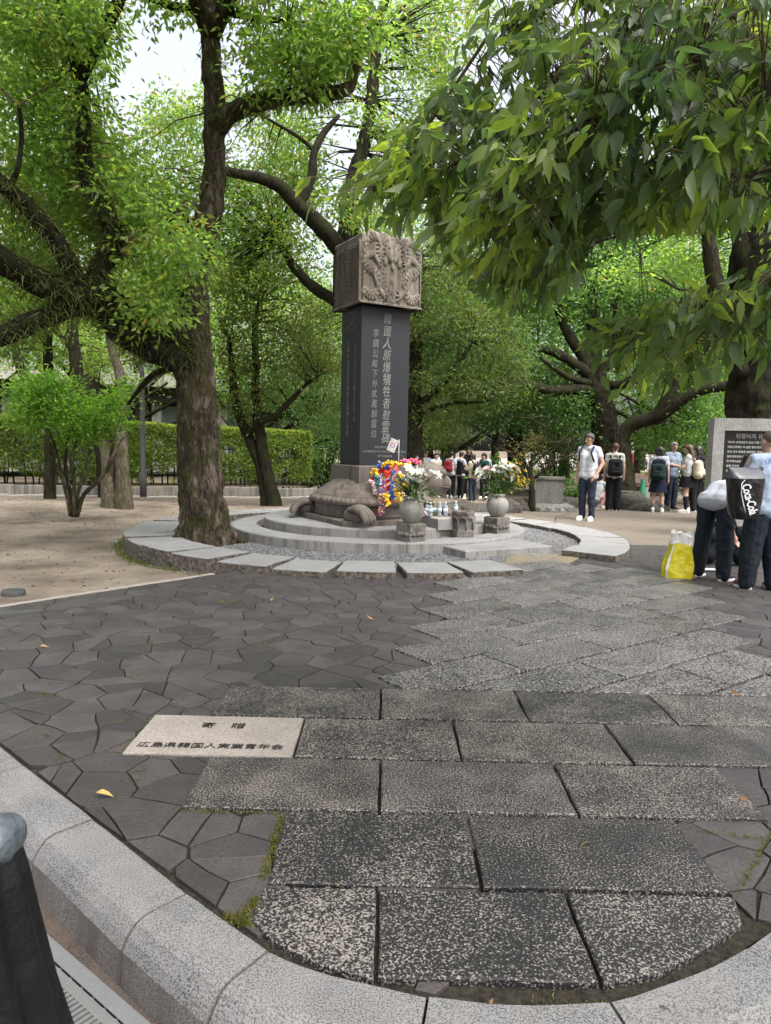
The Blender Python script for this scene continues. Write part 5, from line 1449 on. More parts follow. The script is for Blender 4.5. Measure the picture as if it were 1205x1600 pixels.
    for e, m_ in ((W(1330, -60, 2.6), (2.5, 2.2, 3.05)), (W(1330, 20, 2.2), (2.35, 2.0, 2.7)), (W(1320, 130, 2.4), (2.4, 2.1, 2.5)), (W(1330, 380, 2.4), (2.45, 2.15, 2.1)), (W(1320, 240, 2.6), (2.5, 2.2, 2.3)), (W(1330, -150, 2.8), (2.6, 2.3, 3.3))): limb('branch', [fork, np.array(m_), e], [.032, .022, .013], TWIG, root, 8, .1, 4)
    ends = [[(5.0, -1.3, 3.6), (2, -1.5, 5.4), (-1.5, -2.0, 6.4), (-4, -2.4, 7.0)],
            [(4.9, -1.3, 4.2), (4.5, 2.0, 6.2), (4.0, 5.0, 7.6)], [(4.6, -1.2, 5.2), (1.5, 1.2, 7.0), (-1.0, 3.0, 8.0)], [(5.0, -1.4, 3.8), (7.5, 0, 5.6), (9.5, 1.5, 6.6)], [(5.0, -1.4, 4.0), (5.0, -4, 6.0), (4.5, -7.5, 7.2)]]
    for e in ends: limb('bough', [np.array(p, float) for p in e], [.17, .11, .06, .03][:len(e)] if len(e) > 3 else [.17, .10, .04], CAMBARK, root, 9, .1, 3)
    g2 = np.random.default_rng(77); C = []  # wide unseen crown, added to keep sky light off the ground
    for c, r, n in (((-1.5, -1.5, 7.6), (5.0, 5.0, 1.6), 130), ((4.5, .5, 8.2), (5.0, 5.0, 1.8), 150), ((1.0, 3.6, 9.2), (4.2, 2.2, 1.2), 60), ((6.5, 5.0, 8.2), (4.0, 3.5, 1.6), 80), ((3, -7, 7.8), (6, 4, 1.8), 110), ((9.5, -1, 6.6), (3, 5, 2.2), 80), ((-6, -4, 6.5), (3.5, 4, 2), 70)):
        v = g2.normal(size=(n, 3)); v /= np.linalg.norm(v, axis=1, keepdims=True); C.append(np.array(c) + v * np.array(r) * g2.uniform(.4, 1, (n, 1)))
    C = np.concatenate(C); ps, ds = clumps_to_leaves(C, np.full(len(C), 1.0), 30, g2, .2, .4)
    link('crown', leaf_mesh('crown', ps, ds, .24, .10, .2, 9), LOVER, root)


hanging_branch()

# ------------------------------------------------------------------ offerings and street furniture


def rotz(v, a): return Vector((v[0] * math.cos(a) - v[1] * math.sin(a), v[0] * math.sin(a) + v[1] * math.cos(a), v[2]))


VASE = stone_mat('grey_vase_stone', (0.20, 0.195, 0.175), (0.34, 0.33, 0.30), 140, .48, .15, .75, .3, .003, streak=(.17, .165, .15))
PED = stone_mat('weathered_pedestal', (0.11, 0.10, 0.088), (0.28, 0.26, 0.235), 90, .48, .16, .9, .5, .006, stain=(.07, .062, .052), stain_sc=5, stain_amt=.8)
TT = .146


def vase_and_pedestal(px, py, rz, lb, lp, s=1.0):
    b = G(px, py, TT)
    if b[1] > 9.7 and b[1] < 10: b = b * (9.6 / b[1]); b[2] = TT
    p = empty('pedestal', b, lp, 'pedestal', rz=rz)
    w = .142 * s
    MB().prism([(-w, -w), (w, -w), (w, w), (-w, w)], 0, .07, .012).build('foot', PED, p)
    mb = MB().lathe([(.15 * s * 1.3, .068), (.153 * s * 1.3, .09), (.138 * s * 1.3, .12), (.133 * s * 1.3, .135)], seg=4, ph=math.pi / 4, smooth=False)
    mb.build('waist', PED, p)
    t = MB()
    for k in range(4):
        for j in (-1, 0, 1):
            v = rotz((w * .96, j * .075 * s, .10), k * math.pi / 2); t.ball(v, (.042, .042, .036), 8, 6)
    t.build('lotus_petals', PED, p)
    MB().prism([(-w, -w), (w, -w), (w, w), (-w, w)], .133, .245, .016).build('top_block', PED, p)
    v = empty('stone_vase', (b[0], b[1], TT + .245), lb, 'vase')
    prof = [(.095, 0), (.105, .012), (.135, .06), (.165, .13), (.172, .19), (.160, .245), (.120, .290), (.098, .305), (.112, .318), (.118, .335), (.108, .352), (.088, .352), (.080, .30)]
    MB().lathe([(r * s, z * s) for r, z in prof], seg=40, wob=lambda a, z: (.022 * math.cos(a * 18) if z < .24 else 0)).build('vase_body', VASE, v)
    return np.array([b[0], b[1], TT + .245 + .35 * s])


V1 = vase_and_pedestal(642, 843, R(40), 'grey fluted stone vase with white lilies, nearer the turtle', 'weathered square pedestal under the vase nearest the turtle')
V2 = vase_and_pedestal(776, 832, R(38), 'round grey stone vase standing right of the octagonal stone', 'weathered square pedestal at the right edge of the terrace', .98)


def petal_flower(mb, c, d, r, n=6, mi=0, droop=.5):
    d = d.normalized(); a = d.orthogonal().normalized(); b = d.cross(a); o = rnd.random() * 6
    for k in range(n):
        an = o + 2 * math.pi * k / n; e = a * math.cos(an) + b * math.sin(an); f = d.cross(e)
        m = c + d * r * .5 + e * r * .45; t = c + d * r * (.62 - droop * .4) + e * r
        mb.add([c, m + f * r * .30, t, m - f * r * .30], [(0, 1, 2), (0, 2, 3)], mi)


def bouquet(name, label, base, flowers, greens, seed):
    """flowers: (part name, material, count, centre offset, spread, radius, petals)"""
    r = random.Random(seed); root = empty(name, base, label, 'flowers')
    st = MB()
    for nm, m, n, c, sp, rad, pt, dr in flowers:
        for k in range(n):
            mb = MB(); p = Vector([c[i] + r.gauss(0, 1) * sp[i] * .55 for i in range(3)]); d = (p - Vector((0, 0, .02)) + Vector([r.gauss(0, .12) for _ in range(3)]))
            petal_flower(mb, p, d, rad * r.uniform(.8, 1.2), pt, 0, dr)
            if pt == 6 and rad > .05:
                for q in range(3): mb.tube([p, p + d.normalized() * rad * .6 + Vector([r.gauss(0, .012) for _ in range(3)])], [.003, .002], 3, caps=False)
            mb.build(nm, m, root)
            st.tube([(0, 0, -.2), (p.x * .35, p.y * .35, .02 + p.z * .3), p], [.005, .004, .003], 4, caps=False)
    st.build('stems', STEM, root)
    g = np.random.default_rng(seed); P = []; Dv = []
    for c, sp, n in greens:
        q = np.array(c) + g.normal(size=(n, 3)) * np.array(sp) * .5; P.append(q); Dv.append(q - np.array([0, 0, -.1]) + g.normal(size=(n, 3)) * .15 - np.array([0, 0, .12]))
    P, Dv = np.concatenate(P), np.concatenate(Dv)
    tag(link('greenery', leaf_mesh('greenery', P, Dv, g.uniform(.06, .14, len(P)), g.uniform(.018, .035, len(P)), .2, seed, True, .2), LDARK, root), kind='stuff')
    return root


STEM = plain('flower_stem', (0.06, 0.11, 0.03), .6, .2)
WHITE = plain('white_petal', (0.72, 0.73, 0.66), .6, .08); CREAM = plain('cream_petal', (0.70, 0.66, 0.42), .6, .1); YEL = plain('yellow_petal', (0.72, 0.50, 0.04), .6, .15)
PINK = plain('pale_pink_petal', (0.70, 0.45, 0.46), .6, .12); FILL = plain('tiny_filler_flower', (0.55, 0.57, 0.42), .7, .15); PLILAC = plain('lilac_white_petal', (0.62, 0.52, 0.60), .6, .1)
bouquet('bouquet', 'white lilies and yellow blooms in the vase beside the paper cranes', V1, [
    ('lily', WHITE, 24, (.03, -.03, .27), (.19, .14, .13), .080, 6, .5), ('lily', CREAM, 5, (.14, -.05, .26), (.08, .1, .06), .075, 6, .5), ('yellow_bloom', YEL, 30, (-.17, -.05, .19), (.10, .10, .15), .030, 5, .3),
    ('pink_bloom', PINK, 8, (-.24, -.02, .26), (.09, .08, .09), .045, 8, .3), ('lilac_bloom', PLILAC, 7, (.22, 0, .31), (.06, .08, .08), .05, 8, .3), ('filler_bloom', FILL, 44, (.02, -.1, .02), (.16, .08, .08), .022, 5, .2)],
    [((.02, -.04, .11), (.22, .18, .14), 90), ((.0, 0, .28), (.30, .18, .26), 30)], 1)
bouquet('bouquet', 'white lilies with a yellow orchid spray in the right-hand vase', V2, [
    ('lily', WHITE, 18, (.03, -.03, .34), (.17, .13, .12), .080, 6, .5), ('lily', WHITE, 4, (-.25, -.02, .26), (.08, .08, .06), .075, 6, .5), ('yellow_bloom', YEL, 70, (.25, .0, .32), (.17, .12, .22), .034, 5, .3),
    ('pink_bloom', PINK, 6, (-.14, 0, .34), (.06, .06, .06), .05, 8, .3)],
    [((-.05, -.06, .16), (.16, .14, .24), 150), ((.0, 0, .3), (.3, .2, .3), 40), ((-.03, -.05, .50), (.08, .08, .2), 16)], 2)


def octagonal_stone():
    b = G(723, 838, TT)
    o = empty('incense_stone', b, 'octagonal carved stone stand between the two vases', 'incense stand')
    prof = [(.168, 0), (.168, .085), (.158, .10), (.150, .115), (.150, .28), (.160, .30), (.172, .325), (.172, .355), (.165, .368), (.12, .368), (.11, .35)]
    MB().lathe(prof, seg=8, smooth=False, ph=R(12)).build('stand_body', PED, o)
    t = MB()
    for k in range(8):
        an = R(12) + math.pi / 4 * (k + .5)
        for j in (-1, 0, 1):
            a2 = an + j * .22; t.ball((.150 * math.cos(a2), .150 * math.sin(a2), .285 - abs(j) * .012), (.026, .026, .03), 6, 5)
    t.build('scallops', PED, o)
    for k in range(8): MB().tube([(.157 * math.cos(R(12) + math.pi / 4 * k), .157 * math.sin(R(12) + math.pi / 4 * k), z) for z in (.1, .29)], [.013, .013], 6).build('corner_rib', PED, o)


octagonal_stone()


def altar():
    b = G(700, 834, TT); dY = b[1] - 10.15
    o = empty('offering_table', (b[0], b[1], TT), 'low white granite offering table holding the water bottles', 'stone table', rz=R(29))
    MB().prism([(-.34, -.26), (.26, -.26), (.26, .26), (-.34, .26)], 0, .10, .01).build('base_block', PED, o)
    MB().prism([(-.37, -.29), (.29, -.29), (.29, .29), (-.37, .29)], .10, .265, .012, 0, 1).build('table_slab', [SLABW, CURBT], o)
    top = TT + .265
    cl = plain('clear_plastic', (0.60, 0.70, 0.76), .12, .05, spec=.7)
    nt, ns, ls, bs = cl, cl.node_tree.nodes, cl.node_tree.links, cl.node_tree.nodes['Principled BSDF']; bs.inputs['Transmission Weight'].default_value = .55; bs.inputs['IOR'].default_value = 1.2
    capw = plain('white_cap', (0.75, 0.77, 0.78), .4, .04); capy = plain('yellow_cap', (0.65, 0.55, 0.05), .4, .04); lab = plain('blue_white_label', (0.42, 0.58, 0.72), .5, .35, 22); labw = plain('pale_label', (0.66, 0.70, 0.72), .5, .25, 25); tea = plain('tea_drink', (0.16, 0.15, 0.06), .3, .1)
    rows = [(667, 10.02, 'clear water bottle with pale label at the left end of the row', labw, capw, cl), (672.5, 9.93, 'small blue-labelled bottle in front, second from the left', lab, capw, cl), (678.5, 10.10, 'green tea bottle with yellow cap among the water bottles', labw, capy, tea),
            (686.5, 10.02, 'blue and white labelled bottle in the middle of the row', lab, capw, cl), (696, 10.05, 'white-labelled bottle right of the blue and white one', labw, capw, cl), (712, 10.35, 'lone clear bottle behind the octagonal stone', lab, capw, cl)]
    for px, Y, lb, lm, cm, body in rows:
        p = W(px, 806, Y + dY); t = empty('bottle', (p[0], p[1], top), lb, 'bottle', group='bottles offered on the stone table')
        MB().lathe([(.030, 0), (.033, .006), (.033, .05), (.031, .055), (.033, .06), (.033, .135), (.028, .155), (.014, .180), (.013, .192)], seg=16).build('bottle_body', body, t)
        MB().lathe([(.0338, .062), (.0338, .125)], seg=16).build('label', lm, t)
        MB().lathe([(.0155, .190), (.0155, .210), (.014, .213)], seg=12).build('cap', cm, t)
    for px, Y, lb in ((661, 9.97, 'pink and white small flowers left of the bottles'), (703, 10.10, 'pale pink flower head right of the bottles')):
        p = W(px, 803, Y + dY); f = empty('flower_head', (p[0], p[1], top), lb, 'flowers')
        for k in range(7):
            mb = MB(); q = Vector((rnd.uniform(-.045, .045), rnd.uniform(-.04, .04), rnd.uniform(.02, .055))); petal_flower(mb, q, Vector((q.x, q.y, .05)), .035, 8, 0, .2); petal_flower(mb, q, Vector((q.x, q.y, .08)), .022, 6, 0, 0); mb.build('bloom', PINK if k % 2 else WHITE, f)
    # slanting dark plate
    p = W(672, 792, 10.7); t = empty('slanted_plate', (p[0], p[1], TT + .1), 'dark slanting stone plate below the turtle head', 'stone plate', rz=R(30))
    MB().box((0, 0, .22), (.30, .42, .08), rot=Matrix.Rotation(R(38), 3, 'Y')).build('plate', INK, t); MB().box((-.02, 0, .05), (.14, .30, .42), taper=.6).build('support', PED, t)


altar()

# ---- strings of folded paper cranes hung over the turtle


def crane(mb, p, s, r):
    u = Vector([r.gauss(0, 1) for _ in range(3)]).normalized(); v = u.orthogonal().normalized(); w = u.cross(v)
    mb.add([p - u * s * .5, p + v * s * .45 + w * s * .2, p + u * s * .55, p - v * s * .45 + w * s * .2, p - w * s * .35], [(0, 1, 4), (1, 2, 4), (2, 3, 4), (3, 0, 4), (0, 1, 3), (1, 2, 3)])


def garlands():
    col = lambda n, c: plain(n, c, .7, .12, 12)
    red, blue, yel, teal, pink, mag, wht, pur = col('red_paper', (.62, .028, .03)), col('blue_paper', (.03, .11, .50)), col('yellow_paper', (.78, .50, .02)), col('teal_paper', (.02, .20, .25)), col('pink_paper', (.70, .12, .24)), col('magenta_paper', (.45, .05, .22)), col('white_paper', (.70, .68, .66)), col('purple_paper', (.22, .13, .30))
    multi = [pur, wht, pink, blue, mag, yel]
    red2 = col('scarlet_paper', (.70, .05, .03))
    strands = [  # label, materials, photo path, Y, crane size, cranes
        ('long red crane string arching over the top of the heap', [red], [(584, 752), (592, 738), (610, 731), (634, 723), (652, 720)], 10.60, .060, 80),
        ('hot pink crane string along the ridge of the heap', [pink], [(608, 735), (622, 726), (638, 720), (656, 723)], 10.55, .055, 60),
        ('scarlet crane string falling straight down the middle', [red2], [(604, 737), (607, 752), (606, 772), (603, 792)], 10.40, .058, 76),
        ('red crane string falling just left of the blue one', [red], [(611, 735), (613, 750), (612, 766), (609, 784)], 10.38, .055, 64),
        ('red crane string sweeping down toward the white lilies', [red2], [(618, 732), (627, 745), (631, 760), (626, 776)], 10.36, .055, 56),
        ('yellow crane string crossing over the red strings', [yel], [(601, 750), (608, 740), (621, 728), (640, 725)], 10.46, .045, 44),
        ('yellow crane cluster on top of the heap', [yel], [(598, 729), (606, 723), (620, 725)], 10.5, .055, 30),
        ('bright blue crane string hanging in flat bunches', [blue], [(616, 735), (615, 748), (613, 760), (612, 774)], 10.28, .055, 56),
        ('short blue crane string curling near the lilies', [blue], [(604, 770), (613, 776), (620, 772), (619, 760)], 10.22, .05, 40),
        ('yellow crane tail hanging lowest of the yellow ones', [yel], [(604, 772), (605, 781), (606, 790)], 10.18, .055, 24),
        ('yellow crane tail beside the white lilies', [yel], [(618, 762), (622, 773), (623, 785)], 10.14, .055, 30),
        ('yellow crane string at the far left edge of the heap', [yel], [(582, 742), (586, 734), (591, 744)], 10.52, .05, 30),
        ('teal crane string under the yellow one', [teal], [(586, 742), (591, 750), (588, 764)], 10.46, .05, 40),
        ('dark blue crane string at the upper left of the heap', [blue], [(592, 730), (598, 725), (606, 731)], 10.56, .05, 30),
        ('pale pink crane string at the lower left', [PINK], [(581, 752), (585, 761), (586, 772)], 10.42, .048, 34),
        ('many-coloured crane tassel hanging to the base', multi, [(594, 742), (595, 764), (594, 786), (594, 806)], 10.30, .038, 110),
        ('slim many-coloured tassel right of the longer one', multi, [(600, 750), (600, 770), (599, 788), (599, 802)], 10.30, .034, 90),
        ('white and orange crane string behind the flowers', [wht, yel], [(624, 738), (630, 748), (629, 764), (632, 778)], 10.26, .045, 50)]
    for lb, ms, path, Y, s, n in strands:
        root = empty('paper_crane_garland', (0, 0, 0), lb, 'paper cranes', group='paper crane strings hung on the turtle'); r = random.Random(len(lb))
        q = catmull([W(x, y, Y - .1 * (i / len(path))) for i, (x, y) in enumerate(path)], 12)
        mbs = [MB() for _ in ms]
        n = int(n * 1.5)
        for k in range(n):
            t = k / (n - 1) * (len(q) - 1); i = min(int(t), len(q) - 2); p = Vector(q[i] + (q[i + 1] - q[i]) * (t - i)) + Vector([r.gauss(0, s * .26) for _ in range(3)])
            crane(mbs[(k // 3) % len(ms)], p, s * r.uniform(.8, 1.2), r)
        for mb, m in zip(mbs, ms):
            if mb.v: tag(mb.build('cranes', m, root), kind='stuff')
        MB().tube(q[::4], [.003] * len(q[::4]), 4).build('string', CUT, root)
    # rail the strings hang from
    rk = empty('garland_rail', (0, 0, 0), 'thin metal rail carrying the paper crane strings', 'rail'); dm = plain('dull_metal', (.30, .30, .31), .4, .1, metal=.6)
    a, b = W(592, 727, 10.62), W(652, 720, 10.75)
    MB().tube([a, b], [.012, .012], 8).build('bar', dm, rk)
    for p in (a, b): MB().tube([(p[0], p[1], TT), (p[0], p[1], p[2] + .03)], [.012, .012], 8).build('post', dm, rk); MB().ball((p[0], p[1], p[2] + .045), .025).build('knob', dm, rk)
    # little flag on a stick
    p = W(623, 722, 10.5); fl = empty('small_flag', p, 'small white hand flag with red and blue disc above the cranes', 'flag')
    MB().tube([(0, 0, -.15), (.0, 0, .33)], [.005, .004], 6).build('stick', wht, fl)
    M = Matrix.Rotation(R(-12), 3, 'Z') @ Matrix.Rotation(R(22), 3, 'Y'); O = Vector((0, 0, .31)); T = lambda x, z, y=0: O + M @ Vector((x, y + .012 * math.sin(x * 25), z))
    nx = 12; vs = [T(-.125 * i / (nx - 1), -.19 * j) for j in (0, 1) for i in range(nx)]
    MB().add(vs + [v + Vector((0, .002, 0)) for v in vs], [(i, i + 1, nx + i + 1, nx + i) for i in range(nx - 1)] + [(2 * nx + i, 3 * nx + i, 3 * nx + i + 1, 2 * nx + i + 1) for i in range(nx - 1)]).build('cloth', wht, fl)
    for nm, m, a0 in (('red_half', red, 20), ('blue_half', blue, 200)):
        q = [T(-.062 + .036 * math.cos(R(a0) + math.pi * k / 12), -.095 + .036 * math.sin(R(a0) + math.pi * k / 12), -.002) for k in range(13)]
        MB().add(q, [tuple(range(13))]).build(nm, m, fl)
    for sx in (-1, 1):
        for sz in (-1, 1):
            b_ = MB()
            for k in range(3):
                x, z = -.062 + sx * (.040 + .005 * k), -.095 + sz * (.058 + .007 * k); b_.add([T(x - .008, z - sx * sz * .006, -.002), T(x + .008, z + sx * sz * .006 - .0, -.002), T(x + .008, z + sx * sz * .006 + .004, -.002), T(x - .008, z - sx * sz * .006 + .004, -.002)], [(0, 1, 2, 3)])
            b_.build('bars', CUT, fl)


garlands()

# ---- memorial tablet


def tablet():
    o = empty('memorial_tablet', (5.36, 11.75, 0), 'grey granite tablet with black inscribed plate at the right edge', 'memorial tablet', rz=R(-9))
    gr = stone_mat('rough_grey_granite', (.15, .148, .143), (.36, .355, .345), 70, .49, .14, .85, .6, .006, stain=(.17, .165, .155), stain_sc=3)
    # local x runs to the right, the face looks along -y
    w, h = 2.3, 1.99
    MB().prism([(0, 0), (w, 0), (w, .34), (0, .34)], -.1, .62, .008).build('lower_stone', gr, o)
    MB().box((.085, .17, (.62 + h - .20) / 2), (.17, .34, h - .20 - .62), taper=1).build('left_jamb', gr, o); MB().box((w - .085, .17, (.62 + h - .20) / 2), (.17, .34, h - .20 - .62)).build('right_jamb', gr, o)
    MB().box((w / 2, .17, h - .10), (w, .34, .20)).build('top_stone', gr, o); MB().box((w / 2, .24, (.62 + h - .2) / 2), (w - .34, .16, h - .82)).build('back_stone', gr, o)
    pl = MB().box((w / 2, .125, (.62 + h - .2) / 2), (w - .344, .07, h - .824)).build('black_plate', plain('black_polished_plate', (.016, .017, .018), .25, .2, 6), o)
    lt = plain('pale_carved_letters', (.40, .40, .38), .8, .12)
    add_text('inscription', '위령비의 유래', .088, (.62, .0885, 1.70), (R(90), 0, 0), lt, pl, extrude=.001, offset=.0015)
    lines = ['제이차 세계대전이 끝날 무렵', '히로시마에는 약 십만 명의 한국인이', '군인 군속 징용공 동원학도', '일반시민으로서 살고 있었다', '천구백사십오년 팔월 육일', '원폭 투하로 말미암아 이만여 명이', '순식간에 소중한 목숨을 빼앗겼다', '히로시마 시민 이십만 희생자의', '일할에 달하는 한국인 희생자 수는', '묵과할 수 없는 숫자이다', '폭사한 이들은 공양도 받지 못하고', '그 영혼은 오래도록 헤매고 있었다']
    for k, t in enumerate(lines): add_text('inscription', t + ' ' + lines[(k * 5 + 3) % 12] + ' ' + lines[(k * 7 + 1) % 12], .041, (.25, .0885, 1.60 - .078 * k), (R(90), 0, 0), lt, pl, extrude=.001, align='LEFT', offset=.001)


tablet()


def lotus_block():
    b = G(857, 798, -.02); o = empty('lotus_stone', b, 'square grey stone block standing on a carved lotus base', 'stone block', rz=R(-12))
    gs = stone_mat('mossy_grey_stone', (.10, .098, .088), (.24, .235, .215), 60, .5, .16, .9, .5, .006, streak=(.10, .10, .085), moss=(.07, .075, .035))
    mb = MB().lathe([(.60, 0), (.60, .05), (.56, .09), (.47, .17), (.45, .19)], seg=32, smooth=False); mb.build('lotus_base', gs, o)
    for k in range(16):
        a = 2 * math.pi * k / 16; MB().ball((.515 * math.cos(a), .515 * math.sin(a), .085), (.095, .085, .065), 8, 6, rot=Matrix.Rotation(a, 3, 'Z')).build('lotus_petal', gs, o)
    MB().box((0, 0, .47), (.64, .58, .57), taper=.97).build('block', gs, o); MB().box((0, 0, .775), (.70, .64, .05)).build('cap_slab', gs, o)


lotus_block()


def rock(label, px, py, Y, size, seed, rz=0.0, mossy=True):
    b = W(px, py, Y); b[2] = hground(b[0], b[1]); r = random.Random(seed); mb = MB().ball((0, 0, 0), 1.0, 22, 14)
    vs = []
    for v in mb.v:
        p = Vector(v); n = 1 + .28 * noise.noise(p * 1.2 + Vector((seed, 0, 0))) + .12 * noise.noise(p * 3 + Vector((0, seed, 0))); q = p * n
        q = Vector((math.copysign(abs(q.x) ** .8, q.x), math.copysign(abs(q.y) ** .8, q.y), math.copysign(abs(q.z) ** .75, q.z)))
        vs.append((q.x * size[0], q.y * size[1], max(-.15, q.z * size[2] * .68 + size[2] * .1)))
    mb.v = vs; o = mb.build('rock', ROCKM if mossy else PED); o.location = b; o.rotation_euler = (0, 0, rz); tag(o, label, 'rock')


ROCKM = stone_mat('mossy_rock', (.038, .035, .030), (.095, .088, .075), 16, .5, .15, .9, 1.0, .03, moss=(.055, .068, .02))
for a in [('dark flat rock below the pupils in dark trousers', 720, 790, 17.5, (.42, .5, .22), 1), ('mossy rock behind the water bottles', 700, 795, 16.4, (.5, .45, .22), 2), ('low dark rock left of the right vase', 745, 798, 16.2, (.45, .4, .26), 3), ('grey boulder behind the right vase', 790, 800, 16.0, (.36, .4, .42), 4),
          ('mossy boulder under the bare shrub', 812, 800, 16.6, (.32, .35, .40), 5), ('grey boulder between the man and the woman', 893, 790, 18, (.34, .4, .42), 6), ('large grey boulder behind the woman in black trousers', 985, 792, 17.6, (.48, .45, .62), 7), ('flat mossy rock left of the girl in a vest', 1005, 797, 17.4, (.55, .45, .34), 8), ('small dark rock beside the lotus stone', 890, 797, 17.6, (.3, .3, .4), 9)]:
    rock(*a)


def bench(label, px, py, Y, rz):
    b = W(px, py, Y); b[2] = hground(b[0], b[1]); o = empty('bench', b, label, 'bench', rz=rz); wd = plain('red_brown_slats', (.10, .05, .038), .6, .2, 20); cn = plain('bench_concrete', (.28, .26, .24), .85, .15)
    for k in range(4): MB().box((0, -.20 + .13 * k, .43), (1.6, .11, .04)).build('seat_slat', wd, o)
    for k in range(3): MB().box((0, .27 + .03 * k, .56 + .13 * k), (1.6, .03, .11), rot=Matrix.Rotation(R(-14), 3, 'X')).build('back_slat', wd, o)
    for x in (-.6, .6): MB().box((x, 0, .19), (.16, .5, .42)).build('leg', cn, o); MB().box((x, .29, .62), (.05, .05, .55), rot=Matrix.Rotation(R(-14), 3, 'X')).build('back_post', wd, o)


bench('red-brown bench behind the woman with the black rucksack', 985, 752, 27, R(8))
bench('red-brown bench half hidden behind the girl in a vest', 1024, 748, 27.5, R(8))


def cone():
    b = W(1004, 765, 22.5); b[2] = hground(b[0], b[1]); o = empty('green_cone', b, 'tall green cone standing on the earth near the bench', 'cone'); gm = plain('green_plastic', (.02, .20, .11), .5, .12)
    MB().lathe([(.17, .03), (.165, .05), (.06, .85), (.05, .87)], seg=18).build('cone_body', gm, o); MB().box((0, 0, .015), (.42, .42, .03)).build('foot', gm, o)


cone()
# low kerbs and a beam across the earth further back
lk = stone_mat('far_kerb_stone', (.14, .132, .12), (.25, .24, .22), 60, .5, .15, .85, .2, .004)
fk = empty('far_kerb', (0, 0, 0), kind='structure')
for k in range(26):
    x = -2.0 + k * .92; MB().prism([(x, 28.0), (x + .9, 28.0), (x + .9, 28.3), (x, 28.3)], -.4, -.17, .015).build('kerb_stone', lk, fk)
pl = MB().add([(-3, 28.3, -.30), (60, 28.3, -.30), (60, 32, -.30), (-3, 32, -.30)], [(0, 1, 2, 3)]).build('back_path', PLAZA); tag(pl, kind='structure')
pl = MB().add([(-60, 62, -.305), (140, 62, -.305), (140, 120, -.305), (-60, 120, -.305)], [(0, 1, 2, 3)]).build('open_square', PALEPATH); tag(pl, kind='structure')
lw = MB().add([(-60, 44, -.31), (120, 44, -.31), (120, 61.5, -.31), (-60, 61.5, -.31)], [(0, 1, 2, 3)]).build('lawn', stone_mat('mown_lawn', (.05, .075, .018), (.10, .125, .03), 30, .5, .15, .95, .3, .01)); tag(lw, kind='structure')


def sign_post():
    b = W(982, 735, 34); b[2] = hground(b[0], b[1]); o = empty('banner_post', b, 'red and white upright banner far behind the bench', 'banner'); rp = plain('red_banner', (.55, .06, .04), .6, .1); wp = plain('white_banner', (.75, .75, .75), .6, .1)
    MB().box((0, 0, 1.1), (.45, .05, 1.0)).build('red_panel', rp, o); MB().box((0, 0, 1.9), (.45, .05, .55)).build('white_panel', wp, o); MB().tube([(-.25, 0, 0), (-.25, 0, 2.3)], [.03, .03], 8).build('post', wp, o)


sign_post()

# ---- things near the kerb and on the earth


def ground_disc():
    b = G(21, 929, -.05); o = empty('ground_disc', b, 'small dark round cover set in the earth at the left edge', 'cover'); m = plain('weathered_metal', (.055, .058, .058), .6, .2, 40, .2)
    MB().lathe([(.105, -.05), (.105, .035), (.095, .045), (.05, .045)], seg=24).build('cap_ring', m, o); MB().lathe([(.05, .0), (.05, .035)], seg=20).build('cap_center', CUT, o)


ground_disc()


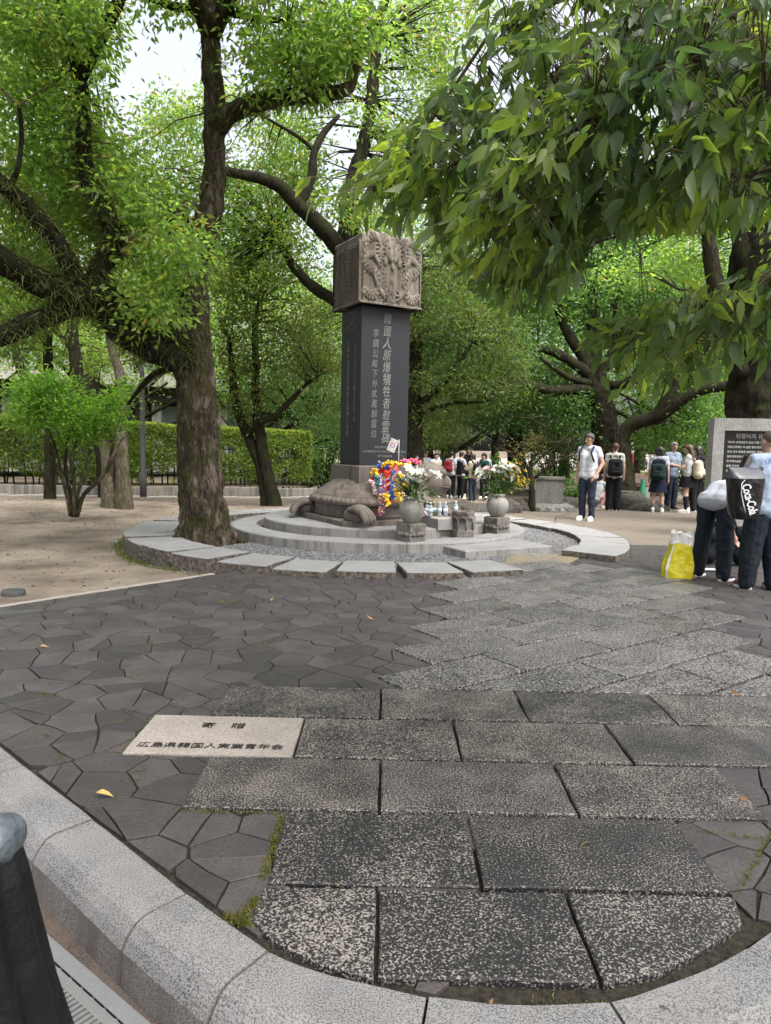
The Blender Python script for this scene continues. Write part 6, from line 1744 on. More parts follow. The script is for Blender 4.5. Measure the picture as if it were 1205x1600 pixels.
def fallen():
    L = plain('fallen_leaf_yellow', (.50, .34, .11), .7, .25, 60); Bm = plain('fallen_leaf_brown', (.34, .19, .09), .7, .25, 60)
    pts = [(150, 1238, 'yellow fallen leaf on dark paving near the kerb', L, .07), (1168, 1252, 'curled orange-brown leaf on the wet slab at the right', Bm, .06), (922, 1316, 'pale yellow leaf near the joint of the front slabs', L, .05), (1143, 1081, 'small brown leaf on the far right slab', Bm, .05), (62, 1010, 'cream fallen leaf at the left of the dark paving', L, .06),
           (350, 941, 'yellow leaf left of its neighbours on the dark paving', L, .06), (370, 939, 'yellow leaf in the middle of the far paving', L, .06), (384, 942, 'small brown leaf close to two yellow ones', Bm, .05), (422, 937, 'yellow leaf nearest to the ring slabs', L, .08), (584, 967, 'leaf beside the step of the far slabs', L, .07), (336, 916, 'tiny pale leaf just before the ring', L, .05),
           (1030, 1571, 'small brown leaf at the foot of the front slab', Bm, .03), (769, 1570, 'tan leaf lying on the front kerb edge', Bm, .03)]
    for i, (x, y, lb, m, s) in enumerate(pts):
        p = G(x, y, .02); me = leaf_mesh('fallen_leaf', np.zeros((1, 3)), np.array([[1.0, 0, .08]]), s, s * .45, .2, i, True, .35); o = link('fallen_leaf', me, m); o.location = [float(v) for v in p]; o.rotation_euler = (0, 0, i * 1.7); tag(o, lb, 'leaf')
    # bits of litter too many to count
    g = np.random.default_rng(1); n = 500; x = g.uniform(-3.5, 4.5, n); y = g.uniform(1.9, 9, n); pos = np.column_stack([x, y, np.full(n, .014)]); ok = np.array([math.hypot(a - RC[0], b - RC[1]) > 3.9 and b > kerb_line(a) + .3 for a, b in zip(x, y)]); pos = pos[ok]; d = g.normal(size=(len(pos), 3)) * np.array([1, 1, .06])
    o = link('leaf_litter', leaf_mesh('leaf_litter', pos, d, .014, .007, .15, 4), plain('litter_crumbs', (.30, .20, .10), .8, .4, 9)); tag(o, kind='stuff')
    # leaf litter on the earth
    n = 2600; x = g.uniform(-9, 1, n); y = g.uniform(7, 21, n); ok = np.array([(math.hypot(a - RC[0], b - RC[1]) > 3.9) and b > 5.0 + (a + 3.95) * 1.22 + .1 and b < 17.2 + (a + 15.5) * .573 - .8 for a, b in zip(x, y)]); x, y = x[ok], y[ok]
    pos = np.column_stack([x, y, [hground(a, b) + .008 for a, b in zip(x, y)]]); d = g.normal(size=(len(pos), 3)) * np.array([1, 1, .1]); o = link('dry_leaves', leaf_mesh('dry_leaves', pos, d, g.uniform(.02, .06, len(pos)), .02, .2, 5), plain('dry_leaf_brown', (.17, .105, .06), .9, .5, 5)); tag(o, kind='stuff')
    # moss and grass in the joints
    pos = []; d = []
    def along(a, b, n, w):
        a, b = np.array(a), np.array(b)
        for _ in range(n): t = g.random(); pos.append(np.append(a + (b - a) * t + g.normal(size=2) * w, .0)); d.append(g.normal(size=3) * .6 + np.array([0, 0, .7]))
    along((-.375, 2.2), (-.37, 2.6), 460, .007); along((-.76, 2.617), (-.37, 2.617), 200, .005); along((-.40, 1.99), (-.375, 2.1), 320, .013); along((-.45, 2.02), (-.37, 1.98), 260, .011); along((1.15, 2.17), (1.52, 2.6), 200, .008); along((1.2, 2.55), (1.8, 2.45), 260, .01)
    along((-1.18, 3.1), (-1.18, 3.56), 120, .006); along((.9, 1.74), (1.0, 1.79), 80, .006); along((.4, 1.70), (.6, 1.70), 60, .008)
    r5 = random.Random(3)
    for _ in range(60):
        a = np.array([r5.uniform(-2.6, -.6), r5.uniform(2.2, 5)])
        if a[1] > kerb_line(a[0]) + .2: along(a, a + np.array([r5.uniform(-.15, .15), r5.uniform(-.15, .15)]), 24, .004)
    pos, d = np.array(pos), np.array(d); o = link('moss', leaf_mesh('moss', pos, d, g.uniform(.008, .019, len(pos)), .004, .2, 6), leaf_mat('joint_moss', (.055, .065, .015), (.10, .105, .02), (.17, .16, .035), .3, .2)); tag(o, kind='stuff')
    # weeds at the foot of the ring
    n = 1500; a = g.uniform(R(165), R(262), n); rr = 3.86 + np.abs(g.normal(0, .06, n)); pos = np.column_stack([RC[0] + rr * np.cos(a), RC[1] + rr * np.sin(a), np.full(n, -.09)]); d = g.normal(size=(n, 3)) * .7 + np.array([0, 0, .6]); o = link('weeds', leaf_mesh('weeds', pos, d, g.uniform(.02, .06, n), .012, .2, 7), LPINE); tag(o, kind='stuff')


fallen()


def yellow_bag():
    p = G(1057, 903, .0); o = empty('shopping_bag', p, 'bright yellow plastic carrier bag with crumpled white top on the paving', 'bag'); ye = plain('yellow_plastic', (.62, .53, .008), .3, .10, 9, .6, .03, spec=.6); wh = plain('white_plastic', (.78, .78, .75), .3, .05, 12, .25, .02, spec=.6)
    nr, na = 26, 48; rr = random.Random(3)
    def surf(t, a):
        z = .52 * t; w = .165 - .055 * t ** 1.3 + .012 * math.sin(t * 7); dd = .125 - .05 * t
        sq = (abs(math.cos(a)) ** 3.2 + abs(math.sin(a)) ** 3.2) ** (-1 / 3.2)
        cr = 1 + .10 * noise.noise((math.cos(a) * 2.2, math.sin(a) * 2.2, t * 4)) + .06 * noise.noise((math.cos(a) * 6, math.sin(a) * 6, t * 9))
        return (w * sq * math.cos(a) * cr + .035 * t, dd * sq * math.sin(a) * cr, z + .02 * math.sin(3 * a + 1) * t)
    def band(t0, t1, n): return MB().add([surf(t0 + (t1 - t0) * i / (n - 1), 2 * math.pi * k / na) for i in range(n) for k in range(na)], [(i * na + k, i * na + (k + 1) % na, (i + 1) * na + (k + 1) % na, (i + 1) * na + k) for i in range(n - 1) for k in range(na)], 0, True)
    b = band(0, .76, 20); b.f.append(tuple(range(na))[::-1]); b.m.append(0); b.sm.append(False); b.build('bag_body', ye, o)
    top = band(.76, 1.0, 9)
    top.v = [(x + .012 * noise.noise((x * 30, y * 30, z * 30)), y + .012 * noise.noise((x * 30, z * 30, 4)), z + .03 * noise.noise((x * 14, y * 14, 2)) * (z > .42)) for x, y, z in top.v]; top.build('crumpled_top', wh, o)
    # white side stripe and printed letters
    st = MB(); n = 14
    for k in (0, 1): pass
    vs = []
    for i in range(n):
        for a in (R(214), R(224)): q = Vector(surf(.02 + .70 * i / (n - 1), a)); vs.append(q + Vector((math.cos(a), math.sin(a), 0)) * .004)
    st.add(vs, [(2 * i, 2 * i + 1, 2 * i + 3, 2 * i + 2) for i in range(n - 1)], 0, True).build('side_stripe', wh, o)
    for s in (-1, 1): MB().tube([(-.06 + .035, s * .06, .49), (-.05 + .03, s * .09, .525), (.02 + .03, s * .115, .50), (.06 + .03, s * .10, .46)], [.012, .018, .016, .010], 6, ecc=.3).build('handle', wh, o)


yellow_bag()


def black_bag_shape():
    b = W(8, 1500, 1.33); x0 = -.93  # unclear dark pleated shape at the corner, built as a bag
    o = empty('black_bag_shape', (x0, 1.36, -.172), 'unclear black pleated shape built as a bag, pale blue top, lower left corner', 'bag'); bk = plain('black_cloth', (.0045, .0045, .0055), .55, .3, 14, .6, .02, spec=.3); bl = plain('pale_blue_plastic', (.085, .105, .12), .35, .5, 12, .9, .03)
    prof = [(0, .33, .22), (.04, .345, .225), (.16, .335, .22), (.30, .285, .20), (.45, .25, .18), (.58, .222, .165), (.68, .205, .15), (.75, .195, .13), (.79, .12, .08)]
    na = 96; vs = []
    for z, w, d in prof:
        for k in range(na):
            a = 2 * math.pi * k / na; f = 1 + .07 * math.sin(a * 13 + z * 2.5 + 1.5 * noise.noise((z * 3, 1, 1))) * (1 - z * .5) + .04 * noise.noise((math.cos(a) * 3, math.sin(a) * 3, z * 4)); vs.append((w * f * math.cos(a), d * f * math.sin(a), z))
    mb = MB().add(vs, [(i * na + k, i * na + (k + 1) % na, (i + 1) * na + (k + 1) % na, (i + 1) * na + k) for i in range(len(prof) - 1) for k in range(na)], 0, True); mb.f.append(tuple((len(prof) - 1) * na + k for k in range(na))); mb.m.append(0); mb.sm.append(False); mb.build('bag_body', bk, o)
    mb = MB(); c_ = W(-14, 1316, 1.28) - np.array([x0, 1.36, -.172]); [mb.ball(c_ + np.array([.055 * noise.noise((i * 1.7, 1, 2)), .05 * noise.noise((i * 1.7, 5, 2)), .05 * noise.noise((i * 1.7, 9, 2))]), (.038, .036, .042), 10, 8) for i in range(10)]; blend(mb.build('plastic_bundle', bl, o), .012, 3)
    for s in (-1, 1): MB().tube([(-.1, s * .10, .74), (-.05, s * .11, .93), (.02, s * .11, .93), (.06, s * .10, .76)], [.014] * 4, 8).build('handle', bk, o)


black_bag_shape()

# ------------------------------------------------------------------ people
SKIN = plain('skin', (.44, .27, .19), .55, .06, 20); SKINP = plain('pale_skin', (.52, .34, .26), .55, .06, 20); SKINT = plain('tanned_skin', (.36, .21, .14), .55, .06, 20)
HAIRB = plain('black_hair', (.014, .012, .012), .5, .3, 90, .4); HAIRD = plain('dark_brown_hair', (.035, .020, .014), .5, .3, 90, .4); HAIRR = plain('brown_hair', (.075, .035, .022), .5, .3, 90, .4); HAIRG = plain('grey_hair', (.11, .105, .10), .6, .45, 120, .4); BUZZ = plain('cropped_hair', (.10, .080, .066), .9, .35, 200, .5)
EYEM = plain('dark_eye', (.012, .010, .010), .2, .1); LIP = plain('lips', (.30, .13, .11), .5, .1)


FOLD = bpy.data.textures.new('cloth_folds', 'CLOUDS'); FOLD.noise_scale = .10; FOLD.noise_depth = 2


def folds(o, s):
    m = o.modifiers.new('folds', 'DISPLACE'); m.texture = FOLD; m.strength = s; m.mid_level = .5; m.texture_coords = 'GLOBAL'
    return o


def cloth(n, c, b=.5): return plain(n, c, .88, .10, 9, b, .02, bsc=14)


WTEE = cloth('white_tee', (.46, .47, .50)); WSH = cloth('white_shirt', (.40, .42, .47)); NAVY = cloth('navy_trousers', (.022, .028, .048)); BLK = cloth('black_cloth_wear', (.012, .012, .014)); DKNAVY = cloth('dark_navy_vest', (.014, .018, .034)); CHAR = cloth('charcoal_trousers', (.020, .025, .034))
GRYSH = cloth('light_grey_shirt', (.42, .43, .45)); BLUSH = cloth('pale_blue_shirt', (.33, .40, .52)); GRNV = cloth('dark_green_vest', (.012, .045, .030)); BEIGE = cloth('beige_jacket', (.42, .37, .29)); GRYBL = cloth('grey_blue_shirt', (.16, .20, .26)); WSHOE = plain('white_shoe', (.66, .66, .63), .55, .08); BSHOE = plain('black_shoe', (.015, .015, .016), .4, .1); RSHOE = plain('red_black_shoe', (.16, .022, .022), .6, .5, 14); SOLE = plain('pale_sole', (.62, .60, .54), .6, .08); NSHOE = plain('navy_white_shoe', (.020, .024, .040), .6, .2); GREYS = plain('grey_sock', (.16, .16, .16), .9, .1)


def person(label, loc, rz, H=1.70, J=None, top=WTEE, bottom=NAVY, skirt=None, hair=HAIRB, hairlen='short', skin=SKIN, shoe=WSHOE, socks=None, sleeve=.45, vest=None, face=True, vox=.014, build=1.0, group=None, turn=0.0, leg_r=1.0, sole=None, jacket=False):
    k = H / 1.70; V = lambda *p: Vector(p) * k
    j = dict(head=V(0, .02, 1.575), neck=V(0, -.01, 1.44), chest=V(0, 0, 1.24), waist=V(0, .0, 1.03), pelvis=V(0, 0, .92), lsh=V(-.175, -.01, 1.385), rsh=V(.175, -.01, 1.385), lel=V(-.225, -.02, 1.11), rel=V(.225, -.02, 1.11), lwr=V(-.235, .05, .87), rwr=V(.235, .05, .87),
             lhip=V(-.085, 0, .90), rhip=V(.085, 0, .90), lkn=V(-.095, .02, .48), rkn=V(.095, .02, .48), lan=V(-.10, -.02, .085), ran=V(.10, -.02, .085))
    if J:
        for a, b in J.items(): j[a] = Vector(b) * k
    b = build; mb = MB(); c = lambda *a, **q: mb.cap(*a, **q)
    up = (j['head'] - j['neck']).normalized()
    hc = j['head']; fwd = Vector((math.sin(-turn), math.cos(turn), 0)); fwd = (fwd - up * fwd.dot(up)).normalized(); rt = fwd.cross(up)
    Hm = Matrix((rt, fwd, up)).transposed()
    hp = lambda x, y, z: hc + Hm @ (Vector((x, y, z)) * k)
    # body: torso, limbs, head in one surface
    def torso(m, d, wz=0.0):
        for s in (-1, 1):
            o = Vector((s * .065 * b * k, 0, 0)); m.cap(j['chest'] + o * 1.1, (.105 * b + d) * k, j['waist'] + o, (.088 * b + d + wz) * k); m.cap(j['waist'] + o, (.088 * b + d + wz) * k, j['pelvis'] + o, (.098 * b + d) * k)
            sh = j['lsh'] if s < 0 else j['rsh']; m.cap(j['chest'] + o, (.10 * b + d) * k, j['neck'] * .35 + sh * .65 - up * .02 * k, (.062 + d) * k); m.cap(j['neck'] - up * .035 * k, (.058 + d) * k, sh, (.052 + d) * k)
    torso(mb, 0)
    c(j['neck'] - up * .03 * k, .058 * k, hc - up * .06 * k, .050 * k)
    mb.ball(hc + Hm @ Vector((0, -.012, .025)) * k, (.076 * k, .094 * k, .092 * k), 16, 12, rot=Hm); mb.cap(hp(0, .025, -.045), .058 * k, hp(0, .045, -.078), .036 * k)
    mb.cap(hp(0, .088, .012), .010 * k, hp(0, .105, -.018), .015 * k)
    for s in (-1, 1): mb.ball(hp(s * .078, -.008, -.005), (.012 * k, .022 * k, .032 * k), 8, 6, rot=Hm)
    for s in 'lr':
        c(j[s + 'sh'], .050 * b * k, j[s + 'el'], .040 * b * k); c(j[s + 'el'], .040 * b * k, j[s + 'wr'], .027 * k)
        hd = (j[s + 'wr'] - j[s + 'el']).normalized(); wr = j[s + 'wr']; sd = Vector((1, 0, 0)).cross(hd) if abs(hd.x) < .9 else Vector((0, 1, 0)); sd.normalize(); nr = hd.cross(sd)
        c(wr, .026 * k, wr + hd * .075 * k, .030 * k)
        for f in range(4):
            o = sd * ((f - 1.5) * .018 * k); L = (.072, .082, .078, .060)[f] * k; p1 = wr + hd * .085 * k + o; p2 = p1 + hd * L * .55 + nr * (.012 if s == 'l' else -.012) * k; c(p1, .0095 * k, p2, .0088 * k); c(p2, .0088 * k, p2 + hd * L * .42 + nr * (.022 if s == 'l' else -.022) * k, .008 * k)
        c(wr + hd * .02 * k + sd * .022 * k, .012 * k, wr + hd * .075 * k + sd * .052 * k, .0095 * k)
        c(j[s + 'hip'], .088 * b * k, j[s + 'kn'], .056 * b * k); c(j[s + 'kn'], .056 * b * k, j[s + 'kn'] * .62 + j[s + 'an'] * .38, .056 * b * k); c(j[s + 'kn'] * .62 + j[s + 'an'] * .38, .056 * b * k, j[s + 'an'], .036 * k)
        c(j[s + 'an'] - Vector((0, 0, .03 * k)), .036 * k, j[s + 'an'] + Vector((0, .11 * k, -.055 * k)), .026 * k)
    body = blend(mb.build('person', skin), vox * .9, 2, .4)
    body.location = [float(v) for v in loc]; body.rotation_euler = (0, 0, rz); tag(body, label, 'person', group)
    # shirt
    m = MB(); torso(m, .016, .012)
    for s in 'lr':
        e = j[s + 'el'] if sleeve <= 1 else j[s + 'wr']; t = sleeve if sleeve <= 1 else 1
        m.cap(j[s + 'sh'], .062 * b * k, j[s + 'sh'].lerp(j[s + 'el'], min(1, sleeve)), (.064 if sleeve < .8 else .052) * b * k)
        if sleeve > 1: m.cap(j[s + 'el'], .052 * b * k, j[s + 'el'].lerp(j[s + 'wr'], .95), .038 * k)
    if jacket or skirt is None: dn = (j['pelvis'] - j['waist']).normalized() * .03 * k; m.cap(j['pelvis'] + Vector((-.085 * b, 0, 0)) * k + dn, .117 * b * k, j['pelvis'] + Vector((.085 * b, 0, 0)) * k + dn, .117 * b * k); m.cap(j['waist'] + Vector((-.075 * b, 0, 0)) * k, .112 * b * k, j['waist'] + Vector((.075 * b, 0, 0)) * k, .112 * b * k)
    shirt = folds(blend(m.build('shirt', top, body), vox, 9), .020)
    if vest is not None:
        m = MB()
        for s in (-1, 1):
            o = Vector((s * .065 * b * k, 0, 0)); m.cap(j['chest'] + o * 1.1 + up * .06 * k, (.098 * b + .036) * k, j['waist'] + o, (.088 * b + .046) * k); m.cap(j['waist'] + o, (.088 * b + .046) * k, j['pelvis'] + o, (.098 * b + .036) * k)
        blend(m.build('vest', vest, body), vox, 4)
    if bottom is not None:
        m = MB()
        for s in 'lr':
            q = leg_r; m.cap(j['pelvis'], .100 * b * k, j[s + 'hip'], .104 * b * k); m.cap(j[s + 'hip'], .104 * b * k, j[s + 'kn'], .078 * b * k * q); m.cap(j[s + 'kn'], .078 * b * k * q, j[s + 'an'] + Vector((0, .0, -.02)) * k, .066 * k * q)
        folds(blend(m.build('trousers', bottom, body), vox, 4), .026)
    if skirt is not None:
        m, zl = skirt; z1 = j['waist'].z + .02 * k; x0, y0 = j['pelvis'].x, j['pelvis'].y; na = 72; n = 10; vs = []
        for i in range(n):
            t = i / (n - 1); z = z1 + (zl * k - z1) * t; w = (.115 + .085 * t ** .8) * b * k; d = (.095 + .085 * t ** .8) * b * k
            for a in range(na):
                an = 2 * math.pi * a / na; f = 1 + .035 * t * (1 if a % 3 else -1); vs.append((x0 + w * 1.15 * f * math.cos(an), y0 + d * 1.1 * f * math.sin(an), z))
        ms = MB().add(vs, [(i * na + a, i * na + (a + 1) % na, (i + 1) * na + (a + 1) % na, (i + 1) * na + a) for i in range(n - 1) for a in range(na)], 0, False); ms.build('skirt', m, body)
    if socks is not None:
        m, hgt = socks
        for s in 'lr':
            q = MB(); q.cap(j[s + 'kn'].lerp(j[s + 'an'], 1 - hgt), .060 * b * k, j[s + 'an'], .042 * k); q.build('sock', m, body)
    for s in 'lr':
        a = j[s + 'an']; q = MB(); yaw = Matrix.Rotation(.12 if s == 'l' else -.12, 3, 'Z'); T = lambda p: a + yaw @ (Vector(p) * k)
        q.cap(T((0, -.03, -.03)), .046 * k, T((0, .05, -.032)), .046 * k); q.cap(T((0, .05, -.036)), .045 * k, T((0, .155, -.05)), .034 * k); q.ball(T((0, -.03, .0)), .045 * k)
        sh = blend(q.build('shoe', shoe, body), vox * .9, 2)
        q = MB(); pts = [(.040 * math.cos(t) * (1.12 if math.sin(t) > 0 else 1), .06 + .135 * math.sin(t)) for t in np.linspace(0, 2 * math.pi, 18, endpoint=False)]
        q.prism([tuple((T((x, y, 0))).xy) for x, y in pts], a.z - .086 * k, a.z - .058 * k, .004); q.build('sole', sole or SOLE, sh)
    # hair and face
    m = MB()
    if hairlen == 'buzz': m.ball(hp(0, -.022, .034), (.078 * k, .092 * k, .090 * k), 16, 12, rot=Hm)
    else:
        m.ball(hp(0, -.026, .042), (.086 * k, .096 * k, .092 * k), 16, 12, rot=Hm); m.ball(hp(0, .030, .085), (.066 * k, .055 * k, .040 * k), 12, 8, rot=Hm)
        for s in (-1, 1): m.cap(hp(s * .068, -.01, .05), .03 * k, hp(s * .072, -.02, -.005 if hairlen == 'short' else -.05), .022 * k)
        if hairlen == 'bob':
            for s in (-1, 0, 1): m.cap(hp(s * .05, -.05, .03), .062 * k, hp(s * .062, -.045, -.085), .045 * k)
        if hairlen == 'long':
            for s in (-1, 0, 1): m.cap(hp(s * .05, -.05, .03), .06 * k, hp(s * .055, -.07, -.13), .045 * k); m.cap(hp(s * .055, -.07, -.13), .045 * k, hp(s * .05, -.09, -.27), .026 * k)
        if hairlen == 'short': m.cap(hp(0, -.06, .02), .055 * k, hp(0, -.055, -.05), .04 * k)
    blend(m.build('hair', hair, body), .010, 2)
    if face:
        for s in (-1, 1):
            MB().ball(hp(s * .030, .080, .012), (.011 * k, .008 * k, .0055 * k), 8, 6, rot=Hm).build('eye', EYEM, body); MB().cap(hp(s * .016, .088, .032), .0045 * k, hp(s * .045, .078, .032), .0035 * k, 6).build('eyebrow', hair, body)
        MB().cap(hp(-.020, .083, -.046), .0055 * k, hp(.020, .083, -.046), .0055 * k, 6).build('mouth', LIP, body)
    return body, j


def place(px, py, z=0.0, Y=None):
    return G(px, py, z) if Y is None else np.array([W(px, py, Y)[0], Y, z])


def backpack(label, p, rz, m, w=.30, h=.44, d=.17, strap=None, tilt=0.0, name='backpack', lid=None, front=True, group=None, sd=.27):
    """a rucksack whose back panel touches y = 0 and that hangs to the -y side"""
    o = empty(name, p, label, 'backpack', rz=rz, group=group); st = strap or m
    q = MB()
    q.cap((-w * .28, -d * .5, h * .22), d * .55, (w * .28, -d * .5, h * .22), d * .55); q.cap((-w * .26, -d * .45, h * .72), d * .47, (w * .26, -d * .45, h * .72), d * .47); q.cap((-w * .26, -d * .5, h * .25), d * .55, (-w * .24, -d * .45, h * .72), d * .47); q.cap((w * .26, -d * .5, h * .25), d * .55, (w * .24, -d * .45, h * .72), d * .47)
    b = blend(q.build('bag_body', m, o), .016, 4)
    if front: q = MB().cap((-w * .2, -d * .98, h * .25), d * .26, (w * .2, -d * .98, h * .25), d * .26); q.cap((-w * .18, -d * .95, h * .42), d * .2, (w * .18, -d * .95, h * .42), d * .2); blend(q.build('front_pocket', m, o), .014, 3)
    MB().tube([(-.05, -.02, h * .92), (-.03, -.03, h * 1.02), (.03, -.03, h * 1.02), (.05, -.02, h * .92)], [.009] * 4, 6).build('top_handle', st, o)
    for s in (-1, 1): MB().tube([(s * w * .28, -.02, h * .90), (s * w * .36, .05, h * 1.06), (s * w * .41, sd * .62, h * 1.05), (s * w * .42, sd * .98, h * .78), (s * w * .52, sd * .75, h * .42), (s * w * .40, -.01, h * .12)], [.020, .022, .022, .020, .018, .014], 8, ecc=.45).build('strap', st, o)
    return o


BP = cloth('black_nylon', (.015, .016, .018), .3); BPG = cloth('dark_green_nylon', (.016, .030, .028), .3); BPC = cloth('cream_canvas', (.46, .40, .30), .4); BPR = cloth('dark_red_nylon', (.17, .018, .022), .3); BPBL = cloth('navy_nylon', (.012, .03, .07), .3)


def onback(loc, rz, j, label, m, drop=.02, back=.115, **kw):
    q = Vector([float(v) for v in loc]) + rotz((0, -back, j['neck'].z - drop - kw.get('h', .44)), rz); return backpack(label, q, rz, m, sd=2 * back + .05, **kw)


# man in the white tee looking to the left
l = place(916, 813); rz = R(138)
b, j = person('man in white T-shirt and navy trousers standing by the ring', l, rz, 1.76, dict(lel=(-.27, -.03, 1.12), lwr=(-.22, .12, .90), rel=(.235, -.05, 1.10), rwr=(.235, .02, .86)), WTEE, NAVY, hair=plain('dark_greying_hair', (.035, .034, .034), .6, .5, 140, .4), skin=SKINT, build=1.04, turn=R(-14), vox=.012, leg_r=.92)
onback(l, rz, j, 'black backpack worn by the man in the white T-shirt', BPBL, back=.13, h=.46)
# woman from behind
l = place(957, 797); rz = R(-12)
b, j = person('woman in white top and wide black trousers seen from behind', l, rz, 1.60, None, cloth('cream_top', (.46, .47, .43)), BLK, hair=HAIRR, hairlen='short', skin=SKINP, shoe=plain('cream_shoe', (.60, .57, .46), .6, .1), leg_r=1.35)
onback(l, rz, j, 'black backpack on the woman in wide black trousers', BP, drop=.06, h=.50, w=.33)
# girl in navy vest
l = place(1026, 800); rz = R(-25)
b, j = person('schoolgirl with black bob, navy vest and pleated skirt', l, rz, 1.54, dict(lan=(-.10, -.02, .085), ran=(.12, .04, .085)), WSH, None, (DKNAVY, .52), HAIRB, 'bob', SKINP, WSHOE, (GREYS, .28), .5, DKNAVY)
onback(l, rz, j, 'dark green backpack on the schoolgirl in the navy vest', BPG, drop=.12, h=.42, back=.14)
# grey-haired man behind
l = place(1047, 797, 0, 17.4)
b, j = person('grey-haired man in dark blue clothes among the pupils', l, R(200), 1.66, dict(lel=(-.24, .06, 1.13), lwr=(-.10, .26, 1.10), rel=(.24, .06, 1.13), rwr=(.10, .26, 1.10)), GRYBL, NAVY, hair=HAIRG, skin=SKINT, sleeve=1.2, shoe=BSHOE)
# girl with the cream rucksack
l = place(1071, 801); rz = R(62)
b, j = person('long-haired schoolgirl in grey top, short pleated skirt and knee socks', l, rz, 1.60, dict(lel=(-.21, .10, 1.13), lwr=(-.12, .33, 1.18), rel=(.21, .10, 1.13), rwr=(.12, .33, 1.18)), GRYSH, None, (BLK, .64), HAIRR, 'long', SKINP, WSHOE, (BLK, .78), .5)
onback(l, rz, j, 'cream canvas backpack on the long-haired schoolgirl', BPC, drop=.08, h=.46, w=.34, d=.22, back=.12)
# dark-clothed one behind
l = place(1086, 797, 0, 17.3)
b, j = person('pupil with black bob in all-black clothes behind the tablet edge', l, R(30), 1.58, None, BLK, BLK, hair=HAIRB, hairlen='bob', skin=SKINP, sleeve=1.2, leg_r=1.2, vest=None)
onback(l, R(30), j, 'black backpack on the pupil in all-black clothes', BP, drop=.08, h=.42)
# child crouching behind the man
l = place(932, 792, 0, 17.6)
crouch = dict(pelvis=(0, -.10, .30), waist=(0, -.06, .42), chest=(0, .06, .62), neck=(0, .14, .80), head=(0, .20, .92), lsh=(-.16, .13, .76), rsh=(.16, .13, .76), lel=(-.20, .26, .56), rel=(.20, .26, .56), lwr=(-.10, .38, .46), rwr=(.10, .38, .46), lhip=(-.09, -.08, .30), rhip=(.09, -.08, .30), lkn=(-.13, .26, .50), rkn=(.13, .26, .50), lan=(-.11, .06, .085), ran=(.11, .06, .085))
person('child in white and pink crouching behind the standing man', l, R(-60), 1.35, crouch, WTEE, cloth('pink_trousers', (.55, .30, .32)), hair=HAIRB, skin=SKINP)

# pupils by the rocks, on the lower ground
ZB = -.30
read = dict(lel=(-.22, .10, 1.13), lwr=(-.10, .32, 1.16), rel=(.22, .10, 1.13), rwr=(.10, .32, 1.16))
GP = 'pupils standing together beyond the rocks'
for px, py, rz, H, J, lb, kw, bag in [
    (680, 777, -160, 1.52, None, 'schoolgirl in vest and dark skirt just right of the turtle head', dict(top=WSH, bottom=None, skirt=(BLK, .58), hair=HAIRB, hairlen='long', skin=SKINP, socks=(WSHOE, .35), vest=BEIGE), None),
    (704, 778, -40, 1.58, None, 'pupil with dark red backpack and black trousers', dict(top=WSH, bottom=BLK, hair=HAIRB), ('dark red backpack on the pupil in black trousers', BPR)),
    (719, 779, -60, 1.58, read, 'pupil in white shirt and dark vest reading a sheet', dict(top=WSH, bottom=BLK, hair=HAIRB, vest=BLK), None),
    (738, 783, 35, 1.52, read, 'pupil in beige jacket with dark shoulder bag', dict(top=BEIGE, bottom=NAVY, hair=HAIRD, sleeve=1.2, shoe=BSHOE), ('dark backpack on the pupil in the beige jacket', BP))]:
    l = G(px, py, ZB); b, j = person(lb, l, R(rz), H, J, vox=.018, group=GP, **kw)
    if bag: onback(l, R(rz), j, bag[0], bag[1], h=.42)
l = np.array([*W(732, 740, 25.2)[:2], ZB]); person('tall long-haired girl in black standing behind the reading pupils', l, R(175), 1.74, None, BLK, BLK, hair=HAIRD, hairlen='long', skin=SKINP, sleeve=1.2, vox=.02, group=GP)
l = np.array([*W(757, 755, 24.3)[:2], ZB]); person('pupil in dark green vest stooping beside the vase flowers', l, R(150), 1.60, dict(chest=(0, .05, 1.22), neck=(0, .10, 1.40), head=(0, .14, 1.52)), WSH, BLK, hair=HAIRB, hairlen='bob', vest=GRNV, vox=.02, group=GP, sleeve=1.2)
l = np.array([*W(664, 760, 25.5)[:2], ZB]); person('dark-haired pupil half hidden behind the turtle head', l, R(180), 1.56, None, WSH, BLK, hair=HAIRB, hairlen='bob', vox=.02, group=GP)
# a sheet of paper held by the reading pupil
# visitors far away on the bright square
g9 = random.Random(4); l = (np.array([6.0, 66.0, -.30])); pb, j = person('distant visitor on the bright square beyond the trees', l, R(40), 1.65, None, WTEE, NAVY, hair=HAIRB, skin=SKIN, vox=.035, face=False, group='visitors far away on the square')
for x, y in [(8.2, 68), (9.4, 64), (11.8, 67), (12.4, 71), (14.6, 65), (16.8, 69), (18.5, 66), (19.3, 66.5), (21.5, 70), (4.2, 70), (24.0, 66)]:
    c = pb.copy(); COL.objects.link(c); c.location = (x, y, -.30); c.rotation_euler = (0, 0, g9.uniform(0, 6.28))
    for ch in list(pb.children):
        d_ = ch.copy(); COL.objects.link(d_); d_.parent = c
        for sp_ in list(ch.children): e_ = sp_.copy(); COL.objects.link(e_); e_.parent = d_
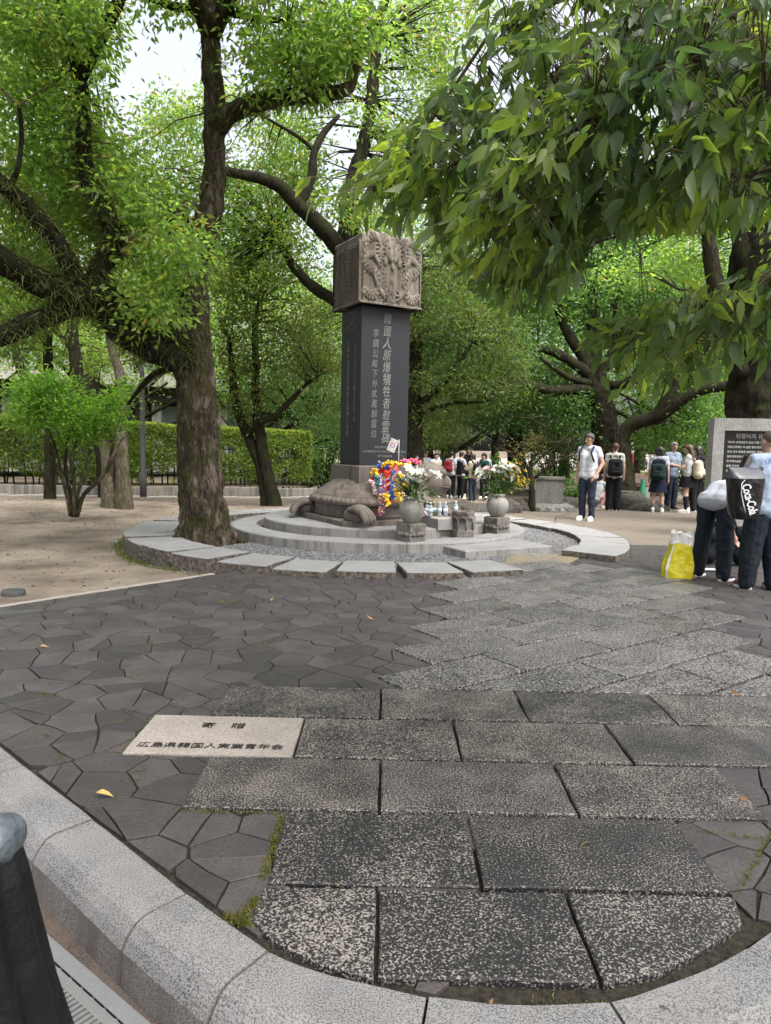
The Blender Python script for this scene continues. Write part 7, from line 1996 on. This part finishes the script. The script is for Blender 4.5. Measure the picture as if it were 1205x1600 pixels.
# bending man at the right
l = place(1112, 904); rz = R(-56)
bend = dict(pelvis=(0, 0, .90), waist=(0, .13, .99), chest=(0, .36, 1.00), neck=(0, .56, .93), head=(0, .69, .84), lsh=(-.17, .49, .95), rsh=(.17, .49, .95), lel=(-.20, .56, .68), rel=(.20, .54, .68), lwr=(-.16, .66, .45), rwr=(.14, .62, .44), lhip=(-.10, 0, .88), rhip=(.10, 0, .88), lkn=(-.15, .03, .48), rkn=(.13, .0, .48), lan=(-.17, -.02, .085), ran=(.15, -.03, .085))
person('man in white shirt and dark trousers bending far forward', l, rz, 1.70, bend, WSH, CHAR, hair=HAIRB, shoe=NSHOE, sole=WSHOE, vox=.010, leg_r=1.18, sleeve=.55)
# man with the vinyl rucksack
l = place(1188, 921); rz = R(8)
b, j = person('man with cropped hair and pale blue shirt seen from behind', l, rz, 1.66, dict(lan=(-.13, .05, .085), ran=(.13, -.03, .085), lkn=(-.12, .03, .48), rkn=(.12, .02, .48), lel=(-.25, .04, 1.12), rel=(.30, .0, 1.12), rwr=(.30, .16, .93), lwr=(-.22, .22, .98)), BLUSH, CHAR, hair=BUZZ, hairlen='buzz', skin=SKIN, shoe=RSHOE, sole=SOLE, vox=.010, leg_r=1.3, sleeve=.75, build=1.15, turn=R(6))
# printed band and flowers on the shirt back
pr = plain('blue_print', (.15, .22, .50), .8, .3, 40)
bb = j['chest']
add_text('shirt_print', 'SPORTS', .075, (-.02, -.135, 1.335), (R(90), 0, 0), pr, b, extrude=.002)


def vinyl_pack():
    c = Vector([float(v) for v in l]) + rotz((-.40, -.215, .765), R(8)); o = empty('vinyl_backpack', c, 'shiny black roll-top backpack with white lettering', 'backpack', rz=R(14)); vn = plain('black_vinyl', (.005, .005, .0065), .3, .2, 8, .8, .03, spec=.45, bsc=9); gv = plain('painted_sheen_vinyl', (.085, .088, .098), .25, .2, 8, .5, .02, spec=.7, bsc=9); sg = plain('grey_strap', (.07, .06, .062), .8, .15)
    w0, w1, d, h = .135, .190, .16, .42; na = 56; vs = []; n = 20
    for i in range(n):
        t = i / (n - 1); w = w0 + (w1 - w0) * t; z = h * t
        for k in range(na):
            a = 2 * math.pi * k / na; sq = (abs(math.cos(a)) ** 4 + abs(math.sin(a)) ** 4) ** -.25; f = 1 + .05 * noise.noise((math.cos(a) * 2, math.sin(a) * 2, t * 3)) + .022 * noise.noise((math.cos(a) * 7, math.sin(a) * 7, t * 9)); e = min(1, .8 + t * 1.4) if t < .14 else 1
            vs.append((w * sq * f * e * math.cos(a), d * .62 * sq * f * e * math.sin(a), z))
    mb = MB().add(vs, [(i * na + k, i * na + (k + 1) % na, (i + 1) * na + (k + 1) % na, (i + 1) * na + k) for i in range(n - 1) for k in range(na)], 0, True); mb.f.append(tuple(range(na))[::-1]); mb.m.append(0); mb.sm.append(False); mb.build('pack_body', vn, o)
    vs = []; n = 8
    for i in range(n):
        t = i / (n - 1); w = .192 - .012 * t; dd = .105 * (1 - t ** 1.5 * .9)
        for k in range(na):
            a = 2 * math.pi * k / na; sq = (abs(math.cos(a)) ** 4 + abs(math.sin(a)) ** 4) ** -.25; f = 1 + .03 * noise.noise((math.cos(a) * 3, math.sin(a) * 3, t * 5)); vs.append((w * sq * f * math.cos(a), dd * sq * f * math.sin(a) + .03 * t, h - .01 + .105 * t))
    MB().add(vs, [(i * na + k, i * na + (k + 1) % na, (i + 1) * na + (k + 1) % na, (i + 1) * na + k) for i in range(n - 1) for k in range(na)], 0, True).build('roll_top', gv, o)  # roll top coloured grey to carry the sheen of black vinyl
    for s in (-1, 1): MB().tube([(s * .08 + .04, .09, h - .03), (s * .10 + .17, .10, h + .09), (s * .12 + .31, .17, h + .195), (s * .13 + .375, .30, h + .195), (s * .14 + .38, .40, h - .02), (s * .16 + .28, .30, h * .4), (s * .13 + .02, .11, .10)], [.020, .028, .030, .030, .026, .02, .014], 8, ecc=.4).build('strap', sg, o)
    lt = plain('white_lettering', (.72, .72, .72), .5, .08)
    t = add_text('lettering', 'Coca-Cola', .145, (-.045, -.118, .215), (R(90), R(68), 0), lt, o, extrude=.0015, shear=.34, offset=.002, spacing=.90); t.scale = (.56, 1, 1)
    MB().tube([(-.10, -.110, .40), (-.135, -.108, .36), (-.135, -.110, .27), (-.105, -.114, .16), (-.07, -.115, .07)], [.002, .007, .004, .006, .002], 6, ecc=.3).build('lettering_swash', lt, o)


vinyl_pack()
# dark bag standing in for a hidden person's trousered legs; sheet of paper
p = G(1148, 893); o = empty('stand_in_holdall', (p[0] + .12, p[1] + .55, 0), 'black bag standing in for the dark legs of a hidden person', 'bag', rz=R(-15)); hb = cloth('stand_in_holdall_cloth', (.012, .013, .016))
mb = MB()
for x in (-.2, .2):
    for z in (.12, .38): mb.cap((x, -.06, z), .12, (x, .06, z), .12)
mb.cap((-.2, 0, .2), .13, (.2, 0, .2), .13); mb.cap((-.2, 0, .34), .11, (.2, 0, .34), .11); blend(mb.build('stand_in_holdall_body', hb, o), .018, 4)
for s in (-1, 1): MB().tube([(-.12, s * .08, .46), (-.08, s * .09, .60), (.08, s * .09, .60), (.12, s * .08, .46)], [.012] * 4, 6).build('handle', hb, o)
p = G(1106, 890, .012); o = MB().add([(-.10, -.06, 0), (.12, -.07, .004), (.11, .08, 0), (-.09, .09, .006), (-.10, -.06, .003), (.12, -.07, .007), (.11, .08, .003), (-.09, .09, .009)], [(3, 2, 1, 0), (4, 5, 6, 7)]).build('paper_sheet', plain('white_sheet', (.75, .76, .78), .6, .04)); o.location = [float(v) for v in p]; tag(o, 'white sheet of paper lying by the bending man\'s shoes', 'paper')

# ------------------------------------------------------------------ lettering becomes mesh


def letters_to_mesh():
    bpy.context.view_layer.update(); dg = bpy.context.evaluated_depsgraph_get()
    for o in [o for o in S.objects if o.type == 'FONT']:
        ev = o.evaluated_get(dg); me = bpy.data.meshes.new_from_object(ev)
        if not me.polygons:      # lettering drawn from a fallback font arrives as pieces
            print('empty lettering', o.data.body[:12])
        me.name = o.name
        n = bpy.data.objects.new('x', me); COL.objects.link(n); n.parent = o.parent; n.matrix_parent_inverse = o.matrix_parent_inverse.copy(); n.location = o.location; n.rotation_euler = o.rotation_euler; n.scale = o.scale
        nm = o.name; bpy.data.objects.remove(o); n.name = nm


letters_to_mesh()
